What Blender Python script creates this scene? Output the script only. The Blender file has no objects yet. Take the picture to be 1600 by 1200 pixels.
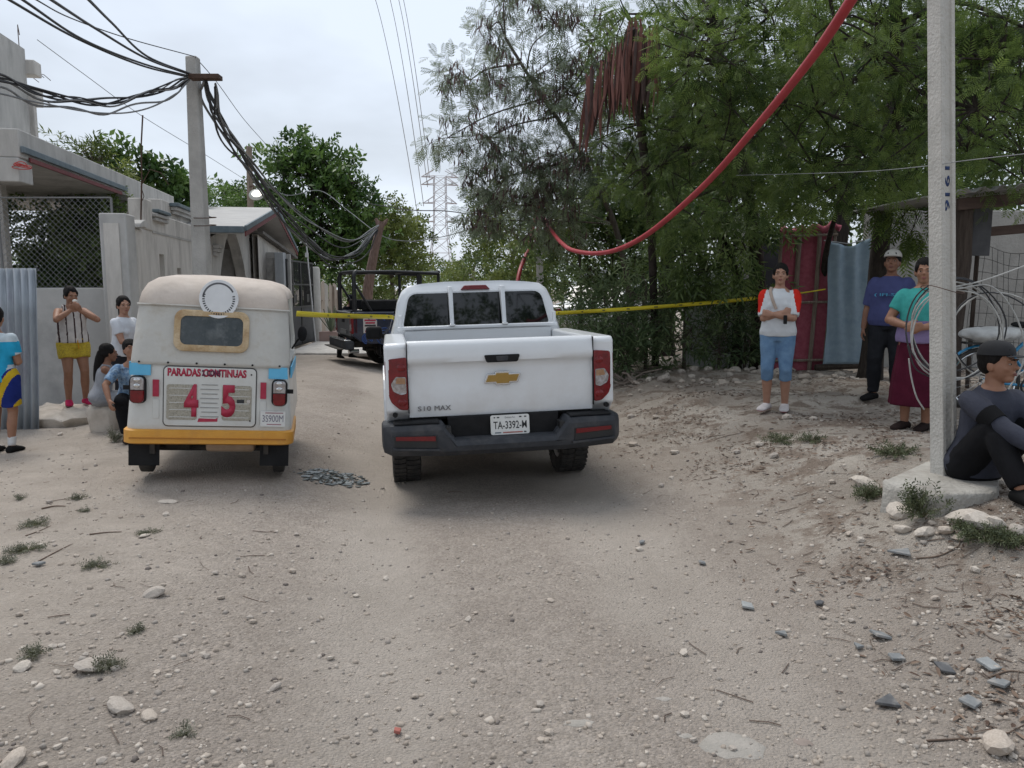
import bpy, bmesh, math, random
import numpy as np
from mathutils import Vector, Matrix, Euler, Quaternion
R = math.radians
sc = bpy.context.scene
col = sc.collection
# ------------------------------------------------------------------ camera
F = 1209.0; PITCH = R(7.07); CAMH = 1.72
cam = bpy.data.cameras.new('camera'); camo = bpy.data.objects.new('camera', cam); col.objects.link(camo)
camo.location = (0, 0, CAMH); camo.rotation_euler = (R(90) - PITCH, 0, 0)
cam.sensor_width = 36; cam.lens = F / 1600 * 36; cam.clip_start = .05; cam.clip_end = 3000
sc.camera = camo
# ------------------------------------------------------------------ overcast sky
SUN_EL, SUN_AZ = R(62), R(-35)       # high sun behind thin cloud, a little to the left and ahead
w = bpy.data.worlds.new('World'); sc.world = w; w.use_nodes = True
nt = w.node_tree; nd = nt.nodes; lk = nt.links; nd.clear()
out = nd.new('ShaderNodeOutputWorld'); bg = nd.new('ShaderNodeBackground'); bg.inputs[1].default_value = .1
sky = nd.new('ShaderNodeTexSky'); sky.sky_type = 'NISHITA'; sky.sun_disc = False
sky.sun_elevation = SUN_EL; sky.sun_rotation = SUN_AZ; sky.air_density = 1.2; sky.dust_density = 2.0
geo = nd.new('ShaderNodeTexCoord'); sep = nd.new('ShaderNodeSeparateXYZ'); lk.new(geo.outputs['Generated'], sep.inputs[0])
def wm(op, a, b=None):
    n = nd.new('ShaderNodeMath'); n.operation = op
    for i, v in enumerate((a, b)):
        if v is None: continue
        if isinstance(v, (int, float)): n.inputs[i].default_value = v
        else: lk.new(v, n.inputs[i])
    return n.outputs[0]
den = wm('ADD', wm('MAXIMUM', sep.outputs[2], 0.0), .22)
cb = nd.new('ShaderNodeCombineXYZ'); lk.new(wm('DIVIDE', sep.outputs[0], den), cb.inputs[0]); lk.new(wm('DIVIDE', sep.outputs[1], den), cb.inputs[1])
cb.inputs[2].default_value = 3.1
n1 = nd.new('ShaderNodeTexNoise'); n1.inputs['Scale'].default_value = .95; n1.inputs['Detail'].default_value = 5; n1.inputs['Roughness'].default_value = .5
lk.new(cb.outputs[0], n1.inputs['Vector'])
rp = nd.new('ShaderNodeValToRGB'); lk.new(n1.outputs[0], rp.inputs[0])
rp.color_ramp.elements[0].position = .37; rp.color_ramp.elements[0].color = (4.9, 5.3, 5.9, 1)
rp.color_ramp.elements[1].position = .60; rp.color_ramp.elements[1].color = (6.75, 7.4, 8.35, 1)
mx = nd.new('ShaderNodeMixRGB'); mx.inputs[0].default_value = .88
lk.new(sky.outputs[0], mx.inputs[1]); lk.new(rp.outputs[0], mx.inputs[2]); lk.new(mx.outputs[0], bg.inputs[0]); lk.new(bg.outputs[0], out.inputs[0])
sl = bpy.data.lights.new('sun', 'SUN'); sl.energy = 1.7; sl.angle = R(26); sl.color = (1, .96, .9)
slo = bpy.data.objects.new('sun', sl); col.objects.link(slo); slo.location = (0, 0, 60)
slo.rotation_euler = (R(90) - SUN_EL, 0, math.pi + (-SUN_AZ) + math.pi) if False else Vector((-math.sin(SUN_AZ) * math.cos(SUN_EL), -math.cos(SUN_AZ) * math.cos(SUN_EL), -math.sin(SUN_EL))).to_track_quat('-Z', 'Y').to_euler()
vs = sc.view_settings; vs.view_transform = 'Standard'; vs.look = 'None'; vs.exposure = 0.38; vs.gamma = 1; vs.use_curve_mapping = False
# ------------------------------------------------------------------ helpers
random.seed(11); rng = np.random.default_rng(5)
def at(px, py, d):
    """world point on the ray of photo pixel (px,py) at distance d ahead"""
    u = (px - 800) / F; v = (600 - py) / F
    c, s = math.cos(PITCH), math.sin(PITCH)
    k = d / (c + v * s)
    return Vector((u * k, d, CAMH + k * (v * c - s)))
def hash2(ix, iy, seed):
    h = (ix.astype(np.int64) * 374761393 + iy.astype(np.int64) * 668265263 + seed * 974711) & 0x7fffffff
    h = ((h ^ (h >> 13)) * 1274126177) & 0x7fffffff
    return ((h ^ (h >> 16)) & 0xffff) / 65535.0
def vnoise(x, y, seed=0):
    x = np.asarray(x, float); y = np.asarray(y, float)
    ix = np.floor(x); iy = np.floor(y); fx = x - ix; fy = y - iy
    fx = fx * fx * (3 - 2 * fx); fy = fy * fy * (3 - 2 * fy)
    a = hash2(ix, iy, seed); b = hash2(ix + 1, iy, seed); c = hash2(ix, iy + 1, seed); d = hash2(ix + 1, iy + 1, seed)
    return (a * (1 - fx) + b * fx) * (1 - fy) + (c * (1 - fx) + d * fx) * fy
def fbm(x, y, oct=4, seed=0):
    s = 0; a = .5
    for i in range(oct):
        s = s + a * vnoise(x * 2 ** i, y * 2 ** i, seed + i * 7); a *= .5
    return s
def sst(a, b, x):
    t = np.clip((np.asarray(x, float) - a) / (b - a), 0, 1); return t * t * (3 - 2 * t)
def lat(x, y): return (np.asarray(x, float) + .3) * .987 + (np.asarray(y, float) - 7) * .163
def h0(x, y):
    t = lat(x, y); y = np.asarray(y, float)
    z = .43 * sst(.8, 3.6, t) + .12 * sst(-.8, -2.3, t) - .07 * sst(-3.2, -5, t)
    z = z - .05 * sst(5.0, 7.0, y) * (1 - sst(.6, 1.6, np.abs(t + .2)))
    z = z - .014 * np.clip(y - 9, 0, 16) + .06 * np.exp(-((np.asarray(x, float) - 2.4) / .5) ** 2 - ((y - 4.45) / .45) ** 2)
    return z
def hgt(x, y):
    x = np.asarray(x, float); y = np.asarray(y, float); t = lat(x, y)
    z = h0(x, y)
    rough = .35 + .65 * sst(1.0, 2.4, t) + .4 * sst(-1.2, -2.4, t)
    z = z + rough * ((fbm(x * .9, y * .9, 3, 1) - .44) * .065 + (fbm(x * 5, y * 5, 3, 9) - .44) * .03)
    rock = sst(.44, .52, fbm(x * 1.1 + 5, y * 1.6, 4, 33)) * sst(1.9, 2.8, t)
    z = z + rock * (.055 + .05 * (fbm(x * 6, y * 6, 3, 44) - .4)) + sst(1.6, 2.6, t) * .03 * (np.abs(fbm(x * 2.6, y * 4.2, 3, 51) - .46) * -2 + .3)
    # shallow wheel ruts
    for c0 in (-.85, .75):
        z = z - .018 * np.exp(-((t - c0 - .15 * (vnoise(y * .4, y * 0 + c0, 3) - .5)) / .22) ** 2)
    return z
def gz(x, y): return float(hgt(np.array([x]), np.array([y]))[0])
def gp(px, py):
    """where the ray of a photo pixel meets the ground"""
    d = 5.0
    for _ in range(24):
        p = at(px, py, d); zz = gz(p.x, p.y)
        drop = (CAMH - p.z) / d
        nd_ = (CAMH - zz) / drop
        d = .5 * d + .5 * nd_
    return at(px, py, d)
def gv(px, d, dz=0):
    """ground point under photo column px at distance d"""
    x = (px - 800) / F * d
    k = d / (math.cos(PITCH))
    return Vector((x, d, gz(x, d) + dz))
MATS = {}
def M(name, c1, c2=None, scale=6, rough=.7, metal=0, bump=0, bscale=60, spec=.5, coat=0, c3=None, s3=1.2, a3=.5, stretch=(1, 1, 1), trans=0, emit=0, amt=1.0):
    if name in MATS: return MATS[name]
    m = bpy.data.materials.new(name); m.use_nodes = True; t = m.node_tree; b = t.nodes['Principled BSDF']
    b.inputs['Roughness'].default_value = rough; b.inputs['Metallic'].default_value = metal
    b.inputs['Specular IOR Level'].default_value = spec; b.inputs['Coat Weight'].default_value = coat
    b.inputs['Coat Roughness'].default_value = .06
    c1 = (*c1, 1); b.inputs['Base Color'].default_value = c1
    tc = t.nodes.new('ShaderNodeTexCoord'); mp = t.nodes.new('ShaderNodeMapping'); mp.inputs['Scale'].default_value = stretch
    t.links.new(tc.outputs['Object'], mp.inputs[0])
    cur = None
    if c2:
        n = t.nodes.new('ShaderNodeTexNoise'); n.inputs['Scale'].default_value = scale; n.inputs['Detail'].default_value = 6; n.inputs['Roughness'].default_value = .62
        t.links.new(mp.outputs[0], n.inputs['Vector'])
        r = t.nodes.new('ShaderNodeValToRGB'); r.color_ramp.elements[0].position = .36; r.color_ramp.elements[1].position = .64
        r.color_ramp.elements[0].color = c1; r.color_ramp.elements[1].color = (*c2, 1)
        t.links.new(n.outputs[0], r.inputs[0]); cur = r.outputs[0]
        if c3:
            n3 = t.nodes.new('ShaderNodeTexNoise'); n3.inputs['Scale'].default_value = s3; n3.inputs['Detail'].default_value = 8; n3.inputs['Roughness'].default_value = .7
            t.links.new(mp.outputs[0], n3.inputs['Vector'])
            r3 = t.nodes.new('ShaderNodeValToRGB'); r3.color_ramp.elements[0].position = .5; r3.color_ramp.elements[1].position = .68
            r3.color_ramp.elements[0].color = (0, 0, 0, 1); r3.color_ramp.elements[1].color = (a3, a3, a3, 1)
            t.links.new(n3.outputs[0], r3.inputs[0])
            mm = t.nodes.new('ShaderNodeMixRGB'); mm.inputs[2].default_value = (*c3, 1)
            t.links.new(r3.outputs[0], mm.inputs[0]); t.links.new(cur, mm.inputs[1]); cur = mm.outputs[0]
        t.links.new(cur, b.inputs['Base Color'])
    if bump:
        n = t.nodes.new('ShaderNodeTexNoise'); n.inputs['Scale'].default_value = bscale; n.inputs['Detail'].default_value = 5
        t.links.new(mp.outputs[0], n.inputs['Vector'])
        bp = t.nodes.new('ShaderNodeBump'); bp.inputs['Strength'].default_value = bump; bp.inputs['Distance'].default_value = .02
        t.links.new(n.outputs[0], bp.inputs['Height']); t.links.new(bp.outputs[0], b.inputs['Normal'])
    if emit:
        b.inputs['Emission Color'].default_value = c1; b.inputs['Emission Strength'].default_value = emit
    if trans:
        b.inputs['Transmission Weight'].default_value = trans
    MATS[name] = m; return m
def leafmat(name, ca, cb_, trans=.35, rough=.5):
    m = bpy.data.materials.new(name); m.use_nodes = True; t = m.node_tree; b = t.nodes['Principled BSDF']; o = t.nodes['Material Output']
    a = t.nodes.new('ShaderNodeAttribute'); a.attribute_name = 'rnd'
    r = t.nodes.new('ShaderNodeValToRGB'); r.color_ramp.elements[0].color = (*ca, 1); r.color_ramp.elements[1].color = (*cb_, 1)
    t.links.new(a.outputs['Fac'], r.inputs[0]); t.links.new(r.outputs[0], b.inputs['Base Color'])
    b.inputs['Roughness'].default_value = rough; b.inputs['Specular IOR Level'].default_value = .35
    tr = t.nodes.new('ShaderNodeBsdfTranslucent'); t.links.new(r.outputs[0], tr.inputs[0])
    mxs = t.nodes.new('ShaderNodeMixShader'); mxs.inputs[0].default_value = trans
    t.links.new(b.outputs[0], mxs.inputs[1]); t.links.new(tr.outputs[0], mxs.inputs[2]); t.links.new(mxs.outputs[0], o.inputs[0])
    MATS[name] = m; return m
def tag(o, label=None, cat=None, group=None, kind=None):
    if label: o['label'] = label
    if cat: o['category'] = cat
    if group: o['group'] = group
    if kind: o['kind'] = kind
    return o
def empty(name, loc=(0, 0, 0), rot=(0, 0, 0), label=None, cat=None, group=None):
    o = bpy.data.objects.new(name, None); col.objects.link(o); o.location = loc; o.rotation_euler = rot; o.empty_display_size = .1
    return tag(o, label, cat, group)
def link(name, me, parent=None, mats=None):
    o = bpy.data.objects.new(name, me); col.objects.link(o)
    if parent: o.parent = parent
    if mats:
        for m in (mats if isinstance(mats, (list, tuple)) else [mats]): me.materials.append(m)
    return o
def copy_tree(o, parent=None):
    c = o.copy(); col.objects.link(c); c.parent = parent
    if parent: c.matrix_parent_inverse = o.matrix_parent_inverse.copy()
    for ch in o.children: copy_tree(ch, c)
    return c
class MB:
    def __init__(s): s.v = []; s.f = []; s.mi = []
    def add(s, vs, fs, mi=0):
        o = len(s.v); s.v += [tuple(v) for v in vs]; s.f += [tuple(i + o for i in f) for f in fs]; s.mi += [mi] * len(fs); return s
    def box(s, x0, x1, y0, y1, z0, z1, mi=0, mat=None):
        vs = [Vector((x, y, z)) for z in (z0, z1) for (x, y) in ((x0, y0), (x1, y0), (x1, y1), (x0, y1))]
        if mat is not None: vs = [mat @ v for v in vs]
        return s.add(vs, [(3, 2, 1, 0), (4, 5, 6, 7), (0, 1, 5, 4), (1, 2, 6, 5), (2, 3, 7, 6), (3, 0, 4, 7)], mi)
    def loft(s, rings, closed=True, cap=True, mi=0):
        n = len(rings[0]); vs = [p for r in rings for p in r]; fs = []
        for k in range(len(rings) - 1):
            for i in range(n if closed else n - 1):
                j = (i + 1) % n
                fs.append((k * n + i, k * n + j, (k + 1) * n + j, (k + 1) * n + i))
        if cap and closed:
            fs.append(tuple(range(n - 1, -1, -1))); fs.append(tuple((len(rings) - 1) * n + i for i in range(n)))
        return s.add(vs, fs, mi)
    def tube(s, pts, rad, n=8, mi=0, cap=True, flat=1.0):
        pts = [Vector(p) for p in pts]
        if not isinstance(rad, (list, tuple)): rad = [rad] * len(pts)
        rings = []; up = None
        for k, p in enumerate(pts):
            t = (pts[min(k + 1, len(pts) - 1)] - pts[max(k - 1, 0)])
            if t.length < 1e-9: t = Vector((0, 0, 1))
            t.normalize()
            if up is None: up = Vector((0, 0, 1)) if abs(t.z) < .9 else Vector((1, 0, 0))
            a = t.cross(up)
            if a.length < 1e-4: a = t.cross(Vector((0, 1, 0)))
            a.normalize(); b = a.cross(t).normalized(); up = b
            r = rad[k]
            rings.append([p + a * (r * math.cos(2 * math.pi * i / n)) + b * (r * flat * math.sin(2 * math.pi * i / n)) for i in range(n)])
        return s.loft(rings, True, cap, mi)
    def prism(s, poly, y0, y1, mi=0, mat=None):
        """poly of (x,z) points extruded from y0 to y1"""
        r = [[Vector((x, y, z)) for x, z in poly] for y in (y0, y1)]
        if mat is not None: r = [[mat @ p for p in q] for q in r]
        return s.loft(r, True, True, mi)
    def ell(s, c, r, nu=14, nv=9, mi=0, mat=None):
        rings = []
        for k in range(1, nv):
            a = math.pi * k / nv
            rings.append([Vector((r[0] * math.sin(a) * math.cos(2 * math.pi * i / nu), r[1] * math.sin(a) * math.sin(2 * math.pi * i / nu), -r[2] * math.cos(a))) for i in range(nu)])
        c = Vector(c)
        if mat is not None: rings = [[mat @ (p + c) for p in q] for q in rings]
        else: rings = [[p + c for p in q] for q in rings]
        return s.loft(rings, True, True, mi)
    def build(s, name, mats, parent=None, smooth=False, bevel=0, seg=2, ang=40, solid=0):
        me = bpy.data.meshes.new(name); me.from_pydata(s.v, [], s.f); me.update()
        if not isinstance(mats, (list, tuple)): mats = [mats]
        for m in mats: me.materials.append(m)
        me.polygons.foreach_set('material_index', s.mi)
        bm = bmesh.new(); bm.from_mesh(me); bmesh.ops.recalc_face_normals(bm, faces=bm.faces); bm.to_mesh(me); bm.free()
        o = bpy.data.objects.new(name, me); col.objects.link(o)
        if parent: o.parent = parent
        if solid:
            q = o.modifiers.new('sol', 'SOLIDIFY'); q.thickness = solid; q.offset = 0
        if bevel:
            q = o.modifiers.new('bev', 'BEVEL'); q.width = bevel; q.segments = seg; q.limit_method = 'ANGLE'; q.angle_limit = R(ang)
        if smooth or bevel:
            me.polygons.foreach_set('use_smooth', [True] * len(me.polygons))
            try:
                me.set_sharp_from_angle(angle=R(50 if smooth else 35))
            except Exception: pass
        return o
def rrect(w, h, r, n=5, cx=0, cz=0):
    """rounded rectangle outline (x,z)"""
    pts = []
    for (sx, sz, a0) in ((1, 1, 0), (-1, 1, 90), (-1, -1, 180), (1, -1, 270)):
        for k in range(n + 1):
            a = R(a0 + 90 * k / n)
            pts.append((cx + sx * (w / 2 - r) + r * math.cos(a), cz + sz * (h / 2 - r) + r * math.sin(a)))
    return pts
def rpoly(pts, r, n=4):
    """round the corners of a polygon of 2d points"""
    o = []; m = len(pts)
    if not isinstance(r, (list, tuple)): r = [r] * m
    for i in range(m):
        p = Vector(pts[i]); a = (Vector(pts[i - 1]) - p); b = (Vector(pts[(i + 1) % m]) - p)
        ra = min(r[i], a.length * .45, b.length * .45)
        A = p + a.normalized() * ra; B = p + b.normalized() * ra
        for k in range(n + 1):
            t = k / n; q = A * (1 - t) ** 2 + p * 2 * t * (1 - t) + B * t ** 2; o.append((q.x, q.y))
    return o
def text(name, body, width, m, parent, mat4, height=None, depth=.002, bold=0.0):
    """raised lettering as a mesh; mat4 places it (x right, y up, z out)"""
    cu = bpy.data.curves.new(name, 'FONT'); cu.body = body; cu.size = 1; cu.extrude = .0; cu.offset = bold; cu.align_x = 'CENTER'; cu.align_y = 'CENTER'; cu.resolution_u = 3
    o = bpy.data.objects.new(name, cu); col.objects.link(o)
    dg = bpy.context.evaluated_depsgraph_get(); me = bpy.data.meshes.new_from_object(o.evaluated_get(dg)); bpy.data.objects.remove(o); bpy.data.curves.remove(cu)
    n = len(me.vertices); a = np.empty(n * 3); me.vertices.foreach_get('co', a); a = a.reshape(-1, 3)
    mn, mxx = a.min(0), a.max(0); k = width / (mxx[0] - mn[0]); kz = k if height is None else height / (mxx[1] - mn[1])
    a = (a - (mn + mxx) / 2) * [k, kz, 1]; me.vertices.foreach_set('co', a.ravel()); me.update()
    bm = bmesh.new(); bm.from_mesh(me)
    r = bmesh.ops.extrude_face_region(bm, geom=bm.faces[:]); bmesh.ops.translate(bm, vec=(0, 0, depth), verts=[g for g in r['geom'] if isinstance(g, bmesh.types.BMVert)])
    bmesh.ops.recalc_face_normals(bm, faces=bm.faces); bm.to_mesh(me); bm.free()
    me.materials.clear(); me.materials.append(m); me.transform(mat4); me.name = name
    return link(name, me, parent)
def frame(o, x, y):
    """4x4 from origin and x / y axes"""
    x = Vector(x).normalized(); z = x.cross(Vector(y)).normalized(); y = z.cross(x)
    m = Matrix.Identity(4)
    for i in range(3): m[i][0] = x[i]; m[i][1] = y[i]; m[i][2] = z[i]; m[i][3] = o[i]
    return m
def cat_curve(pts, n=8):
    """Catmull-Rom through points"""
    p = [Vector(q) for q in pts]; p = [p[0] * 2 - p[1]] + p + [p[-1] * 2 - p[-2]]; o = []
    for i in range(1, len(p) - 2):
        for k in range(n):
            t = k / n
            o.append(.5 * ((2 * p[i]) + (p[i + 1] - p[i - 1]) * t + (2 * p[i - 1] - 5 * p[i] + 4 * p[i + 1] - p[i + 2]) * t * t + (3 * p[i] - p[i - 1] - 3 * p[i + 1] + p[i + 2]) * t ** 3))
    o.append(p[-2]); return o
def mesh_np(name, v, f, mats, parent=None, rnd=None, mi=None, smooth=False):
    """fast mesh from numpy arrays, f: (n,3) or (n,4)"""
    me = bpy.data.meshes.new(name); v = np.asarray(v, np.float32); f = np.asarray(f, np.int32); k = f.shape[1]
    me.vertices.add(len(v)); me.vertices.foreach_set('co', v.ravel())
    me.loops.add(f.size); me.loops.foreach_set('vertex_index', f.ravel())
    me.polygons.add(len(f)); me.polygons.foreach_set('loop_start', np.arange(0, f.size, k, dtype=np.int32))
    if mi is not None: me.polygons.foreach_set('material_index', np.asarray(mi, np.int32))
    if smooth: me.polygons.foreach_set('use_smooth', np.ones(len(f), bool))
    me.update(calc_edges=True)
    if rnd is not None:
        a = me.attributes.new('rnd', 'FLOAT', 'POINT'); a.data.foreach_set('value', np.asarray(rnd, np.float32))
    return link(name, me, parent, mats)
# ================================================================== setting: ground
def ground_mat():
    m = bpy.data.materials.new('dirt'); m.use_nodes = True; t = m.node_tree; N = t.nodes; L = t.links; b = N['Principled BSDF']
    tc = N.new('ShaderNodeTexCoord')
    def noise(sc_, det=6, rough=.6, st=None):
        n = N.new('ShaderNodeTexNoise'); n.inputs['Scale'].default_value = sc_; n.inputs['Detail'].default_value = det; n.inputs['Roughness'].default_value = rough
        if st:
            mp = N.new('ShaderNodeMapping'); mp.inputs['Scale'].default_value = st; L.new(tc.outputs['Object'], mp.inputs[0]); L.new(mp.outputs[0], n.inputs['Vector'])
        else: L.new(tc.outputs['Object'], n.inputs['Vector'])
        return n.outputs[0]
    def ramp(src, p0, p1, c0, c1):
        r = N.new('ShaderNodeValToRGB'); r.color_ramp.elements[0].position = p0; r.color_ramp.elements[1].position = p1
        r.color_ramp.elements[0].color = (*c0, 1) if len(c0) == 3 else c0; r.color_ramp.elements[1].color = (*c1, 1) if len(c1) == 3 else c1
        L.new(src, r.inputs[0]); return r.outputs[0]
    def mix(f, a, b_, op='MIX'):
        n = N.new('ShaderNodeMixRGB'); n.blend_type = op
        for i, v in enumerate((f, a, b_)):
            if isinstance(v, (int, float)): n.inputs[i].default_value = v
            elif isinstance(v, tuple): n.inputs[i].default_value = (*v, 1)
            else: L.new(v, n.inputs[i])
        return n.outputs[0]
    def mth(op, a, b_=None):
        n = N.new('ShaderNodeMath'); n.operation = op
        for i, v in enumerate((a, b_)):
            if v is None: continue
            if isinstance(v, (int, float)): n.inputs[i].default_value = v
            else: L.new(v, n.inputs[i])
        return n.outputs[0]
    sp = N.new('ShaderNodeSeparateXYZ'); L.new(tc.outputs['Object'], sp.inputs[0])
    t_ = mth('ADD', mth('MULTIPLY', mth('ADD', sp.outputs[0], .3), .987), mth('MULTIPLY', mth('ADD', sp.outputs[1], -7.0), .163))
    c = ramp(noise(.55, 7, .65), .36, .66, (.40, .345, .297), (.53, .465, .405))
    c = mix(mth('MULTIPLY', ramp(noise(9, 6, .7), .42, .7, (0, 0, 0), (1, 1, 1)), .55), c, (.34, .29, .246))
    # speckle of fine grit
    vo = N.new('ShaderNodeTexVoronoi'); vo.inputs['Scale'].default_value = 75; L.new(tc.outputs['Object'], vo.inputs['Vector'])
    grit = ramp(vo.outputs['Color'], .1, .95, (.62, .62, .62), (1.3, 1.3, 1.32))
    vo2 = N.new('ShaderNodeTexVoronoi'); vo2.inputs['Scale'].default_value = 22; vo2.inputs['Randomness'].default_value = 1; L.new(tc.outputs['Object'], vo2.inputs['Vector'])
    grit2 = ramp(vo2.outputs['Distance'], .05, .42, (1.14, 1.13, 1.1), (.9, .9, .9))
    c = mix(.55, c, grit, 'MULTIPLY'); c = mix(.55, c, grit2, 'MULTIPLY')
    def track(c0, wd):
        d_ = mth('ABSOLUTE', mth('ADD', t_, mth('ADD', mth('MULTIPLY', mth('ADD', noise(.35, 3), -.5), 1.1), -c0)))
        return ramp(mth('ADD', d_, mth('MULTIPLY', mth('ADD', noise(2.5, 6, .7), -.5), .5)), wd * .35, wd, (1, 1, 1), (0, 0, 0))
    tr_ = mth('MAXIMUM', track(-.95, .5), track(.75, .45))
    c = mix(mth('MULTIPLY', tr_, .6), c, ramp(noise(1.7, 6, .6), .35, .65, (.47, .417, .363), (.55, .492, .433)))
    gb_ = ramp(mth('ADD', mth('MULTIPLY', t_, .25), mth('MULTIPLY', noise(1.3, 6, .65), .6)), .42, .72, (0, 0, 0), (1, 1, 1))
    c = mix(mth('MULTIPLY', gb_, .5), c, ramp(noise(5, 7, .7), .35, .65, (.31, .265, .226), (.425, .372, .323)))
    # right verge: limestone shelf with brown litter
    edge = mth('ADD', t_, mth('MULTIPLY', mth('ADD', noise(1.1, 5, .6), -.5), 2.2))
    bank = ramp(mth('MULTIPLY', edge, .2), .24, .46, (0, 0, 0), (1, 1, 1))
    lime = ramp(noise(1.6, 8, .62), .38, .66, (.34, .297, .254), (.57, .517, .452))
    lit = ramp(noise(3.2, 9, .72), .47, .58, (0, 0, 0), (1, 1, 1))
    lime = mix(mth('MULTIPLY', lit, .85), lime, mix(noise(40, 3, .6), (.12, .088, .068), (.28, .215, .168)))
    c = mix(bank, c, lime)
    # grey ash-coloured patches on the left verge
    lb = ramp(mth('MULTIPLY', mth('ADD', t_, mth('MULTIPLY', noise(2.3, 5), 1.6)), -.2), .18, .4, (0, 0, 0), (1, 1, 1))
    sand = ramp(noise(3.0, 8, .7), .35, .68, (.41, .354, .30), (.56, .492, .425))
    c = mix(mth('MULTIPLY', lb, .7), c, sand)
    L.new(c, b.inputs['Base Color']); b.inputs['Roughness'].default_value = .95; b.inputs['Specular IOR Level'].default_value = .15
    hgt_ = mth('ADD', mth('MULTIPLY', noise(28, 8, .75), 1.0), mth('MULTIPLY', vo.outputs['Distance'], -.5))
    bp = N.new('ShaderNodeBump'); bp.inputs['Strength'].default_value = 1.0; bp.inputs['Distance'].default_value = .028
    L.new(hgt_, bp.inputs['Height']); L.new(bp.outputs[0], b.inputs['Normal'])
    return m
def gridline(a, b, n0, far):
    core = np.linspace(a, b, n0); st = core[1] - core[0]; o = list(core)
    while o[-1] < far: st *= 1.13; o.append(o[-1] + st)
    return o
xs_r = gridline(0, 4.6, 150, 420); xs = np.array([-v for v in xs_r[:0:-1]] + xs_r)
ys = [-14, -6, -2, 0, 1, 1.6, 2.0]; st = .014
while ys[-1] < 900: ys.append(ys[-1] + st); st = max(st * 1.012, st) if ys[-1] < 12 else st * 1.09
ys = np.array(ys)
X, Y = np.meshgrid(xs, ys); Z = hgt(X, Y); nx = len(xs); ny = len(ys)
V = np.stack([X.ravel(), Y.ravel(), Z.ravel()], 1)
I = np.arange((ny - 1) * nx).reshape(ny - 1, nx)[:, :-1].ravel()
FQ = np.stack([I, I + 1, I + nx + 1, I + nx], 1)
import bisect
XL, YL = xs.tolist(), ys.tolist()
def gz(x, y):
    """height of the ground sheet"""
    i = min(max(bisect.bisect(XL, x) - 1, 0), nx - 2); j = min(max(bisect.bisect(YL, y) - 1, 0), ny - 2)
    u = (x - XL[i]) / (XL[i + 1] - XL[i]); v = (y - YL[j]) / (YL[j + 1] - YL[j])
    return float((Z[j, i] * (1 - u) + Z[j, i + 1] * u) * (1 - v) + (Z[j + 1, i] * (1 - u) + Z[j + 1, i + 1] * u) * v)
DIRT = ground_mat()
g = mesh_np('ground', V, FQ, [DIRT], smooth=True); g['kind'] = 'structure'
# ================================================================== walls and houses, left side
conc = M('concrete', (.42, .41, .39), (.52, .505, .48), 3, .92, bump=.35, bscale=35, spec=.2, c3=(.25, .245, .235), s3=1.3, a3=.75, stretch=(1.4, 1.4, .4))
conc_s = M('concrete_smooth', (.40, .392, .378), (.49, .48, .46), 1.6, .9, bump=.15, bscale=60, spec=.2, c3=(.22, .22, .215), s3=1.1, a3=.5)
conc_p = M('concrete_pale', (.50, .475, .44), (.61, .58, .54), 4, .93, bump=.4, bscale=45, spec=.2, c3=(.29, .27, .25), s3=1.6, a3=.75, stretch=(1.6, 1.6, .35))
polec = M('pole_concrete', (.34, .33, .31), (.42, .405, .38), 5, .9, bump=.4, bscale=50, spec=.2)
trimb = M('trim_bluegrey', (.10, .135, .155), (.145, .18, .20), 8, .7)
trimr = M('trim_red', (.13, .028, .03), (.17, .04, .04), 8, .7)
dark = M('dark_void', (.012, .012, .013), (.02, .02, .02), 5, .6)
black = M('black_metal', (.016, .017, .019), (.03, .03, .032), 9, .45, metal=.3)
rust = M('rust_steel', (.07, .045, .035), (.12, .07, .05), 20, .8, metal=.4)
galv = M('galvanised', (.30, .33, .36), (.40, .43, .46), 3, .5, metal=.55, c3=(.20, .17, .22), s3=1.6, a3=.8, stretch=(1.4, 1.4, .4))
wood = M('weathered_wood', (.17, .13, .10), (.28, .23, .19), 6, .9, bump=.6, bscale=30, spec=.2, stretch=(6, 6, .7))
wood_d = M('dark_wood', (.045, .034, .028), (.085, .066, .054), 6, .9, bump=.6, bscale=30, spec=.2, stretch=(6, 6, .7))
wood_p = M('pale_plank', (.44, .37, .31), (.55, .48, .41), 5, .9, bump=.5, bscale=30, spec=.2, stretch=(6, 6, .6))
DV = Vector((-.1631, .9866, 0)); PV = Vector((-.9866, -.1631, 0))     # along the road / to its left
ANG = math.atan2(DV.y, DV.x)
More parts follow.
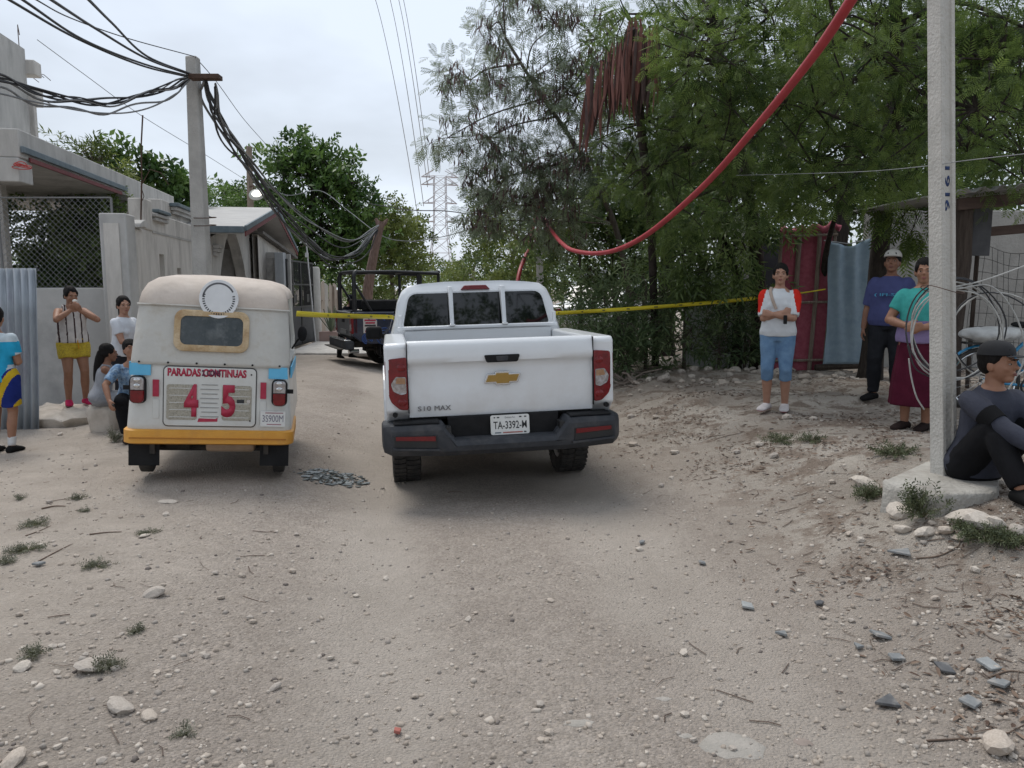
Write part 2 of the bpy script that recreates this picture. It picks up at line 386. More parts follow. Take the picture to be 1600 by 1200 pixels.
def holes_wall(L_, H_, T_, holes, z0=0):
    """panel along +x, from y=0 to T_, with rectangular holes (x0,x1,z0,z1)"""
    xs_ = sorted({0, L_} | {h[0] for h in holes} | {h[1] for h in holes}); zs_ = sorted({z0, H_} | {h[2] for h in holes} | {h[3] for h in holes})
    def solid(i, k):
        if i < 0 or k < 0 or i >= len(xs_) - 1 or k >= len(zs_) - 1: return False
        cx = (xs_[i] + xs_[i + 1]) / 2; cz = (zs_[k] + zs_[k + 1]) / 2
        return not any(h[0] < cx < h[1] and h[2] < cz < h[3] for h in holes)
    b = MB()
    for i in range(len(xs_) - 1):
        for k in range(len(zs_) - 1):
            if not solid(i, k): continue
            a0, a1, c0, c1 = xs_[i], xs_[i + 1], zs_[k], zs_[k + 1]
            q = lambda *p: b.add(p, [(0, 1, 2, 3)])
            q((a0, 0, c0), (a1, 0, c0), (a1, 0, c1), (a0, 0, c1)); q((a0, T_, c0), (a0, T_, c1), (a1, T_, c1), (a1, T_, c0))
            if not solid(i - 1, k): q((a0, 0, c0), (a0, 0, c1), (a0, T_, c1), (a0, T_, c0))
            if not solid(i + 1, k): q((a1, 0, c0), (a1, T_, c0), (a1, T_, c1), (a1, 0, c1))
            if not solid(i, k - 1): q((a0, 0, c0), (a0, T_, c0), (a1, T_, c0), (a1, 0, c0))
            if not solid(i, k + 1): q((a0, 0, c1), (a1, 0, c1), (a1, T_, c1), (a0, T_, c1))
    return b
def line_at(px, x0, d0):
    """distance where the line through (x0,d0) along the road crosses photo column px"""
    k = (px - 800) / F; s = DV.x / DV.y
    return (x0 - s * d0) / (k - s)
# --- the house: porch slab with parapet, upper storey
hx, hd = -6.98, 11.3
house = empty('house', (hx, hd, 0), (0, 0, ANG), 'grey unfinished concrete house with flat slab roof and bare upper storey', 'house')
# local frame: x along the road (away), y to the left of the road (into the plot)
b = MB().box(0, 8.3, .0, 7.5, 3.56, 3.96); b.build('roof_slab', conc, house, bevel=.02)
MB().box(-.02, .42, .02, 7.4, 3.22, 3.557).build('roof_beam', conc, house, bevel=.015)
MB().box(.0, 4.6, -.05, -.003, 3.63, 3.72).build('trim', trimb, house, bevel=.01)
MB().box(.25, 4.3, -.03, -.003, 3.53, 3.60).build('trim', trimr, house, bevel=.008)
MB().box(.03, .33, .42, .72, -.3, 3.22).build('post', conc_p, house, bevel=.015)
MB().box(5.6, 5.9, .3, .6, -.3, 3.555).build('post', conc_p, house, bevel=.015)
wl = holes_wall(3.2, 3.55, .15, [(1.2, 2.2, 1.0, 2.3)], -.3); o = wl.build('wall', conc_p, house); o.location = (3.0, 1.5, 0); o.rotation_euler = (0, 0, R(78))
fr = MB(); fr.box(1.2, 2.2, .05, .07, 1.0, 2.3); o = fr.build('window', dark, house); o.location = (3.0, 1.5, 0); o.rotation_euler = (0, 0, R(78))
MB().box(5.9, 8.2, .75, .95, -.3, 3.555).build('wall', conc_p, house)
# upper storey, its road side parallel to the road
up = holes_wall(7.3, 6.2, .2, [(.3, 1.0, 4.3, 5.3), (3.3, 4.22, 4.55, 5.65)], 3.962); o = up.build('upper_wall', conc, house); o.location = (-3.0, 1.55, 0)
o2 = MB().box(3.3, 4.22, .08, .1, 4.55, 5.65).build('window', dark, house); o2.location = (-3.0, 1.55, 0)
MB().box(4.12, 4.3, 1.753, 5.8, 3.962, 5.9).build('upper_wall', conc, house)
for (z0, z1) in ((5.75, 6.02), (5.2, 5.5)):
    MB().box(4.303, 4.62, 1.4, 1.82, z0, z1).build('beam_stub', conc_p, house, bevel=.02)
MB().box(4.303, 4.42, 1.46, 1.68, 3.962, 5.2).build('corner_column', conc_p, house, bevel=.01)
rb = MB()
for (z, y_) in ((5.85, 1.48), (5.8, 1.7), (5.35, 1.5), (5.9, 1.6)):
    rb.tube([(4.6, y_, z), (4.85, y_ - .03, z + .03), (5.1, y_ - .05, z - .02 + random.uniform(-.03, .05))], .007, 5)
rb.tube([(4.2, 1.6, 6.0), (4.19, 1.6, 6.5), (4.25, 1.62, 6.62), (4.3, 1.62, 6.45)], .008, 5)
rb.build('rebar', rust, house)
# red cord looped on the beam
ring = MB()
for k in range(4):
    ring.tube([(-.05 - .01 * k + .02 * math.sin(a * 2 + k), -.03 + (.13 - .02 * k) * math.cos(a), 3.42 + .014 * k + .03 * math.sin(a + k)) for a in [2 * math.pi * i / 18 for i in range(19)]], .0055, 6)
o = ring.build('cord_coil', M('red_cord', (.45, .045, .04), (.55, .07, .06), 20, .6)); o.location = house.location; o.rotation_euler = house.rotation_euler
tag(o, 'red cord looped round the near corner of the concrete roof beam', 'cord')
# --- low yard wall with chain link above
wall_y = 11.2
p0 = at(28, 450, wall_y); p1 = at(180, 450, wall_y)
lw = MB().box(p0.x - 7, p1.x, 0, .16, -.4, 1.72).build('yard_wall', conc_s, bevel=.015); lw.location = (0, wall_y, 0)
tag(lw, 'low smooth grey rendered wall under the chain link fence', 'wall')
cl = empty('chain_link_fence', (0, wall_y + .08, 1.72), (0, 0, 0), 'diamond chain link mesh stretched above the low grey yard wall', 'fence')
wx0, wx1, wh = p0.x - .25, p1.x - .02, 1.28
b = MB(); stp = .085; n = int((wx1 - wx0 + wh) / stp)
for i in range(n):
    for sgn in (1, -1):
        pts = []
        for k in range(0, 2):
            zz = wh * k; xx = (wx0 - wh + i * stp + zz) if sgn > 0 else (wx1 + wh - i * stp - zz)
            pts.append((xx, zz))
        (xa, za), (xb, zb) = pts
        lo, hi = wx0, wx1
        def clipx(xa, za, xb, zb, xc): return za + (zb - za) * (xc - xa) / (xb - xa)
        if max(xa, xb) <= lo or min(xa, xb) >= hi: continue
        if xa < lo: za = clipx(xa, za, xb, zb, lo); xa = lo
        if xb < lo: zb = clipx(xa, za, xb, zb, lo); xb = lo
        if xa > hi: za = clipx(xa, za, xb, zb, hi); xa = hi
        if xb > hi: zb = clipx(xa, za, xb, zb, hi); xb = hi
        b.tube([(xa, sgn * .002, za), (xb, sgn * .002, zb)], .0024, 4, cap=False)
b.build('mesh', M('wire', (.26, .27, .28), None, rough=.5, metal=.6), cl)
MB().tube([(wx0, 0, wh), (wx1, 0, wh)], .012, 6).build('top_rail', M('wire_rail', (.2, .2, .2), None, rough=.6, metal=.4), cl)
MB().tube([(wx0, 0, 0), (wx1, 0, .01)], .006, 6).build('bottom_wire', M('wire_rail', (.2, .2, .2)), cl)
for k in (.0, 1.0): MB().tube([(wx0 + (wx1 - wx0) * k, 0, 0), (wx0 + (wx1 - wx0) * k, 0, wh)], .018, 8).build('fence_post', M('wire_rail', (.2, .2, .2)), cl)
# --- boundary wall along the road with pilaster, slots and little cornices
bx, bd = -5.5, 11.0
bw = empty('boundary_wall', (bx, bd, 0), (0, 0, ANG), 'rough grey boundary wall with two narrow slots beside the concrete pole', 'wall')
LW = 6.0
w1 = holes_wall(LW, 2.62, .2, [(1.95, 2.25, 1.62, 2.28), (3.05, 3.3, 1.62, 2.08)], -.4); w1.build('wall_panel', conc_p, bw, bevel=0)
MB().box(1.9, 3.4, .135, .16, 1.5, 2.3).build('slot_infill', conc, bw)
MB().box(.02, .42, -.1, .26, -.4, 2.76).build('pilaster', conc_s, bw, bevel=.02)
MB().box(.66, .98, -.035, .23, -.4, 2.6).build('column', conc_p, bw, bevel=.02)
MB().box(1.2, 1.62, -.02, .22, 2.623, 3.1).build('parapet_block', conc_p, bw, bevel=.02)
MB().box(1.62, 5.98, .01, .2, 2.623, 2.93).build('parapet_block', conc_p, bw, bevel=.015)
for k, (x0, z) in enumerate(((1.7, 2.93), (1.66, 2.86), (1.7, 2.8))):
    MB().box(x0, x0 + .75, -.10 + .025 * k, .008, z, z + .055).build('cornice', trimb if k == 0 else conc_s, bw, bevel=.012)
MB().box(1.62, 5.97, -.012, .008, 2.60, 2.622).build('ledge', conc_s, bw)
b = MB()
pts = rpoly([(-.22, 0), (-.05, .03), (.16, .02), (.2, .1), (.02, .14), (-.2, .07)], .03)
b.prism([(.82 + x, 2.6 + z) for x, z in pts], -.12, .3); b.build('loose_slab', conc, bw, bevel=.015)
# upper parapet of the house behind with a cornice
pb = empty('parapet_wall', at(252, 312, 15.2), (0, 0, ANG), 'small parapet with blue grey cornice behind the boundary wall', 'wall'); pb.location.z = 0
MB().box(0, 3.6, 0, .25, -.3, 3.42).build('wall_panel', conc_p, pb, bevel=.015)
for k, z in enumerate((3.34, 3.27, 3.2)):
    MB().box(.55 + .06 * k, 3.6, -.18 + .05 * k, -.003, z, z + .07).build('cornice', trimb if k == 0 else conc_s, pb, bevel=.012)
MB().box(-1.3, 0, .05, .2, 2.3, 2.95).build('block_panel', M('pale_block', (.48, .47, .45), (.56, .55, .53), 3, .9, bump=.3), pb)
# rebar rods sticking up
for (px, ptop, pbot, dd, lb_) in ((219, 180, 338, 11.9, 'thin rusty rebar rod standing on the boundary wall by its column'),):
    a, c = at(px, pbot, dd), at(px + 4, ptop, dd)
    r_ = MB().tube([a - Vector((0, 0, .15)), a.lerp(c, .35) + Vector((.01, 0, 0)), a.lerp(c, .7) - Vector((.012, 0, 0)), c], .011, 6)
    r_.tube([a.lerp(c, .3), a.lerp(c, .4) + Vector((.14, 0, .1)), a.lerp(c, .38) + Vector((.3, 0, .08)), a.lerp(c, .3) + Vector((.42, 0, .02))], .006, 5)
    r_.tube([a.lerp(c, .12), a.lerp(c, .2) + Vector((.05, 0, 0)), a.lerp(c, .3)], .006, 5)
    tag(r_.build('rebar_rod', rust), lb_, 'rod')
# --- arched porch with gable roof
por = empty('arched_porch', (bx + DV.x * 6.02, bd + DV.y * 6.02, 0), (0, 0, ANG), 'grey gabled porch with pointed arch opening and trimmed overhanging roof', 'porch')
GL = 9.6; EV = 2.92; AP = 3.78
b = MB(); N_ = 48; ss = [GL * i / N_ for i in range(N_ + 1)]
def ztop(s): return EV - .1 + (AP - EV) * (1 - abs(s - GL * .52) / (GL * .52)) if s < GL * .52 else EV - .1 + (AP - EV) * (1 - (s - GL * .52) / (GL * .48))
o0, o1 = .75, 4.15
def zop(s):
    if s <= o0 or s >= o1: return -.4
    t = (s - o0) / (o1 - o0); return 1.9 + 1.22 * math.sin(math.pi * min(t, 1 - t)) ** .8
cut = sorted(set(ss + [o0, o1] + [o0 + (o1 - o0) * k / 24 for k in range(25)]))
for a, c in zip(cut[:-1], cut[1:]):
    m_ = (a + c) / 2
    za, zc = (zop(a), zop(c)) if o0 < m_ < o1 else (-.4, -.4)
    if o0 < m_ < o1 and a == o0: za = 1.9
    if o0 < m_ < o1 and c == o1: zc = 1.9
    r = [[(a, y, za), (c, y, zc), (c, y, ztop(c)), (a, y, ztop(a))] for y in (0, .25)]
    b.add(r[0] + r[1], [(0, 1, 2, 3), (7, 6, 5, 4), (0, 4, 5, 1)])
for s_ in (o0, o1):
    b.add([(s_, 0, -.4), (s_, .25, -.4), (s_, .25, 1.9), (s_, 0, 1.9)], [(0, 1, 2, 3)])
b.add([(0, 0, -.4), (0, .25, -.4), (0, .25, ztop(0)), (0, 0, ztop(0))], [(0, 1, 2, 3)])
b.build('arch_wall', conc, por)
MB().box(.05, GL - .1, 2.4, 2.55, -.4, 2.8).build('inner_wall', conc_s, por)
MB().box(4.16, 4.4, .3, 2.38, -.4, 2.75).build('inner_wall', conc_s, por)
roofc = M('roof_concrete', (.42, .41, .40), (.50, .49, .47), 3, .9, bump=.3, bscale=40, spec=.2, c3=(.33, .32, .31), s3=1.5)
am = GL * .52
for sgn, (sa, za, sb, zb) in enumerate(((-.35, EV - .06, am, AP), (am, AP, GL + .35, EV - .06))):
    b = MB()
    b.add([(sa, -.75, za), (sb, -.75, zb), (sb, 3.0, zb), (sa, 3.0, za), (sa, -.75, za + .16), (sb, -.75, zb + .16), (sb, 3.0, zb + .16), (sa, 3.0, za + .16)],
          [(0, 3, 2, 1), (4, 5, 6, 7), (0, 1, 5, 4), (1, 2, 6, 5), (2, 3, 7, 6), (3, 0, 4, 7)])
    b.build('roof_slope', roofc, por)
    for k, (y0, dz, hh, mm) in enumerate(((-.80, .07, .11, trimb), (-.775, -.05, .10, trimr))):
        t_ = MB(); t_.add([(sa, y0, za + dz), (sb, y0, zb + dz), (sb, -.753, zb + dz), (sa, -.753, za + dz), (sa, y0, za + dz + hh), (sb, y0, zb + dz + hh), (sb, -.753, zb + dz + hh), (sa, -.753, za + dz + hh)],
            [(0, 3, 2, 1), (4, 5, 6, 7), (0, 1, 5, 4), (1, 2, 6, 5), (2, 3, 7, 6), (3, 0, 4, 7)]); t_.build('fascia', mm, por)
MB().box(-.42, -.353, -.75, 3.0, EV - .04, EV + .1).build('eave_trim', trimb, por, bevel=.01)
for k, z in enumerate((2.42, 2.5, 2.58)):
    MB().box(.08, .5, -.16 + .045 * (2 - k), -.003, z, z + .075).build('cornice', conc_s, por, bevel=.01)
tp = at(381, 341, 20); MB().box(4.9, 5.05, -.02, -.003, 3.0, 3.1).build('vent', dark, por)
# --- block return wall beside the gate: blocks built one by one
rw_d = 22.5; q0 = at(398, 500, rw_d); q1 = at(437, 500, rw_d)
rw = empty('block_wall', (q0.x, rw_d, -.25), (0, 0, 0), 'bare concrete block wall facing the camera beside the gate', 'wall')
bs = MB().box(0, .39, 0, .14, 0, .19); blk = bs.build('block', M('grey_block', (.36, .35, .34), (.47, .46, .44), 5, .95, bump=.5, bscale=60, spec=.15), rw, bevel=.008)
me_blk = blk.data; first = True; WW = q1.x - q0.x + .25
MB().box(-.2, WW + .1, .012, .13, -.3, 2.94).build('mortar', conc_s, rw)
for r_ in range(15):
    for c_ in range(-1, 3):
        x = c_ * .402 + (.2 if r_ % 2 else 0)
        if x + .39 > WW + .12 or x < -.25: continue
        o = blk if first else blk.copy()
        if not first: col.objects.link(o)
        first = False
        o.parent = rw; o.location = (x, random.uniform(-.006, .006), r_ * .2)
gp_ = MB().box(0, .26, 0, .26, -.5, 2.72).build('gate_pillar', M('painted_grey', (.34, .36, .38), (.4, .42, .44), 3, .8), None, bevel=.015); gp_.location = (q1.x, rw_d - .3, 0)
tag(gp_, 'square blue grey pillar on the near side of the black gate', 'pillar')
# --- black metal gate
g0 = Vector((at(450, 500, 22.4).x, 22.4, 0)); g1 = Vector((at(490, 500, 25.6).x, 25.6, 0)); gl = (g1 - g0).length; ga = math.atan2((g1 - g0).y, (g1 - g0).x)
gate = empty('metal_gate', (g0.x, g0.y, gz(g0.x, g0.y)), (0, 0, ga), 'tall black metal gate with sheet lower half and barred top', 'gate')
GH = 2.62
fr = MB()
for s_ in (0, gl * .5 - .03, gl * .5 + .03, gl): fr.box(s_ - .025, s_ + .025, -.025, .025, .05, GH)
for z in (.08, 1.22, 1.9, GH - .03): fr.box(0, gl, -.024, .024, z - .025, z + .025)
fr.build('gate_frame', black, gate)
for k in range(2): MB().box(gl * .5 * k + .03, gl * .5 * (k + 1) - .03, -.006, .006, .1, 1.2).build('sheet_panel', M('gate_sheet', (.045, .047, .05), (.065, .066, .07), 4, .6, metal=.2), gate)
bar = MB().box(-.012, .012, -.012, .012, 1.24, GH - .05).build('bar', black, gate); bar.location.x = .1
for k in range(1, 22):
    o = bar.copy(); col.objects.link(o); o.location.x = .1 + k * (gl - .2) / 21
for k in range(2): MB().box(gl * (.2 + .5 * k), gl * (.3 + .5 * k), -.03, -.014, 1.35, 1.6).build('ornament', black, gate)
lt = MB().add([(-.3, .3, 2.62), (gl + .2, .3, 2.62), (gl + .2, .9, 2.62), (-.3, .9, 3.2), (-.3, .3, 3.2)], [(0, 1, 4), (0, 1, 2, 3)])
# white painted gate post and mast
gpo = MB().tube([(0, 0, -.4), (0, 0, 2.35), (0, 0, 2.42)], [.17, .17, .12], 14).build('gate_post', M('white_post', (.48, .46, .43), (.56, .54, .5), 4, .85, bump=.2), None, smooth=True)
pp = at(494, 500, 25.9); gpo.location = (pp.x, 25.9, 0); tag(gpo, 'round white concrete post on the far side of the black gate', 'post')
ms = empty('mast', (0, 0, 0), (0, 0, 0), 'thin white metal mast leaning over the black gate', 'mast')
a, c = at(494, 545, 24.6), at(478, 374, 24.6); a.z = gz(a.x, a.y)
MB().tube([a, a.lerp(c, .5), c], .022, 8).build('pole', M('white_pipe', (.6, .6, .6), (.68, .68, .68), 6, .6), ms)
k_ = a.lerp(c, .87); MB().box(k_.x - .06, k_.x + .03, k_.y - .05, k_.y + .02, k_.z - .12, k_.z + .02).build('box', M('white_pipe', (.6, .6, .6)), ms)
mm_ = MB().tube([k_, k_ + Vector((-.12, 0, -.15)), k_ + Vector((-.18, 0, -.45))], .008, 5); mm_.tube([a.lerp(c, .93) + Vector((-.2, 0, 0)), a.lerp(c, .95)], .012, 5); mm_.build('bracket', rust, ms)
# shed roof of the gate yard
sh = empty('shed_roof', (g0.x, g0.y, 0), (0, 0, ga), 'sloping pale shed roof edge just above the black gate', 'roof')
b = MB(); b.add([(-.6, .45, 3.22), (gl, .45, 2.66), (gl, 2.8, 2.66), (-.6, 2.8, 3.22), (-.6, .45, 3.30), (gl, .45, 2.74), (gl, 2.8, 2.74), (-.6, 2.8, 3.30)], [(0, 3, 2, 1), (4, 5, 6, 7), (0, 1, 5, 4), (1, 2, 6, 5), (2, 3, 7, 6), (3, 0, 4, 7)]); b.build('sheet', M('shed_dark', (.12, .11, .10), (.18, .17, .16), 5, .8), sh)
b = MB(); b.add([(-.6, .6, -.4), (gl, .6, -.4), (gl, .6, 2.63), (-.6, .6, 3.2)], [(0, 1, 2, 3)]); b.add([(-.6, .75, -.4), (gl, .75, -.4), (gl, .75, 2.63), (-.6, .75, 3.2)], [(3, 2, 1, 0)]); b.add([(-.6, .6, 3.2), (gl, .6, 2.63), (gl, .75, 2.63), (-.6, .75, 3.2)], [(0, 1, 2, 3)]); b.build('gable_wall', conc_p, sh)
# --- plank fence, planter and agave
pf = empty('plank_fence', (0, 0, 0), (0, 0, 0), 'pale upright plank fence beyond the white gate post', 'fence')
xp = [496, 500.5, 505, 509.5, 513, 516.5, 520, 523, 526, 529, 532]
for k, px in enumerate(xp):
    d_ = 26.2 + .38 * k; p = at(px, 500, d_); wd = .17 if k < 4 else .13
    hh = 2.2 - .03 * k + random.uniform(-.12, .1)
    z0 = gz(p.x, p.y) - .1
    pts = [(-wd / 2, 0), (wd / 2, 0), (wd / 2 * .8, hh + random.uniform(-.05, .05)), (0, hh + random.uniform(0, .1)), (-wd / 2 * .85, hh + random.uniform(-.05, .05))]
    o = MB().prism(pts, -.015, .015).build('plank', [wood_p, wood, conc_p][0 if k % 3 else (1 if k > 4 else 2)], pf, bevel=.004)
    o.location = (p.x, p.y, z0); o.rotation_euler = (0, R(random.uniform(-2, 2)), R(random.uniform(35, 55)))
MB().tube([at(497, 470, 26.35), at(532, 468, 30.1)], .03, 6).build('rail', wood, pf)
plb = MB(); P0 = at(499, 540, 24.9); 
plb.box(0, 1.0, 0, .5, -.12, .42); pl = plb.build('planter', M('pinkish_plaster', (.36, .25, .22), (.42, .30, .27), 4, .9, bump=.3), None, bevel=.015)
pl.location = (P0.x, 24.9, gz(P0.x, 24.9)); tag(pl, 'low pinkish plaster planter box by the plank fence', 'planter')
slab = MB().add([(0, 0, 0), (2.6, -.1, 0), (2.4, 6.5, 0), (-.4, 6.5, 0), (0, 0, .09), (2.6, -.1, .09), (2.4, 6.5, .09), (-.4, 6.5, .09)], [(0, 3, 2, 1), (4, 5, 6, 7), (0, 1, 5, 4), (1, 2, 6, 5), (2, 3, 7, 6), (3, 0, 4, 7)]).build('pavement', conc_p, None, bevel=.02)
ps = at(462, 560, 20.4); slab.location = (ps.x - .3, 20.4, gz(ps.x + .6, 21) - .03); slab['kind'] = 'structure'
# --- corrugated sheet leaning at the left edge
cs = MB(); n = 90; Wc = 1.25; Hc = 1.93
rings = []
for k in range(5):
    z = Hc * k / 4
    rings.append([(x_, .022 * math.sin(x_ * 2 * math.pi / .085) + .05 * math.sin(z * 1.5 + x_), z + (.05 * x_ if k == 4 else 0)) for x_ in [Wc * i / n for i in range(n + 1)]])
cs.loft(rings, closed=False, cap=False)
c_o = cs.build('corrugated_sheet', galv, None, smooth=True, solid=.003)
pc = at(52, 680, 8.95); c_o.location = (pc.x - Wc, 8.95, gz(pc.x - .5, 8.95) - .04); c_o.rotation_euler = (R(-4), R(2.5), R(4))
tag(c_o, 'tall bluish galvanised corrugated sheet leaning at the left edge', 'metal sheet')
# ================================================================== right side walls, gates, shelter
rwall_m = M('right_wall', (.30, .29, .27), (.38, .365, .34), 2.2, .95, bump=.5, bscale=28, spec=.15, c3=(.21, .20, .19), s3=1.3)
rwl = MB().box(at(1352, 450, 12.6).x, 11.5, 0, .2, -.2, 2.95).build('rear_wall', rwall_m, None, bevel=.02); rwl.location = (0, 12.6, 0)
tag(rwl, 'plain grey rendered wall behind the people on the right', 'wall')
ww_m = M('white_wall', (.55, .56, .56), (.66, .67, .67), 2, .9, bump=.3, c3=(.30, .31, .31), s3=1.2)
for (pa, pb_, dd, zt, nm) in ((1072, 1150, 12.9, 2.0, 'pale wall half hidden behind the leafy shrubs'), (905, 965, 24, 2.3, 'short white wall far behind the tree trunks')):
    xa, xb = at(pa, 450, dd).x, at(pb_, 450, dd).x
    o = MB().box(xa, xb, 0, .18, -.3, zt).build('garden_wall', ww_m, None, bevel=.02); o.location = (0, dd, 0); tag(o, nm, 'wall')
gp2 = MB().box(0, .42, 0, .1, -.1, 2.75).build('leaning_slab', conc, None, bevel=.015); q = at(1148, 450, 12.9); gp2.location = (q.x, 12.9, gz(q.x, 12.9) - .2); gp2.rotation_euler = (0, R(-1), 0)
tag(gp2, 'upright grey concrete slab left of the red cloth gate', 'slab')
gd2 = MB().box(0, .62, 0, .05, -.1, 2.2).build('dark_door', M('dark_tarp', (.025, .026, .03), (.045, .045, .05), 4, .8), None); q = at(1163, 450, 13.1); gd2.location = (q.x, 13.1, gz(q.x, 13.1) - .1)
tag(gd2, 'dark tarpaulin panel in the gap left of the red cloth gate', 'tarpaulin')
# red shade-cloth gate
def cloth_sheet(w_, h_, amp, folds, seed, top=None, n=44, m_=40, lean=0):
    b = MB(); r_ = []
    for k in range(m_ + 1):
        v = k / m_; row = []
        for i in range(n + 1):
            u = i / n
            y = amp * (math.sin(u * folds * 2 * math.pi + 1.3 * math.sin(v * 3 + seed)) * (.35 + .65 * v) + .6 * math.sin(u * folds * 4.7 + v * 5 + seed) * .5)
            tz = h_ + (top(u) if top else 0)
            row.append((u * w_ + lean * v + .02 * math.sin(v * 7 + seed) * (1 if i in (0, n) else 0), y, v * tz))
        r_.append(row)
    return b.loft(r_, closed=False, cap=False)
redc = M('red_shade_cloth', (.30, .065, .095), (.38, .10, .135), 14, .9, c3=(.18, .045, .06), s3=2.5, bump=.3, bscale=120)
bluec = M('blue_cloth', (.24, .32, .385), (.29, .375, .44), 10, .9, c3=(.15, .24, .31), s3=2, bump=.2, bscale=120)
qa = at(1206, 450, 12.0); za = gz(qa.x + .35, 12)
rg = empty('cloth_gate', (qa.x, 12.0, za), (0, R(2.0), R(-4)), 'crooked timber gate covered in torn dark red shade cloth', 'gate')
cloth_sheet(.84, 2.12, .012, 3.5, 2, lambda u: .12 * u + .03 * math.sin(9 * u)).build('cloth', redc, rg, smooth=True, solid=.004)
for x_, w2 in ((.03, .04), (.30, .06), (.60, .05), (.82, .04)):
    t_ = MB().tube([(x_, -.045, -.1), (x_ + .01, -.045, 1.1), (x_ - .005, -.045, 2.18 + .1 * x_)], w2 / 2 + .008, 7); t_.build('upright', wood, rg)
for z in (.16, 1.05, 2.06): MB().tube([(0, -.075, z), (.85, -.075, z + .05)], .022, 6).build('rail', wood, rg)
fringe = MB()
pth = [(.0 + .88 * k / 14, -.06 + .02 * math.sin(k * 2.1), 2.12 + .12 * k / 14 + .04 * math.sin(k * 1.7)) for k in range(15)]
fringe.tube(pth, [.05 + .015 * math.sin(k * 2.7) for k in range(15)], 8).build('cloth_roll', redc, rg, smooth=True)
# blue cloth curtain
qb = at(1293, 450, 11.75); zb = gz(qb.x + .3, 11.75)
bcur = empty('cloth_curtain', (qb.x, 11.75, zb), (0, 0, R(2)), 'pale blue quilted cloth hung as a curtain between two tree trunks', 'curtain')
cloth_sheet(.60, 1.83, .028, 2.6, 5, lambda u: .10 * abs(u * 2 - 1) ** 1.2 - .09 + .06 * u, lean=.02).build('cloth', bluec, bcur, smooth=True, solid=.004).location = (0, 0, .12)
MB().tube([(-.1, .06, .06), (.68, .06, .09)], .05, 7).build('sill_log', wood_d, bcur)
MB().tube([(-.08, .03, 1.98), (.3, .03, 1.93), (.68, .03, 2.02)], .008, 5).build('cord', M('grey_cord', (.3, .3, .3)), bcur)
# shelter on the far right
S = empty('shelter', (0, 0, 0), (0, 0, 0), 'open shelter of dark timber posts with corrugated sheet roof, right edge', 'shelter')
sd = 8.3; a = at(1506, 330, sd)
MB().tube([(a.x, sd, gz(a.x, sd) - .1), (a.x - .02, sd, 1.2), (a.x + .02, sd, 2.0), (a.x, sd, a.z + .02)], [.1, .085, .09, .09], 10).build('post', wood_d, S, smooth=True)
MB().tube([(a.x + 2.9, sd + .1, .3), (a.x + 2.9, sd + .1, a.z + .1)], .09, 10).build('post', wood_d, S, smooth=True)
brown = M('brown_beam', (.075, .048, .04), (.11, .075, .06), 6, .85, bump=.4, stretch=(.5, 4, 4))
z0 = a.z
for (dz, y_, hh) in ((.06, sd - .12, .12), (-.24, sd + .25, .10)):
    b = MB().add([(a.x - .12, y_, z0 + dz - hh / 2), (a.x + 3.4, y_, z0 + dz - hh / 2 + .3), (a.x + 3.4, y_, z0 + dz + hh / 2 + .3), (a.x - .12, y_, z0 + dz + hh / 2), (a.x - .12, y_ + .07, z0 + dz - hh / 2), (a.x + 3.4, y_ + .07, z0 + dz - hh / 2 + .3), (a.x + 3.4, y_ + .07, z0 + dz + hh / 2 + .3), (a.x - .12, y_ + .07, z0 + dz + hh / 2)],
        [(0, 1, 2, 3), (7, 6, 5, 4), (0, 4, 5, 1), (1, 5, 6, 2), (2, 6, 7, 3), (3, 7, 4, 0)]); b.build('beam', brown, S, bevel=.01)
r_ = []
for k in (0, 1):
    y_ = sd - .35 + 2.6 * k
    r_.append([(a.x - .25 + x_, y_, z0 + .165 + x_ * .085 + .03 * k + .024 * math.sin(x_ * 2 * math.pi / .19)) for x_ in [3.7 * i / 150 for i in range(151)]])
MB().loft(r_, closed=False, cap=False).build('roof_sheet', M('roof_sheet', (.32, .31, .30), (.42, .41, .40), 4, .6, metal=.3), S, smooth=True, solid=.004)
o = MB().box(0, .2, 0, .015, 0, .52).build('hanging_board', M('dark_board', (.05, .05, .055), (.08, .08, .085), 5, .7), S, bevel=.004); q = at(1513, 400, 8.5); o.location = (q.x, 8.45, q.z)
# shelter wire mesh fence
wf = empty('wire_fence', (0, 0, 0), (0, 0, 0), 'sagging square wire mesh fence behind the bicycle', 'fence')
b = MB(); A = at(1512, 560, 9.6); B = at(1640, 560, 9.6); zt = at(1512, 395, 9.6).z
def wob(u, v): return Vector((A.x + (B.x - A.x) * u, 9.6 + .05 * math.sin(u * 9 + v * 4), .4 + (zt - .35) * v + .06 * math.sin(u * 5 + v * 2) * v))
for k in range(12): b.tube([wob(k / 11 + .01 * math.sin(k * 3 + j), j / 10) for j in range(11)], .003, 4, cap=False)
for j in range(12): b.tube([wob(k / 16, j / 11) for k in range(17)], .003, 4, cap=False)
b.build('mesh', M('fence_wire', (.05, .05, .05), None, rough=.7, metal=.3), wf)
for u in (0, 1): MB().tube([wob(u, -.15), wob(u, 1.05)], .025, 6).build('stake', wood_d, wf)
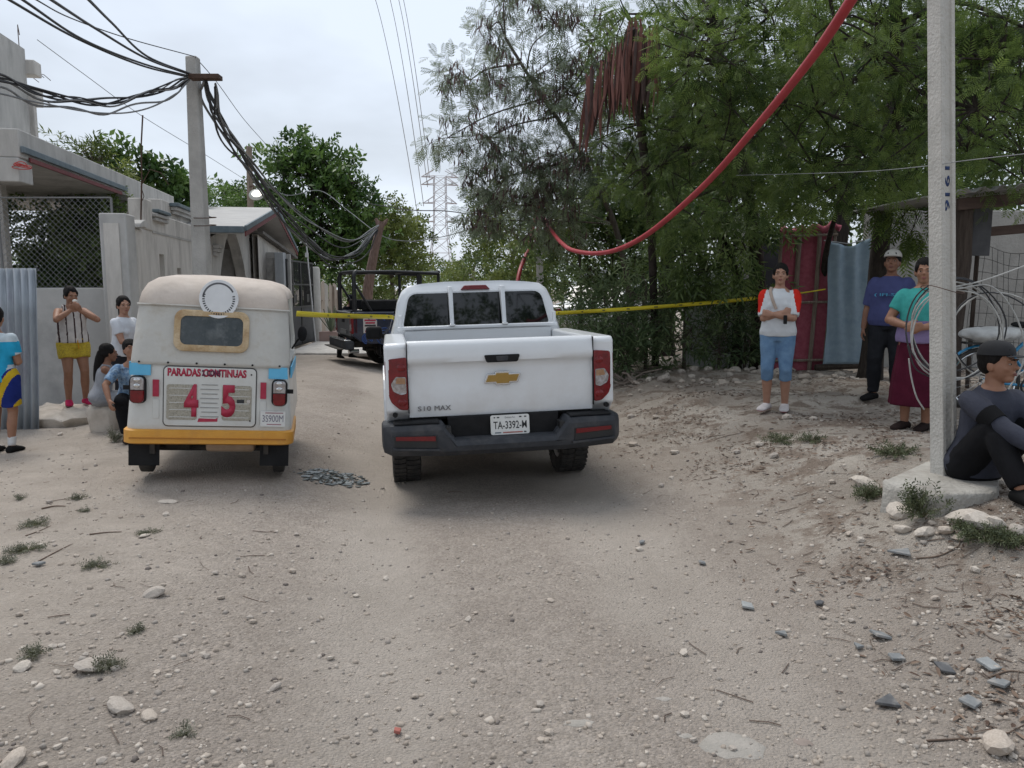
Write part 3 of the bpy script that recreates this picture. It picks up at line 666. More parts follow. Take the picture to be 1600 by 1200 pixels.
# ================================================================== concrete poles
pr = empty('concrete_pole', (0, 0, 0), (0, 0, 0), 'near pale concrete utility pole with blue painted number on the right', 'pole')
base = at(1474, 742, 5.05); top = at(1470, 0, 5.05); ax_ = (top - base).normalized()
PS = M('pole_pale', (.47, .455, .42), (.57, .55, .51), 6, .92, bump=.55, bscale=55, spec=.15, c3=(.34, .325, .30), s3=3)
fw = .056      # half width
ang_p = R(-74)
prof = [(-fw, -fw), (fw, -fw), (fw, -.028), (.042, -.024), (.042, .024), (fw, .028), (fw, fw), (-fw, fw), (-fw, .026), (-.026, .022), (-.026, -.022), (-fw, -.026)]
c_, s_ = math.cos(ang_p), math.sin(ang_p)
rot2 = lambda x, y: (x * c_ - y * s_, x * s_ + y * c_)
rings = []
for L_, k in ((-.25, 1.0), (3.0, .97), (7.2, .86)):
    c0 = base + ax_ * L_
    rings.append([(c0.x + rot2(x * k, y * k)[0], c0.y + rot2(x * k, y * k)[1], c0.z) for x, y in prof])
MB().loft(rings).build('shaft', PS, pr, bevel=.004)
bb = MB(); zb_ = base.z
outl = rpoly([at(1378, 735, 4.86).xy, at(1470, 735, 4.50).xy, at(1566, 735, 4.62).xy, at(1560, 735, 5.35).xy, at(1440, 735, 5.45).xy], .07, 3)
gb = min(gz(x, y) for x, y in outl) - .12
cxy = sum((Vector(p) for p in outl), Vector((0, 0))) / len(outl)
rg_ = []
for k, (f_, z) in enumerate(((1.06, gb), (1.03, gb + .1), (1.0, zb_ - .04), (.985, zb_ - .008), (.95, zb_ + .004))):
    rg_.append([(cxy.x + (p[0] - cxy.x) * f_ + .012 * math.sin(i * 1.9 + k), cxy.y + (p[1] - cxy.y) * f_ + .012 * math.cos(i * 2.3 + k), z + .008 * math.sin(i * 1.3)) for i, p in enumerate(outl)])
bb.loft(rg_).build('base_block', M('base_concrete', (.33, .31, .28), (.45, .43, .39), 4, .95, bump=.8, bscale=35, spec=.1, c3=(.24, .21, .18), s3=3, a3=.7), pr, smooth=True)
ink = M('blue_paint', (.02, .035, .10), (.03, .06, .16), 30, .8)
# painted number on the recessed web, reading upwards
nrm = Vector(rot2(1, 0) + (0,)).normalized(); rgt = Vector(rot2(0, 1) + (0,)).normalized()
for ch, yy in (('1', 264), ('6', 284), ('1', 305), ('9', 322)):
    L_ = ((at(1474, yy, 5.05) - base).length); c0 = base + ax_ * L_
    o3 = c0 + nrm * (.0422 * (.985 - .004 * L_) + .0004)
    text('number', ch,   .07 if ch in '69' else .022, ink, pr, frame(o3, (0, 0, 1), -rgt), height=.040, depth=.0012, bold=.02)
for py in (453, 560):
    q = base + ax_ * ((at(1474, py, 5.05) - base).length)
    if py == 453: MB().tube([(q.x + .125 * math.cos(t), q.y + .125 * math.sin(t), q.z + .012 * math.sin(t * 2 + 1) - .02 * math.cos(t)) for t in [2 * math.pi * i / 24 for i in range(25)]], .0028, 5).build('tie_wire', rust, pr)
pl_ = empty('concrete_pole', (0, 0, 0), (0, 0, 0), 'grey concrete utility pole carrying cable bundles beside the white cart', 'pole')
pb0 = at(324, 600, 11.0); pb0.z = gz(pb0.x, 11) - .2; pt0 = at(301, 89, 11.0)
def sq(c, w_): return [(c.x - w_, c.y - w_, c.z), (c.x + w_, c.y - w_, c.z), (c.x + w_, c.y + w_, c.z), (c.x - w_, c.y + w_, c.z)]
MB().loft([sq(pb0, .125), sq(pt0, .077)]).build('shaft', polec, pl_, bevel=.02)
ca = at(300, 124, 10.88); cb2 = at(337, 122, 10.6)
MB().box(ca.x + .02, cb2.x, 10.7, 10.86, ca.z - .03, ca.z + .03).build('crossarm', rust, pl_, bevel=.006)
for py in (340, 352): 
    q = at(320, py, 11.0); MB().tube([(q.x + .15 * math.cos(t), 11 + .15 * math.sin(t), q.z + .02 * math.sin(t)) for t in [2 * math.pi * i / 20 for i in range(21)]], .006, 5).build('strap', rust, pl_)
# thin pole behind the truck on the right verge
p3 = MB(); b0 = at(846, 470, 17.5); b0.z = gz(b0.x, 17.5) - .2; t0 = at(842, 318, 17.5)
p3.loft([sq(b0, .085), sq(t0, .065)]); tag(p3.build('concrete_pole', polec, None, bevel=.012), 'slim pale concrete pole rising behind the white pickup roof', 'pole')
# far lamp pole and lit street lamp
lp = empty('street_lamp', (0, 0, 0), (0, 0, 0), 'old wooden lamp pole with one lit round street lamp', 'street lamp')
b0 = at(391, 400, 27); b0.z = -.4; t0 = at(389, 229, 27)
MB().tube([b0, b0.lerp(t0, .5), t0], [.14, .12, .10], 8).build('pole', wood, lp)
l0 = at(401, 305, 26.4); MB().tube([at(390, 292, 26.95), at(396, 290, 26.6), l0 + Vector((0, 0, .1))], .025, 6).build('arm', rust, lp)
hd_ = MB(); ff = frame(l0, (1, .2, .15), (0, .35, 1))
hd_.ell((0, 0, .03), (.25, .2, .1), 18, 8, mat=ff); hd_.build('lamp_head', M('lamp_housing', (.42, .43, .40), (.5, .5, .47), 6, .5), lp, smooth=True)
bl = MB(); bl.ell((.02, 0, .1), (.17, .12, .06), 14, 6, mat=ff); bl.build('lamp_glass', M('lamp_glow', (1, .93, .8), None, rough=.3, emit=2.2), lp, smooth=True)
# leaning trunk pole that carries the cables
tp_ = MB(); pa = at(575, 500, 24.5); pa.z = gz(pa.x, 24.5) - .2; pts = [pa, at(574, 470, 24.5), at(579, 425, 24.5), at(588, 380, 24.5), at(596, 346, 24.5)]
tp_.tube(cat_curve(pts, 5), [.19 - .004 * k for k in range(len(cat_curve(pts, 5)))], 10)
tp_.tube([at(594, 354, 24.5), at(590, 347, 24.5), at(587, 341, 24.5)], [.1, .07, .04], 7); tp_.tube([at(595, 354, 24.5), at(602, 347, 24.5), at(606, 342, 24.5)], [.09, .06, .03], 7)
tag(tp_.build('trunk_pole', M('reddish_bark', (.15, .095, .075), (.25, .17, .14), 9, .95, bump=.9, bscale=16, stretch=(3, 3, .6)), None, smooth=True), 'leaning reddish bare trunk used as a cable pole behind the patrol truck', 'pole')
# ================================================================== lattice power tower far away
tw = empty('power_tower', at(689, 440, 240), (0, 0, R(12)), 'tall lattice steel power transmission tower in the distance', 'tower'); tw.location.z = 0
steel = M('tower_steel', (.40, .37, .375), (.46, .43, .435), 2, .7, metal=.3)
def lat_seg(w0, z0, w1, z1, nseg, r_=.075):
    b = MB()
    for k in range(nseg):
        f0, f1 = k / nseg, (k + 1) / nseg; a0, a1 = w0 + (w1 - w0) * f0, w0 + (w1 - w0) * f1; c0, c1 = z0 + (z1 - z0) * f0, z0 + (z1 - z0) * f1
        cs0 = [(sx * a0, sy * a0, c0) for sx, sy in ((-1, -1), (1, -1), (1, 1), (-1, 1))]; cs1 = [(sx * a1, sy * a1, c1) for sx, sy in ((-1, -1), (1, -1), (1, 1), (-1, 1))]
        for i in range(4):
            j = (i + 1) % 4
            b.tube([cs0[i], cs1[i]], r_ * 1.25, 4); b.tube([cs0[i], cs1[j]], r_ * .7, 4); b.tube([cs0[j], cs1[i]], r_ * .7, 4); b.tube([cs1[i], cs1[j]], r_ * .7, 4)
    return b
ztw = lambda py: at(689, py, 240).z
lat_seg(4.4, 0, 1.9, ztw(352), 5).build('lower_body', steel, tw); lat_seg(1.9, ztw(352), 1.75, ztw(276), 6).build('upper_body', steel, tw)
for py, hw in ((276, 5.6), (288, 5.6), (317, 5.2), (346, 5.6)):
    z = ztw(py)
    for sg in (-1, 1):
        b = MB()
        for sy in (-1, 1):
            b.tube([(sg * 1.8, sy * 1.8, z), (sg * hw, 0, z - .2)], .13, 4); b.tube([(sg * 1.8, sy * 1.8, z + 2.0), (sg * hw, 0, z - .2)], .1, 4)
            b.tube([(sg * (1.8 + hw) / 2, sy * .9, z), (sg * (1.8 + hw) / 2, sy * .9, z + .9)], .07, 4)
        b.build('arm', steel, tw)
# ================================================================== vehicles
def carpaint(name, c, dust=(.42, .37, .32), amt=.6, rough=.32):
    m = bpy.data.materials.new(name); m.use_nodes = True; t = m.node_tree; N = t.nodes; L = t.links; b = N['Principled BSDF']
    tc = N.new('ShaderNodeTexCoord'); n = N.new('ShaderNodeTexNoise'); n.inputs['Scale'].default_value = 2.6; n.inputs['Detail'].default_value = 8; n.inputs['Roughness'].default_value = .68
    L.new(tc.outputs['Object'], n.inputs['Vector'])
    sp = N.new('ShaderNodeSeparateXYZ'); L.new(tc.outputs['Object'], sp.inputs[0])
    mr = N.new('ShaderNodeMapRange'); mr.inputs['From Min'].default_value = 1.45; mr.inputs['From Max'].default_value = .45; mr.inputs['To Min'].default_value = .05; mr.inputs['To Max'].default_value = 1
    L.new(sp.outputs[2], mr.inputs[0])
    r = N.new('ShaderNodeValToRGB'); r.color_ramp.elements[0].position = .42; r.color_ramp.elements[1].position = .75; r.color_ramp.elements[0].color = (0, 0, 0, 1); r.color_ramp.elements[1].color = (1, 1, 1, 1)
    L.new(n.outputs[0], r.inputs[0])
    mu = N.new('ShaderNodeMath'); mu.operation = 'MULTIPLY'; L.new(r.outputs[0], mu.inputs[0]); L.new(mr.outputs[0], mu.inputs[1])
    m2 = N.new('ShaderNodeMath'); m2.operation = 'MULTIPLY'; L.new(mu.outputs[0], m2.inputs[0]); m2.inputs[1].default_value = amt
    mx = N.new('ShaderNodeMixRGB'); mx.inputs[1].default_value = (*c, 1); mx.inputs[2].default_value = (*dust, 1); L.new(m2.outputs[0], mx.inputs[0]); L.new(mx.outputs[0], b.inputs['Base Color'])
    ro = N.new('ShaderNodeMapRange'); ro.inputs['To Min'].default_value = rough; ro.inputs['To Max'].default_value = .75; L.new(m2.outputs[0], ro.inputs[0]); L.new(ro.outputs[0], b.inputs['Roughness'])
    b.inputs['Coat Weight'].default_value = .5; b.inputs['Coat Roughness'].default_value = .12
    MATS[name] = m; return m
white = carpaint('white_paint', (.70, .72, .74))
navy = carpaint('navy_paint', (.016, .024, .05), amt=.3)
glassd = M('tinted_glass', (.004, .005, .006), None, rough=.03, spec=.6)
plast = M('grey_plastic', (.034, .037, .043), (.05, .053, .06), 12, .6, bump=.1, bscale=300, spec=.25, c3=(.16, .14, .12), s3=3, a3=.25)
plast_b = M('black_plastic', (.010, .010, .011), (.017, .017, .018), 10, .7, spec=.2)
rubber = M('tyre_rubber', (.022, .021, .02), (.05, .046, .042), 9, .85, bump=.3, bscale=80, c3=(.13, .115, .10), s3=6, a3=.5)
chrome = M('chrome', (.6, .61, .62), None, rough=.18, metal=1)
gold = M('gold_emblem', (.33, .20, .05), (.38, .24, .065), 5, .4, metal=.5)
lens_r = M('red_lens', (.11, .002, .004), (.19, .004, .008), 14, .25, spec=.4, coat=.25)
lens_d = M('dark_red_lens', (.12, .006, .01), (.16, .01, .012), 30, .25, spec=.4, coat=.2)
lens_c = M('clear_lens', (.26, .23, .22), (.42, .41, .42), 40, .2, metal=.4, spec=.6, coat=.3)
lens_o = M('amber_lens', (.30, .16, .08), (.36, .22, .13), 40, .2, coat=.3)
platew = M('plate_white', (.62, .62, .60), (.68, .68, .66), 15, .45)
platek = M('plate_ink', (.025, .027, .03), None, rough=.6)
steelu = M('under_steel', (.03, .027, .025), (.07, .06, .05), 9, .8, metal=.3)
alloy = M('alloy', (.30, .30, .31), (.36, .36, .37), 8, .35, metal=.8)
def wheel(root, x, y, r, w_, lbl='wheel'):
    t = MB(); n = 44
    prof = [(-w_ / 2 * .86, r * .64), (-w_ / 2, r * .76), (-w_ / 2 * .98, r * .90), (-w_ / 2 * .84, r * .975), (-w_ / 2 * .7, r * .985), (w_ / 2 * .7, r * .985), (w_ / 2 * .84, r * .975), (w_ / 2 * .98, r * .90), (w_ / 2, r * .76), (w_ / 2 * .86, r * .64)]
    rings = [[(px_, q * math.cos(2 * math.pi * i / n), q * math.sin(2 * math.pi * i / n)) for px_, q in prof] for i in range(n)]
    rings.append(rings[0]); t.loft(rings, closed=True, cap=False)
    if r > .3:   # tread blocks
        for i in range(n):
            a = 2 * math.pi * (i + .5) / n
            for c0, c1, off in ((-.47, -.29, 0), (-.26, -.03, .5), (0.0, .23, 0), (.26, .47, .5)):
                aa = a + off * 2 * math.pi / n
                m_ = Matrix.Rotation(aa, 4, 'X') @ Matrix.Translation((0, r * .99, 0)) @ Matrix.Rotation(R(14 if off else -10), 4, 'Y')
                t.box(c0 * w_, c1 * w_, -.012, .012, -.019, .019, mat=m_)
    o = t.build('wheel', rubber, root, smooth=True); o.location = (x, y, r)
    rm = MB(); n = 24
    prof = [(-w_ * .30, r * .66), (-w_ * .40, r * .66), (-w_ * .40, r * .62), (-w_ * .2, r * .5), (-w_ * .22, r * .12), (-w_ * .2, .001)]
    for sg in (1, -1):
        rm.loft([[(sg * px_, q * math.cos(2 * math.pi * i / n), q * math.sin(2 * math.pi * i / n)) for px_, q in prof] for i in range(n + 1)], closed=False, cap=False)
    rm.build('rim', alloy, o, smooth=True)
    hb = MB().tube([(-w_ * .43, 0, 0), (w_ * .43, 0, 0)], r * .13, 12); hb.build('hub', steelu, o)
    if r > .3:
        for k in range(6):
            a = 2 * math.pi * k / 6; sgx = 1 if x > 0 else -1
            m_ = Matrix.Rotation(a, 4, 'X'); s = MB().box(min(sgx * w_ * .24, sgx * w_ * .34), max(sgx * w_ * .24, sgx * w_ * .34), r * .1, r * .62, -.03, .03, mat=m_); s.build('spoke', alloy, o)
    return o
def arch(cy, r, zb, n=10):
    """points of a wheel arch from low y to high y"""
    return [(cy - r * math.cos(math.pi * k / n), zb + max(0, r * math.sin(math.pi * k / n)) * 1.0) for k in range(n + 1)]
def sideprism(b, prof, x0, x1, mi=0):
    """profile of (y,z) points extruded across x"""
    return b.loft([[(x, y, z) for y, z in prof] for x in (x0, x1)], True, True, mi)
def pickup(root, paint, RA=1.12, FA=4.28, rail=1.36, cabtop=1.82, hw=.93, RW=.375):
    WB = .40
    # bed sides
    low = .62
    prof = [(.02, .82), (.02, rail - .03), (.05, rail), (1.66, rail - .01), (1.66, low)] + [(y, z) for y, z in arch(RA, WB + .02, low, 10)[::-1]] + [(.45, low), (.2, .68)]
    for sg in (-1, 1):
        b = MB(); sideprism(b, prof, sg * (hw - .19), sg * hw); b.build('bed_side', paint, root, bevel=.028, seg=3)
        fl = MB()
        a_o = arch(RA, WB + .07, low, 14); a_i = arch(RA, WB - .0, low, 14)
        for k in range(14):
            fl.loft([[(sg * xx, *a_o[j]), (sg * xx, *a_i[j])] if False else [(sg * (hw - .04), *a_i[j]), (sg * (hw + .028), *a_i[j]), (sg * (hw + .022), *a_o[j]), (sg * (hw - .04), *a_o[j])] for j in (k, k + 1) for xx in (0,)], True, False)
        fl.build('wheel_arch', paint, root, smooth=True)
        # inner wheel well
        wl_ = MB(); ai = arch(RA, WB + .015, low - .05, 12)
        wl_.loft([[(sg * (hw - .03), y, z) for y, z in ai], [(sg * (hw - .38), y, z) for y, z in ai]], closed=False, cap=False); wl_.build('wheel_well', plast_b, root)
    MB().box(-(hw - .19), hw - .19, .06, 1.64, .74, .79).build('bed_floor', plast_b, root)
    MB().box(-(hw - .192), hw - .192, 1.56, 1.66, .79, rail + .02).build('bed_front_wall', paint, root, bevel=.015)
    # lower cab and nose
    nose = [(1.68, .42), (1.68, 1.2), (2.6, 1.18), (3.5, 1.16), (4.9, 1.08), (5.2, .95), (5.25, .6), (5.1, .42)] + arch(FA, WB + .02, .42, 10)[::-1]
    b = MB(); sideprism(b, nose, -hw + .005, hw - .005); b.build('cab_lower', paint, root, bevel=.05, seg=3)
    # cab, lofted from back to windscreen
    def sec(y, zt, wt, zb=1.17, wb=hw - .03):
        pts = []
        for k in range(15):
            t = k / 14
            # left base -> over the roof -> right base (half, mirrored)
            pts.append(t)
        L_ = [(wb, zb), (wb - .02, 1.30), (wb - .075, 1.48), (wt + .06, zt - .16), (wt + .015, zt - .06), (wt - .05, zt - .015), (wt - .2, zt + .005), (wt * .4, zt + .02)]
        return [(x, y, z) for x, z in L_] + [(-x, y, z) for x, z in L_[::-1]]
    rings = [sec(1.70, 1.775, .735, wb=hw - .05), sec(1.735, cabtop - .01, .735), sec(1.84, cabtop + .012, .72), sec(2.1, cabtop + .015, .71), sec(2.8, cabtop, .70), sec(3.15, cabtop - .05, .68), sec(3.9, 1.25, .78, 1.15)]
    # keep the back panel upright at its foot and leaning at the head
    for q in range(2):
        rings[q] = [(x, y + (.0 if z < 1.35 else (z - 1.35) * .22), z) for x, y, z in rings[q]]
    cb_ = MB().loft(rings, closed=True, cap=True); cab = cb_.build('cab', paint, root, smooth=True)
    # rear glass set in the back panel
    def bp(x, z): return Vector((x, 1.70 + max(0, z - 1.35) * .22, z))
    def pane(name, x0, x1, z0, z1, rad, m, par, off=.012, tk=.006, skew=.075):
        pts = [(x0, z0), (x1, z0), (x1 - (skew if x1 > .5 else 0), z1 - (.02 if x1 > .5 else 0)), (x0 + (skew if x0 < -.5 else 0), z1 - (.02 if x0 < -.5 else 0))]
        rr = [rad if x0 < -.5 else .006, rad if x1 > .5 else .006, rad * 1.5 if x1 > .5 else .006, rad * 1.5 if x0 < -.5 else .006]
        pts = rpoly(pts, rr, 5)
        b = MB(); b.loft([[bp(x, z) + Vector((0, -off, .0)) for x, z in pts], [bp(x, z) + Vector((0, -off + tk, 0)) for x, z in pts]]); return b.build(name, m, par)
    zt, zb = cabtop - .062, 1.40
    pane('window_seal', -.765, .765, zb - .022, zt + .016, .07, M('window_rim', paint_rim(paint), None, rough=.4) if False else paint, cab, off=.012, tk=.02)
    fr = pane('rear_window', -.745, .745, zb, zt, .055, glassd, cab, off=.02)
    for x in (-.262, .262): MB().loft([[bp(x - .012, z) + Vector((0, -.026, 0)) for z in (zb + .02, zt - .005)] + [bp(x + .012, z) + Vector((0, -.026, 0)) for z in (zt - .005, zb + .02)], [bp(x - .012, z) + Vector((0, -.02, 0)) for z in (zb + .02, zt - .005)] + [bp(x + .012, z) + Vector((0, -.02, 0)) for z in (zt - .005, zb + .02)]]).build('divider', plast_b, cab)
    b = MB(); b.loft([[bp(x, z) + Vector((0, dy, 0)) for x, z in ((-.15, zt + .008), (.15, zt + .008), (.11, zt + .052), (-.11, zt + .052))] for dy in (-.035, .02)]); b.build('brake_light', lens_d, cab, bevel=.006)
    # side windows and windscreen
    for sg in (-1, 1):
        for (y0, y1, yt0, yt1) in ((1.95, 2.65, 2.05, 2.68), (2.72, 3.62, 2.74, 3.15)):
            def sp_(y, z, e): 
                x = (hw - .03) + (z - 1.17) * (-.075 / .31) if z < 1.48 else (hw - .105) - (z - 1.48) * (.06 / (cabtop - .16 - 1.48))
                return (sg * (x + e), y, z)
            r = [[sp_(y0, 1.24, e), sp_(y1, 1.24, e), sp_(yt1, cabtop - .16, e), sp_(yt0, cabtop - .16, e)] for e in (.004, .014)]
            MB().loft(r).build('side_window', glassd, cab)
        mb = MB().box(sg * (hw + .14) - .10, sg * (hw + .14) + .10, 3.50, 3.60, 1.19, 1.35); mb.build('wing_mirror', plast_b, root, bevel=.04, seg=3); MB().tube([(sg * (hw - .05), 3.55, 1.2), (sg * (hw + .06), 3.55, 1.24)], .03, 8).build('mirror_arm', plast_b, root)
    MB().loft([[(-.7, 3.88, 1.27), (.7, 3.88, 1.27), (.6, 3.19, cabtop - .09), (-.6, 3.19, cabtop - .09)], [(-.7, 3.91, 1.28), (.7, 3.91, 1.28), (.6, 3.22, cabtop - .075), (-.6, 3.22, cabtop - .075)]]).build('windscreen', glassd, cab)
    for sg in (-1, 1): MB().box(sg * .62 - .2, sg * .62 + .2, 5.2, 5.262, .82, .95).build('headlight', lens_c, root, bevel=.02)
    MB().box(-.4, .4, 5.2, 5.265, .68, .95).build('grille', plast_b, root, bevel=.02)
    MB().box(-.9, .9, 5.05, 5.32, .42, .62).build('front_bumper', plast, root, bevel=.05)
    # chassis
    b = MB()
    for sg in (-1, 1): b.box(sg * .45 - .04, sg * .45 + .04, .15, 4.9, .52, .66)
    b.build('chassis_rail', steelu, root)
    MB().tube([(-.72, RA, RW), (.72, RA, RW)], .045, 10).build('axle', steelu, root); MB().ell((.05, RA, RW), (.16, .15, .15), 14, 9).build('differential', steelu, root, smooth=True)
    sp = MB(); n = 28; pr_ = [(.36, -.1), (.37, -.05), (.36, .05), (.28, .1), (.18, .04), (.18, -.04), (.28, -.1)]
    sp.loft([[(q * math.cos(2 * math.pi * i / n), .62 + q * math.sin(2 * math.pi * i / n), .66 + z * .8) for q, z in pr_] for i in range(n + 1)], closed=True, cap=False); sp.build('spare_wheel', rubber, root, smooth=True)
    MB().tube([(.48, .42, .47), (.48, 1.5, .45), (.4, 2.6, .42)], .035, 10).build('exhaust', steelu, root)
    for sg in (-1, 1):
        wheel(root, sg * (hw - .155), RA, RW, .262); wheel(root, sg * (hw - .155), FA, RW, .262)
        MB().box(sg * (hw - .03) - .3 * (sg > 0), sg * (hw - .03) + .3 * (sg < 0), RA - WB - .07, RA - WB - .045, .34, .7).build('mud_flap', plast_b, root, bevel=.01)
    return cab
truck = empty('pickup_truck', (0, 0, 0), (0, 0, 0), 'white pickup truck parked in the road seen from behind', 'pickup truck')
pickup(truck, white)
hw = .93; rail = 1.36
# tailgate
tg_prof = [(.02, .765), (.012, .80), (.006, 1.0), (.022, 1.13), (.010, 1.185), (-.012, 1.20), (-.016, 1.24), (-.002, 1.33), (.018, 1.365), (.05, 1.372), (.075, 1.36), (.075, .765)]
b = MB(); rr = []
for x in np.linspace(-.748, .748, 13):
    e = (abs(x) / .748) ** 4 * .012
    rr.append([(x, y + e, z) for y, z in tg_prof])
b.loft(rr); tailgate = b.build('tailgate', white, truck, smooth=True)
hb = MB(); pts = rpoly([(-.145, 1.245), (.145, 1.245), (.125, 1.185), (-.125, 1.185)], .015, 3); hb.prism(pts, -.030, .02); hnd = hb.build('handle', plast_b, tailgate, bevel=.006)
MB().prism(rpoly([(-.05, 1.235), (.05, 1.235), (.045, 1.195), (-.045, 1.195)], .01, 2), -.036, -.028).build('handle_grip', plast, hnd, bevel=.003)
# bow-tie emblem: chrome rim and gold centre
def bow(sx, sz, cz): return [(-.150 * sx, cz - .036 * sz), (-.056 * sx, cz - .036 * sz), (-.054 * sx, cz - .055 * sz), (.058 * sx, cz - .055 * sz), (.06 * sx, cz - .036 * sz), (.125 * sx, cz - .036 * sz), (.150 * sx, cz + .036 * sz), (.056 * sx, cz + .036 * sz), (.054 * sx, cz + .055 * sz), (-.058 * sx, cz + .055 * sz), (-.06 * sx, cz + .036 * sz), (-.125 * sx, cz + .036 * sz)]
em = MB().prism(bow(1, 1, 1.055), -.016, .012).build('emblem', chrome, tailgate, bevel=.003)
MB().prism(bow(.90, .74, 1.055), -.021, -.014).build('emblem_face', gold, em, bevel=.002)
text('lettering', 'S10', .105, M('badge_grey', (.16, .16, .165), None, rough=.35, metal=.5), tailgate, frame((-.63, .011, .835), (1, 0, 0), (0, 0, 1)), height=.038, depth=.006, bold=0); text('lettering', 'MAX', .13, M('badge_grey', (.16, .16, .165)), tailgate, frame((-.485, .011, .835), (1, 0, 0), (0, 0, 1)), height=.038, depth=.006, bold=0)
# tail lamps
for sg in (-1, 1):
    pts = [(.756, .83), (.82, .835), (.885, .89), (.922, .98), (.931, 1.12), (.927, 1.235), (.756, 1.25)]
    pts = rpoly(pts, .018, 3)
    b = MB(); b.loft([[(sg * x, -.012 + ((x - .756) / .19) ** 2 * .05, z) for x, z in pts], [(sg * x, .16, z) for x, z in pts]])
    tl = b.build('tail_light', lens_r, truck, bevel=.006)
    def ly(x): return -.012 + ((x - .756) / .19) ** 2 * .05
    c1_ = rpoly([(.766, 1.095), (.845, 1.10), (.885, 1.04), (.87, .985), (.81, .955), (.766, .965)], .012, 3)
    MB().loft([[(sg * x, ly(x) - .006, z) for x, z in c1_], [(sg * x, ly(x) + .004, z) for x, z in c1_]]).build('reverse_lens', lens_c, tl)
    c2_ = rpoly([(.772, 1.088), (.835, 1.092), (.85, 1.045), (.772, 1.04)], .008, 2)
    MB().loft([[(sg * x, ly(x) - .010, z) for x, z in c2_], [(sg * x, ly(x) - .003, z) for x, z in c2_]]).build('indicator_lens', lens_o, tl)
    for zz in (.895, 1.17):
        MB().ell((sg * .80, ly(.80) - .002, zz), (.035, .008, .03), 12, 7).build('lamp_bulb', lens_r, tl, smooth=True)
    MB().tube([(sg * .862, -.006, .795), (sg * .862, .03, .795)], .02, 12).build('parking_sensor', plast_b, truck)
    MB().box(sg * .752 - .003, sg * .752 + .003, -.004, .06, .80, 1.36).build('panel_gap', plast_b, truck)
# rear bumper
b = MB(); rr = []
for x, zt, zb, yo, yi in ((-.975, .69, .52, .10, .28), (-.96, .715, .49, -.02, .26), (-.90, .73, .475, -.10, .18), (-.60, .735, .468, -.155, .10), (-.50, .735, .465, -.165, .06), (-.40, .60, .465, -.165, .06), (0, .60, .465, -.17, .06), (.40, .60, .465, -.165, .06), (.50, .735, .465, -.165, .06), (.60, .735, .468, -.155, .10), (.90, .73, .475, -.10, .18), (.96, .715, .49, -.02, .26), (.975, .69, .52, .10, .28)):
    rr.append([(x, yi, zb), (x, yo + .07, zb), (x, yo + .012, zb + .045), (x, yo, zb + .09), (x, yo, zt - .05), (x, yo + .02, zt - .012), (x, yo + .05, zt), (x, yi, zt)])
b.loft(rr); bump = b.build('rear_bumper', plast, truck, bevel=.012, seg=2, ang=25)
MB().box(-.45, .45, -.02, .04, .59, .765).build('plate_recess', plast_b, bump, bevel=.01)
for sg in (-1, 1):
    s = MB().loft([[(sg * x, y, z) for x, y, z in ((.55, -.169, .545), (.875, -.116, .56), (.875, -.116, .645), (.55, -.169, .645))], [(sg * x, y + .03, z) for x, y, z in ((.55, -.169, .545), (.875, -.116, .56), (.875, -.116, .645), (.55, -.169, .645))]]); sl_ = s.build('lamp_slot', dark, bump)
    MB().loft([[(sg * x, y, z) for x, y, z in ((.56, -.175, .603), (.865, -.124, .612), (.865, -.124, .642), (.56, -.175, .640))], [(sg * x, y + .02, z) for x, y, z in ((.56, -.175, .603), (.865, -.124, .612), (.865, -.124, .642), (.56, -.175, .640))]]).build('reflector', lens_d, sl_)
    MB().loft([[(sg * x, y, z) for x, y, z in ((.53, -.186, .525), (.89, -.13, .538), (.89, -.13, .552), (.53, -.186, .541))], [(sg * x, y + .03, z) for x, y, z in ((.53, -.186, .525), (.89, -.13, .538), (.89, -.13, .552), (.53, -.186, .541))]]).build('slot_lip', plast, bump)
    MB().box(sg * .455 - .02, sg * .455 + .02, -.14, -.02, .64, .70).build('step_hole', dark, bump)
    MB().loft([[(sg * x, y, z) for x, y, z in ((.52, -.14, .737), (.88, -.09, .732), (.88, .1, .732), (.52, .04, .737))], [(sg * x, y, z + .012) for x, y, z in ((.53, -.13, .737), (.87, -.08, .732), (.87, .1, .732), (.53, .04, .737))]]).build('step_pad', plast_b, bump, bevel=.004)
# number plate
pm = frame((.045, -.052, .682), (1, 0, 0), (0, .12, 1))
b = MB(); b.loft([[pm @ Vector((x, z, dd)) for x, z in rrect(.315, .158, .016, 3)] for dd in (0, .004)]); np_ = b.build('number_plate', platew, truck, bevel=.001)
pf_ = lambda x, y: pm @ Matrix.Translation((x, y, .004))
text('plate_number', 'TA-3392-M', .27, platek, np_, pf_(0, -.002), height=.062, depth=.0012, bold=.01)
text('plate_state', 'Quintana Roo', .085, M('plate_grey', (.12, .12, .13)), np_, pf_(0, .058), height=.016, depth=.001)
for x, w2 in ((-.125, .012), (-.095, .02), (.085, .02), (.125, .018)): b = MB(); b.loft([[pm @ Vector((x + q[0], .06 + q[1], dd)) for q in ((-w2 / 2, -.005), (w2 / 2, -.005), (w2 / 2, .005), (-w2 / 2, .005))] for dd in (.0035, .005)]); b.build('plate_mark', platek, np_)
for x, w2, mm in ((-.1, .05, trimb), (.02, .16, M('plate_red', (.35, .12, .1))), (.12, .02, platek)): b = MB(); b.loft([[pm @ Vector((x + q[0], -.062 + q[1], dd)) for q in ((-w2 / 2, -.005), (w2 / 2, -.005), (w2 / 2, .005), (-w2 / 2, .005))] for dd in (.0035, .005)]); b.build('plate_mark', mm, np_)
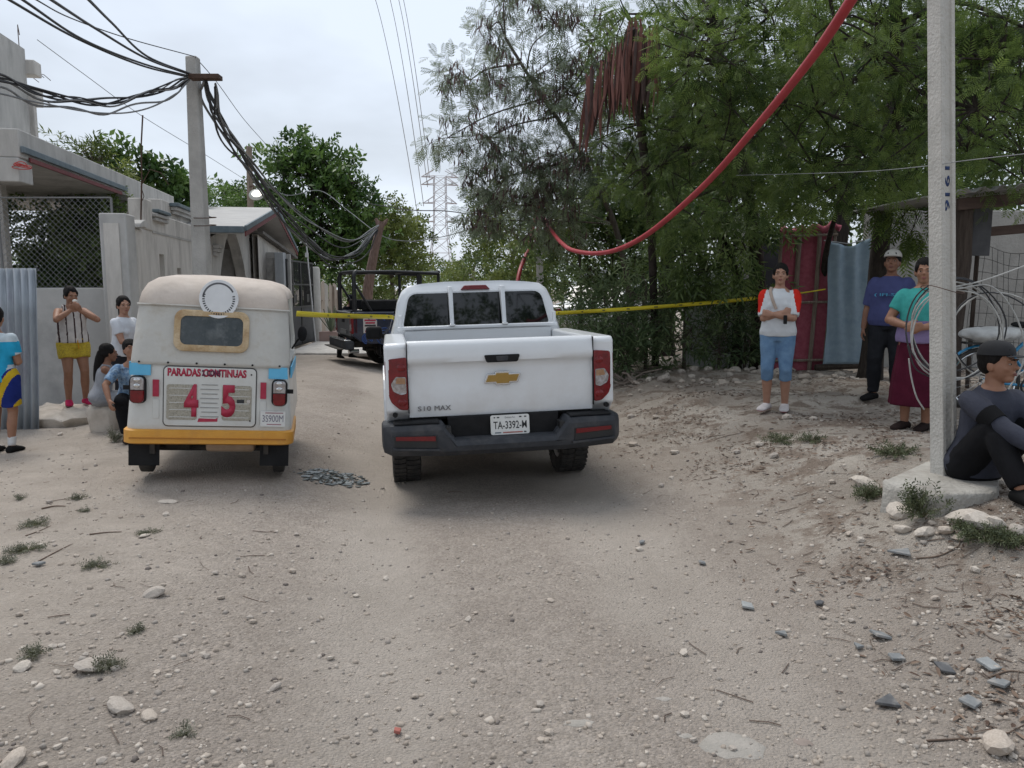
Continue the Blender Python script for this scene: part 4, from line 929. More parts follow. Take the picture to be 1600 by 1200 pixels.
# headache rack: two white bars up the back of the cab
rk = MB().box(-.80, .80, 1.545, 1.60, rail + .022, rail + .06).build('rack_base', white, truck, bevel=.01)
for x in (-.262, .262):
    MB().loft([[(x - .02, 1.55, rail + .03), (x + .02, 1.55, rail + .03), (x + .02, 1.575, rail + .03), (x - .02, 1.575, rail + .03)], [(x - .02, 1.64, 1.80), (x + .02, 1.64, 1.80), (x + .02, 1.80, 1.80), (x - .02, 1.80, 1.80)]]).build('rack_bar', white, truck, bevel=.006)
    MB().box(x - .028, x + .028, 1.53, 1.58, rail + .05, rail + .075).build('rack_foot', chrome, truck, bevel=.004)
for sg in (-1, 1): MB().box(sg * .77 - .015, sg * .77 + .015, 1.56, 1.60, rail + .03, rail + .17).build('rack_stub', white, truck, bevel=.006)
# place it: rear centre, yaw and a slight lean to the left
TR_YAW = R(9.0); TR_LOC = Vector((-.05, 6.17, -.05))
truck.location = TR_LOC; truck.rotation_euler = Euler((R(-.3), R(-1.5), TR_YAW), 'XYZ')
# ================================================================== three-wheeled cart (mototaxi)
tuk = empty('mototaxi', (0, 0, 0), (0, 0, 0), 'white three wheeled mototaxi with blue and orange bands and number 45', 'mototaxi')
tcan = M('cream_canvas', (.46, .45, .42), (.53, .52, .485), 3, .75, bump=.55, bscale=10, c3=(.38, .34, .28), s3=3, a3=.8)
ttop = M('peach_canvas', (.50, .43, .37), (.56, .49, .43), 3, .8, bump=.55, bscale=9, c3=(.42, .36, .31), s3=2, a3=.5)
tw_ = carpaint('cart_white', (.60, .61, .59), amt=.55, rough=.42)
torange = M('orange_paint', (.62, .28, .035), (.68, .33, .05), 6, .5, c3=(.45, .22, .06), s3=5, a3=.5)
tblue = M('sky_blue_band', (.10, .42, .66), (.13, .46, .70), 6, .5)
tred = M('red_sticker', (.36, .015, .045), (.42, .03, .07), 12, .55)
def plan(hw_, y0, y1, r, z, n=6, tilt=0):
    pts = []
    for (sx, cy, a0) in ((1, y1 - r, 0), (-1, y1 - r, 90), (-1, y0 + r, 180), (1, y0 + r, 270)):
        for k in range(n + 1):
            a = R(a0 + 90 * k / n); pts.append((sx * (hw_ - r) + r * math.cos(a), cy + r * math.sin(a), z))
    return pts
# lower tub
rg2 = [plan(.655, .05, 2.1, .10, .34), plan(.672, .0, 2.12, .10, .42), plan(.668, .0, 2.12, .10, .48), plan(.65, .004, 2.1, .09, .70), plan(.635, .014, 2.05, .08, .965)]
MB().loft(rg2).build('body', tw_, tuk, smooth=True)
b = MB(); b.loft([plan(.676, -.012, .9, .10, .315), plan(.69, -.03, .9, .10, .325), plan(.69, -.03, .9, .10, .425), plan(.676, -.012, .9, .10, .435)]); b.build('bumper', torange, tuk, smooth=True)
MB().box(-.63, .63, -.036, -.028, .362, .372).build('bumper_groove', M('orange_dark', (.4, .16, .02)), tuk)
# canvas hood
rings = [plan(.640, -.004, 2.3, .10, .955), plan(.645, .0, 2.3, .11, .985), plan(.635, .035, 2.28, .13, 1.15), plan(.620, .075, 2.25, .14, 1.33), plan(.612, .10, 2.2, .15, 1.42), plan(.618, .10, 2.2, .15, 1.43), plan(.60, .13, 2.15, .16, 1.52), plan(.565, .18, 2.1, .18, 1.595), plan(.50, .27, 2.0, .2, 1.645), plan(.38, .42, 1.85, .2, 1.675), plan(.18, .62, 1.6, .12, 1.688)]
hd2 = MB().loft(rings)
keep = []; mi2 = []
for f in hd2.f:
    c = sum((Vector(hd2.v[i]) for i in f), Vector()) / len(f)
    if len(f) > 4 and c.z < 1.2: continue
    if c.y > .85 and c.z < 1.5: continue
    keep.append(f); mi2.append(1 if c.z > 1.43 else 0)
hd2.f = keep; hd2.mi = mi2
hood = hd2.build('canvas_hood', [tcan, ttop], tuk, smooth=True)
sol = hood.modifiers.new('s', 'SOLIDIFY'); sol.thickness = .006
for k in range(6): MB().ell((-.56 + k * .224, -.008, .975), (.009, .005, .009), 10, 6).build('snap', plast_b, hood)
# piping seams
sm_ = MB(); q = plan(.621, .093, 2.2, .15, 1.425); q = [p for p in q if p[1] < .86]; 
ql = sorted([p for p in q if p[0] < 0], key=lambda p: -p[1]); qr = sorted([p for p in q if p[0] >= 0], key=lambda p: p[1])
sm_.tube([(x * 1.0, y - .002, z + .02 * (1 - abs(x) / .62)) for x, y, z in ql + qr], .008, 6).build('seam', tcan, hood, smooth=True)
# rear window: taped frame and murky film
def hy(z): return np.interp(z, [.985, 1.15, 1.33, 1.42, 1.52], [.0, .035, .075, .10, .13])
wfm = frame((0.0, float(hy(1.235)) - .012, 1.235), (1, 0, 0), (0, float(hy(1.35) - hy(1.1)) / .25, 1))
def wring(w_, h_, r, d_): return [wfm @ Vector((x, z, d_)) for x, z in rrect(w_, h_, r, 6)]
b = MB(); b.loft([wring(.60, .335, .075, -.012), wring(.60, .335, .075, .010), wring(.575, .31, .07, .017), wring(.50, .235, .05, .012), wring(.50, .235, .05, -.012)], cap=False)
b.build('window_frame', M('yellowed_tape', (.42, .29, .15), (.54, .42, .27), 9, .7, bump=.5, bscale=60, c3=(.30, .17, .07), s3=7, a3=.8), hood, smooth=True)
b = MB(); b.loft([wring(.51, .245, .05, .000), wring(.51, .245, .05, .004)]); b.build('window_film', M('murky_film', (.035, .045, .05), (.06, .07, .075), 4, .22, spec=.6, c3=(.22, .23, .23), s3=7, a3=.35, bump=.5, bscale=14), hood)
# round sticker with toothed ring
stm = frame((.045, .092, 1.495), (1, 0, 0), (0, .16, 1)); 
b = MB(); b.loft([[stm @ Vector((.158 * math.cos(2 * math.pi * k / 36), .158 * math.sin(2 * math.pi * k / 36), d_)) for k in range(36)] for d_ in (-.03, .014)]); stk = b.build('round_sticker', M('sticker_white', (.62, .63, .64), (.68, .69, .7), 8, .5), hood, bevel=.002)
for k in range(24):
    a0 = R(-195 + k * 9.0)
    b = MB(); ri, ro = .112, .132
    if a0 > R(35) - 7 : pass
    b.loft([[stm @ Vector((rr_ * math.cos(a0 + da), rr_ * math.sin(a0 + da), d_)) for rr_, da in ((ri, -.05), (ro, -.05), (ro, .03), (ri, .03))] for d_ in (.0135, .0152)]); b.build('ring_tooth', platek, stk)
for a_s, a_e in ((28, 172),):
    b = MB(); nn = 22
    pts_o = [(.134 * math.cos(R(a_s + (a_e - a_s) * k / nn)), .134 * math.sin(R(a_s + (a_e - a_s) * k / nn))) for k in range(nn + 1)]; pts_i = [(.120 * math.cos(R(a_s + (a_e - a_s) * k / nn)), .120 * math.sin(R(a_s + (a_e - a_s) * k / nn))) for k in range(nn + 1)]
    b.loft([[stm @ Vector((*o_, .0135)), stm @ Vector((*o_, .0152)), stm @ Vector((*i_, .0152)), stm @ Vector((*i_, .0135))] for o_, i_ in zip(pts_o, pts_i)]); b.build('ring_band', M('ink_grey', (.10, .10, .11)), stk)
# rear panel
def ry(z): return float(np.interp(z, [.42, .48, .70, .965], [0, 0, .004, .014]))
pnl = frame((.0, ry(.70) - .001, .705), (1, 0, 0), (0, .022, 1))
b = MB(); b.loft([[pnl @ Vector((x, z, d_)) for x, z in rrect(.735, .475, .035, 4)] for d_ in (-.004, .010)]); ep = b.build('engine_cover', tw_, tuk, bevel=.004)
b = MB(); b.loft([[pnl @ Vector((x, z, d_)) for x, z in rrect(w_, h_, .04, 4)] for w_, h_, d_ in ((.75, .49, -.002), (.75, .49, .004), (.735, .475, .004), (.735, .475, -.002))], cap=False); b.build('cover_seam', M('seam_dark', (.05, .05, .05)), ep)
text('lettering', 'PARADAS CONTINUAS', .63, tred, ep, pnl @ Matrix.Translation((-.025, .195, .010)), height=.066, depth=.0015, bold=.05)
text('overpainted_lettering', '2, CON5', .15, M('smudge_ink', (.10, .012, .045)), ep, pnl @ Matrix.Translation((.005, .190, .0118)), height=.06, depth=.0015, bold=.05)
perf = M('perforated', (.46, .42, .33), (.54, .51, .44), 60, .8, bump=.8, bscale=220, c3=(.20, .18, .14), s3=90, a3=.9)
for x0 in (-.225, .215):
    b = MB(); b.loft([[pnl @ Vector((x0 + x, z - .045, d_)) for x, z in rrect(.24, .285, .02, 3)] for d_ in (.009, .0155)]); gr = b.build('grille_panel', perf, ep, bevel=.003)
    for k in range(5):
        zz = -.165 + k * .058
        b = MB(); b.loft([[pnl @ Vector((x0 + x, zz + z, d_)) for x, z in rrect(.2, .006, .002, 1)] for d_ in (.015, .0175)]); b.build('rib', tw_, gr)
for k in range(8):
    zz = -.16 + k * .037
    b = MB(); b.loft([[pnl @ Vector((-.005 + x, zz + z, d_)) for x, z in rrect(.13 if k % 2 else .15, .007, .003, 2)] for d_ in (.009, .014)]); b.build('louvre', M('louvre_grey', (.25, .25, .24), (.32, .32, .31), 20, .6), ep)
for ch, x in (('4', -.15), ('5', .148)):
    text('number', ch, .115, tred, ep, pnl @ Matrix.Translation((x, -.03, .0175)), height=.265, depth=.002, bold=.05)
b = MB(); b.loft([[pnl @ Vector((x, z, d_)) for x, z in ((-.10, -.205), (.06, -.200), (.062, -.168), (.045, -.178), (-.09, -.175))] for d_ in (.0095, .0118)]); b.build('torn_sticker', tred, ep)
b = MB(); b.loft([[pnl @ Vector((x + .245, z - .03, d_)) for x, z in rrect(.06, .03, .004, 2)] for d_ in (.0150, .018)]); b.build('maker_badge', platek, ep)
b = MB(); b.loft([[pnl @ Vector((.312 + .014 * math.cos(2 * math.pi * k / 16), -.03 + .014 * math.sin(2 * math.pi * k / 16), d_)) for k in range(16)] for d_ in (.0150, .018)]); b.build('round_badge', chrome, ep)
for x, z in ((.33, .19), (.325, -.19), (.21, .19)): MB().ell(pnl @ Vector((x, z, .012)), (.007, .005, .007), 8, 6).build('screw', plast_b, ep)
for sg in (-1, 1):
    b = MB(); b.loft([[(sg * x, y, z) for x, y, z in ((.47, -.004 + .014, .962), (.645 - .02, .008 + .002, .962), (.652 - .02, .004, .868), (.47, -.001, .868))], [(sg * x, y - .007, z) for x, y, z in ((.47, .008, .962), (.625, .008, .962), (.632, .0, .868), (.47, .0, .868))]]); b.build('blue_band', tblue, tuk)
    b = MB(); b.loft([[(sg * .648, y, z) for y, z in ((.1, .962), (.1, .868))] + [(sg * .656, y, z) for y, z in ((1.2, .868), (1.2, .962))], [(sg * .66, y, z) for y, z in ((.1, .962), (.1, .868))] + [(sg * .664, y, z) for y, z in ((1.2, .868), (1.2, .962))]]); b.build('blue_band', tblue, tuk)
    lx = sg * .565
    tl = MB().loft([[(lx + x, -.01, .755 + z) for x, z in rrect(.135, .225, .045, 5)], [(lx + x, -.045, .755 + z) for x, z in rrect(.125, .215, .045, 5)]]).build('lamp_housing', plast_b, tuk, bevel=.006)
    MB().loft([[(lx + x, -.042, .705 + z) for x, z in rpoly([(-.054, .045), (.054, .045), (.054, -.055), (-.054, -.055)], [.004, .004, .035, .035], 4)], [(lx + x, -.062, .705 + z) for x, z in rpoly([(-.048, .045), (.048, .045), (.048, -.05), (-.048, -.05)], [.004, .004, .035, .035], 4)]]).build('red_lens', lens_r, tl, bevel=.004)
    MB().loft([[(lx + x, -.042, .803 + z) for x, z in rpoly([(-.054, -.048), (.054, -.048), (.054, .055), (-.054, .055)], [.004, .004, .035, .035], 4)], [(lx + x, -.060, .803 + z) for x, z in rpoly([(-.048, -.048), (.048, -.048), (.048, .05), (-.048, .05)], [.004, .004, .035, .035], 4)]]).build('clear_lens', lens_c, tl, bevel=.004)
    for zz in (.79, .835): MB().ell((lx, -.060, zz), (.026, .008, .018), 10, 6).build('bulb', chrome, tl, smooth=True)
    MB().box(lx + sg * .06, lx + sg * .115, -.012, -.002, .75, .785).build('lamp_strap', plast_b, tl)
    MB().box(sg * .43 - .024, sg * .43 + .024, -.008, .003, .70, .835).build('red_reflector', tred, tuk)
    MB().box(sg * .43 - .026, sg * .43 + .026, -.003, .003, .52, .68).build('side_plate', tw_, tuk, bevel=.002)
    fl = MB().box(sg * .53 - .122, sg * .53 + .122, .05, .062, .125, .33); fl.build('mud_flap', plast_b, tuk, bevel=.004)
    MB().box(sg * .46 - .02, sg * .46 + .02, .02, .045, .23, .34).build('flap_bracket', steelu, tuk)
    wheel(tuk, sg * .56, .38, .215, .105)
    MB().ell((sg * .715, 1.55, 1.16), (.05, .03, .08), 12, 8).build('mirror', plast_b, tuk, smooth=True)
    MB().tube([(sg * .61, 1.6, 1.0), (sg * .66, 1.58, 1.08), (sg * .71, 1.56, 1.14)], .01, 6).build('mirror_stalk', plast_b, tuk)
    MB().tube([(sg * .6, 2.18, .6), (sg * .6, 2.12, 1.1), (sg * .54, 1.95, 1.58)], .022, 8).build('hood_post', tw_, tuk)
MB().box(-.05, .36, .12, .34, .225, .335).build('muffler', M('tan_muffler', (.34, .24, .16), (.42, .31, .22), 8, .7, metal=.3), tuk, bevel=.03, seg=3)
MB().tube([(-.05, .3, .30), (-.2, .35, .28), (-.28, .45, .3)], .025, 8).build('exhaust_pipe', steelu, tuk)
MB().box(-.42, -.2, .3, .6, .21, .34).build('engine_block', steelu, tuk, bevel=.02)
MB().box(-.42, .42, .16, 2.0, .30, .36).build('underframe', steelu, tuk)
MB().tube([(-.5, .38, .215), (.5, .38, .215)], .03, 8).build('axle', steelu, tuk)
MB().box(-.58, .58, .55, 1.05, .6, 1.0).build('bench_seat', plast_b, tuk, bevel=.05)
wheel(tuk, 0, 2.3, .215, .105); MB().tube([(0, 2.3, .215), (0, 2.16, .6), (0, 2.05, 1.0)], .04, 8).build('fork', steelu, tuk)
MB().loft([[(-.55, 2.12, 1.02), (.55, 2.12, 1.02), (.5, 1.98, 1.52), (-.5, 1.98, 1.52)], [(-.55, 2.125, 1.02), (.55, 2.125, 1.02), (.5, 1.985, 1.52), (-.5, 1.985, 1.52)]]).build('windscreen', M('cart_glass', (.03, .04, .04), None, rough=.1, spec=.6), tuk)
pm = frame((.515, -.012, .535), (1, 0, 0), (0, .04, 1))
b = MB(); b.loft([[pm @ Vector((x, z, dd)) for x, z in rrect(.208, .128, .01, 3)] for dd in (0, .004)]); np2 = b.build('number_plate', platew, tuk, bevel=.001)
text('plate_number', '3S900M', .175, M('plate_violet', (.16, .15, .20)), np2, pm @ Matrix.Translation((0, .004, .004)), height=.056, depth=.0012)
for z, w2 in ((.05, .15), (-.045, .12)): b = MB(); b.loft([[pm @ Vector((x + .01, z + q, dd)) for x, q in rrect(w2, .009, .002, 1)] for dd in (.0035, .005)]); b.build('plate_mark', M('plate_pink', (.35, .2, .22)), np2)
TK_LOC = Vector((-2.485, 6.20, .14)); tuk.location = TK_LOC; tuk.scale = (.95, 1, 1); tuk.rotation_euler = Euler((0, R(3.4), R(14)), 'XYZ')
# ================================================================== patrol pickup across the road
pol = empty('patrol_truck', (0, 0, 0), (0, 0, 0), 'dark blue patrol pickup with black roll cage parked across the road', 'pickup truck')
pickup(pol, navy)
b = MB(); b.loft([[(x, y, z) for y, z in [(.02, .80), (.0, 1.0), (.012, 1.2), (-.004, 1.34), (.03, 1.36), (.08, 1.35), (.08, .80)]] for x in np.linspace(-.735, .735, 5)]); ptg = b.build('tailgate', M('tailgate_grey', (.075, .076, .08), (.11, .11, .115), 5, .5), pol, smooth=True)
MB().box(-.12, .12, -.012, .01, 1.1, 1.18).build('handle', plast_b, ptg, bevel=.006)
MB().box(-.35, .35, -.014, .006, .84, .94).build('tailgate_plate', M('plate_dull', (.14, .14, .14)), ptg)
for sg in (-1, 1):
    tl = MB().box(sg * .84 - .09, sg * .84 + .09, -.015, .14, .86, 1.24).build('tail_light', lens_r, pol, bevel=.02)
    MB().box(sg * .84 - .08, sg * .84 + .08, -.019, -.008, .93, 1.08).build('reverse_lens', lens_c, tl, bevel=.006)
    st = MB().box(sg * .94 - .004, sg * .94 + .004, .26, .58, .88, 1.22).build('notice_board', M('notice_white', (.5, .48, .47), (.58, .55, .53), 10, .6), pol)
    for k, (z, w2, mm) in enumerate(((1.17, .26, 'r'), (1.11, .22, 'r'), (1.05, .26, 'k'), (.98, .2, 'k'), (.92, .24, 'r'))):
        MB().box(sg * .946 - .003, sg * .946 + .003, .42 - w2 / 2, .42 + w2 / 2, z - .018, z + .018).build('notice_line', tred if mm == 'r' else platek, st)
pb = MB().box(-.92, .92, -.17, .05, .5, .70).build('rear_bumper', plast, pol, bevel=.03)
MB().box(-.9, .9, -.18, -.02, .70, .73).build('bumper_step', chrome, pb, bevel=.01)
MB().box(-.85, .85, -.30, -.18, .50, .525).build('step_plate', steelu, pol, bevel=.008)
# blue swirls on the flank
swm = M('swirl_blue', (.02, .06, .22), (.03, .08, .27), 6, .4)
for (cy, cz, r0) in ((.75, .80, .19), (1.35, 1.14, .12), (.35, .75, .12)):
    for k in range(3):
        r1 = r0 * (1 - .3 * k)
        for sg in (-1, 1): MB().tube([(sg * .933, cy + r1 * math.cos(t), cz + r1 * math.sin(t)) for t in [R(-40 + 300 * i / 22) for i in range(23)]], .013, 5).build('swirl_stripe', swm, pol)
for k in range(4):
    for sg in (-1, 1): MB().tube([(sg * .934, .3 + .17 * k, 1.30), (sg * .934, .36 + .17 * k, 1.24), (sg * .934, .42 + .17 * k, 1.16)], .018, 5).build('swirl_stripe', swm, pol)
MB().tube([(.7, .2, .45), (.7, .02, .45), (.7, -.03, .44)], .05, 12).build('tailpipe', chrome, pol)
# roll cage with bench
cg = empty_part = None
zt = 2.28
def cage(name, pts, r=.038): return MB().tube(pts, r, 8).build(name, black, pol, smooth=True)
for sg in (-1, 1):
    cage('cage_post', [(sg * .80, .10, 1.34), (sg * .80, .10, zt - .12), (sg * .78, .13, zt - .03), (sg * .72, .18, zt)], .05); cage('cage_post', [(sg * .80, 1.62, 1.34), (sg * .80, 1.62, zt - .05)])
    cage('cage_rail', [(sg * .76, .12, zt - .02), (sg * .78, 1.0, zt), (sg * .78, 2.15, zt - .04)])
    cage('cage_brace', [(sg * .8, .12, 2.0), (sg * .8, .5, 1.36)], .03)
    cage('cage_post', [(sg * .72, 2.15, zt - .05), (sg * .70, 2.15, 1.83)])
for y in (.16, .8, 1.5, 2.15): cage('cage_bar', [(-.76, y, zt), (.76, y, zt)], .034)
for sg in (-1, 1): MB().box(sg * .66 - .03, sg * .66 + .03, .3, 1.55, 1.38, 1.62).build('bench_back', plast_b, pol, bevel=.04)
MB().box(-.3, .3, .3, 1.55, 1.0, 1.1).build('bench_seat', plast_b, pol, bevel=.03)
q = at(551, 560, 17.6)   # right rear corner near here
a_ = R(-66); pol.rotation_euler = (0, 0, a_)
off = Matrix.Rotation(a_, 3, 'Z') @ Vector((.93, 0, 0))
pol.location = (q.x - off.x, 17.6 - off.y, gz(q.x + 1.0, 18) + .0)
# ================================================================== people
def evalmesh(b, voxel, smooth=2, name='tmp'):
    me = bpy.data.meshes.new(name); me.from_pydata([tuple(v) for v in b.v], [], b.f); me.update()
    bm = bmesh.new(); bm.from_mesh(me); bmesh.ops.recalc_face_normals(bm, faces=bm.faces); bm.to_mesh(me); bm.free()
    o = bpy.data.objects.new(name, me); col.objects.link(o)
    r = o.modifiers.new('r', 'REMESH'); r.mode = 'VOXEL'; r.voxel_size = voxel; r.adaptivity = 0
    if smooth:
        q = o.modifiers.new('s', 'SMOOTH'); q.factor = .5; q.iterations = smooth
    dg = bpy.context.evaluated_depsgraph_get(); out = bpy.data.meshes.new_from_object(o.evaluated_get(dg))
    bpy.data.objects.remove(o); bpy.data.meshes.remove(me)
    return out
def dress(me, amp, freq, seed, matfn=None, stretch=1.0):
    n = len(me.vertices); co = np.empty(n * 3, np.float32); me.vertices.foreach_get('co', co); co = co.reshape(-1, 3)
    no = np.empty(n * 3, np.float32); me.vertex_normals.foreach_get('vector', no); no = no.reshape(-1, 3)
    if amp:
        a = fbm(co[:, 0] * freq + co[:, 1] * freq * .7, co[:, 2] * freq * stretch, 3, seed) - .45
        b_ = np.abs(vnoise((co[:, 0] + co[:, 2] * .9) * freq * .8 + 9, (co[:, 1] - co[:, 2] * .5) * freq * .8, seed + 3) - .5)
        co = co + no * (amp * (a * 1.2 - b_))[:, None]; me.vertices.foreach_set('co', co.ravel())
    me.polygons.foreach_set('use_smooth', np.ones(len(me.polygons), bool))
    if matfn:
        c = np.empty(len(me.polygons) * 3, np.float32); me.polygons.foreach_get('center', c); c = c.reshape(-1, 3)
        me.polygons.foreach_set('material_index', np.asarray(matfn(c), np.int32))
    me.update()
def ik(a, c, l1, l2, pole):
    a, c = Vector(a), Vector(c); d = c - a; L_ = d.length; mx_ = (l1 + l2) * .995
    if L_ > mx_: c = a + d * (mx_ / L_); d = c - a; L_ = mx_
    k = (l1 * l1 - l2 * l2 + L_ * L_) / (2 * L_); h = math.sqrt(max(l1 * l1 - k * k, 0))
    u = d / L_; p = Vector(pole); p = p - u * p.dot(u); p.normalize()
    return a + u * k + p * h, c
TORSO = [(-.10, .10, .085, .012), (-.05, .158, .113, .015), (.0, .166, .117, .01), (.07, .150, .108, 0), (.14, .138, .10, -.005), (.22, .142, .104, -.006), (.30, .152, .110, -.006), (.37, .156, .102, 0), (.42, .140, .086, .006), (.455, .092, .068, .012), (.485, .058, .056, .012)]
SK1 = M('skin_brown', (.27, .135, .085), (.31, .16, .10), 12, .55, spec=.35)
SK2 = M('skin_tan', (.34, .185, .125), (.38, .21, .145), 12, .55, spec=.35)
SK3 = M('skin_dark', (.20, .095, .06), (.24, .12, .075), 12, .55, spec=.35)
HAIR = M('black_hair', (.006, .005, .005), (.012, .010, .009), 60, .7, spec=.15, stretch=(1, 1, .12), bump=.4, bscale=90)
EYEW = M('eye_white', (.30, .25, .22)); EYEB = M('eye_dark', (.012, .008, .006), None, rough=.2); LIP = M('lip', (.25, .085, .075)); LIPD = M('lip_brown', (.17, .065, .055))
class Human:
    def __init__(s, label, loc, yaw, H=1.6, skin=SK1, female=True, fat=1.0, lean=0, roll=0, twist=0, pelvis=(0, 0, .885), head=(0, 0, 0), handR=None, handL=None, poleR=(-.5, .9, -.3), poleL=(.5, .9, -.3),
                 footR=(-.09, .03, .075), footL=(.09, .03, .075), kneeR=(-.08, -1, 0), kneeL=(.08, -1, 0), toeR=-8, toeL=8, hs=1.0, curl=.5, palm=(0, 0), voxel=.0075, fdir=(None, None)):
        s.k = H / 1.63; s.root = empty('person', loc, (0, 0, R(yaw)), label, 'person'); s.skin = skin; s.female = female; s.fat = fat; s.voxel = voxel
        k = s.k
        P = Vector(pelvis) * k
        s.T = Matrix.Translation(P) @ Matrix.Rotation(R(roll), 4, 'Y') @ Matrix.Rotation(R(lean), 4, 'X')      # lean>0: chest goes to -Y
        s.TW = s.T @ Matrix.Rotation(R(twist), 4, 'Z')
        sh = {}; s.j = {}
        for nm, sg in (('R', -1), ('L', 1)):
            sh_ = s.TW @ Vector((sg * .152 * k, .004 * k, .40 * k)); hp = s.T @ Vector((sg * .082 * k, .005, -.035 * k))
            hand = handR if nm == 'R' else handL; pole = poleR if nm == 'R' else poleL
            tgt = Vector(hand) * k if hand else Vector((sg * .23, -.03, .74)) * k
            el, wr = ik(sh_, tgt, .27 * k, .235 * k, pole)
            ft = Vector(footR if nm == 'R' else footL) * k
            kn, an = ik(hp, ft, .39 * k, .395 * k, kneeR if nm == 'R' else kneeL)
            s.j[nm] = dict(sh=sh_, el=el, wr=wr, hp=hp, kn=kn, an=an, toe=R(toeR if nm == 'R' else toeL), sg=sg, fd=fdir[0] if nm == 'R' else fdir[1])
        nk = s.TW @ Vector((0, .012 * k, .485 * k)); s.nk = nk
        hp_, hyaw, hroll = head
        # head turns on the neck; yaw>0 turns to the person's left
        s.HM = Matrix.Translation(nk) @ Matrix.Rotation(R(hyaw), 4, 'Z') @ Matrix.Rotation(R(hroll), 4, 'Y') @ Matrix.Rotation(R(hp_), 4, 'X') @ Matrix.Translation((0, -.022 * k * hs, .135 * k * hs)) @ Matrix.Scale(k * hs, 4)
        s.curl = curl; s.palm = palm
        s.body()
    def tor(s, b, z0, z1, off, flare=0, M_=None, n=22):
        k = s.k; M_ = s.TW if M_ is None else M_; rings = []
        tz = np.array([t[0] for t in TORSO])
        zs = [z0] + [t[0] for t in TORSO if z0 + .01 < t[0] < z1 - .01] + [z1]
        for z in zs:
            rx = np.interp(z, tz, [t[1] for t in TORSO]); ry = np.interp(z, tz, [t[2] for t in TORSO]); cy = np.interp(z, tz, [t[3] for t in TORSO])
            f = 1 + (s.fat - 1) * math.exp(-((z - .13) / .16) ** 2) + (s.fat - 1) * .45
            o_ = off * (1 if z < .36 else max(.45, 1 - (z - .36) * 6)) + flare * max(0, (.15 - z))
            if z < 0: rx = max(rx, .15) if off > 0 else rx; ry = max(ry, .108) if off > 0 else ry
            a = rx * f + o_; c = ry * (1 + (f - 1) * 1.5) + o_
            if s.female and .1 < z < .36: c += 0
            yoff = cy - (f - 1) * .05
            rings.append([M_ @ Vector((a * math.cos(2 * math.pi * i / n) * k, (yoff + c * math.sin(2 * math.pi * i / n)) * k, z * k)) for i in range(n)])
        b.loft(rings)
        if s.female and z1 > .3:
            for sg in (-1, 1): b.ell((sg * .064 * k, -.078 * k, .285 * k), ((.058 + off * .5) * k, (.05 + off) * k, (.058 + off * .5) * k), 14, 9, mat=M_)
    def armpts(s, nm, off, end=2.0):
        j = s.j[nm]; k = s.k; f = 1 + (s.fat - 1) * .6
        pts = [(j['sh'], .052), (j['sh'].lerp(j['el'], .3), .052), (j['sh'].lerp(j['el'], .7), .044), (j['el'], .039), (j['el'].lerp(j['wr'], .25), .041), (j['el'].lerp(j['wr'], .65), .033), (j['wr'], .0255)]
        par = [0, .3, .7, 1, 1.25, 1.65, 2]
        P, Q = [], []
        for (p, r), t in zip(pts, par):
            if t <= end + 1e-6: P.append(p); Q.append((r * f + off * (.8 if t == 0 else 1)) * k)
        if end < 2:
            i = max(q for q in range(7) if par[q] <= end); 
            if par[i] < end - .02:
                t = (end - par[i]) / (par[i + 1] - par[i]); P.append(pts[i][0].lerp(pts[i + 1][0], t)); Q.append(((pts[i][1] * (1 - t) + pts[i + 1][1] * t) * f + off) * k)
        return P, Q
    def legpts(s, nm, off, end=2.0, start=0):
        j = s.j[nm]; k = s.k; f = 1 + (s.fat - 1) * .5
        hp, kn, an = j['hp'], j['kn'], j['an']
        back = Vector((0, .012, 0)) * k
        pts = [(hp, .092), (hp.lerp(kn, .3), .083), (hp.lerp(kn, .65), .066), (kn, .054), (kn.lerp(an, .15) + back * .3, .051), (kn.lerp(an, .38) + back, .054), (kn.lerp(an, .7) + back * .5, .042), (an, .035)]
        par = [0, .3, .65, 1, 1.15, 1.38, 1.7, 2]
        P, Q = [], []
        for (p, r), t in zip(pts, par):
            if start - 1e-6 <= t <= end + 1e-6: P.append(p); Q.append((r * f + off) * k)
        if end < 2:
            i = max(q for q in range(8) if par[q] <= end)
            if par[i] < end - .02:
                t = (end - par[i]) / (par[i + 1] - par[i]); P.append(pts[i][0].lerp(pts[i + 1][0], t)); Q.append(((pts[i][1] * (1 - t) + pts[i + 1][1] * t) * f + off) * k)
        return P, Q
    def foot(s, b, nm, off):
        j = s.j[nm]; k = s.k; m = Matrix.Translation(j['an']) @ Matrix.Rotation(j['toe'], 4, 'Z')
        zb = -.075 * k
        rings = []
        for y, w_, h in ((.062, .024, .04), (.05, .034, .062), (.01, .036, .085), (-.05, .038, .068), (-.10, .044, .05), (-.14, .042, .036), (-.165, .028, .024), (-.172, .014, .014)):
            w2 = (w_ + off) * k; h2 = (h + off) * k
            ring = []
            for i in range(12):
                a = 2 * math.pi * i / 12; c_, s_ = math.cos(a), math.sin(a)
                ring.append(m @ Vector((w2 * c_, y * k * (1 + off * 3), zb + (h2 * (.5 + .5 * s_) if s_ > -.7 else 0))))
            rings.append(ring)
        b.loft(rings)
    def hand(s, b, nm):
        j = s.j[nm]; k = s.k; d = (j['wr'] - j['el']).normalized()
        if j['fd'] is not None: d = Vector(j['fd']).normalized()
        sg = j['sg']
        # palm normal towards the body by default
        pn = Vector(s.palm if len(s.palm) == 3 else (-sg, 0.2, 0)); pn = (pn - d * pn.dot(d))
        if pn.length < .1: pn = Vector((0, 1, 0)) - d * d.y
        pn.normalize(); ac = d.cross(pn).normalized()
        if ac.y > 0: ac = -ac       # across the palm, pointing to the thumb side (forward)
        w_ = j['wr']; P = lambda a, c, n_: w_ + (d * a + ac * c + pn * n_) * k
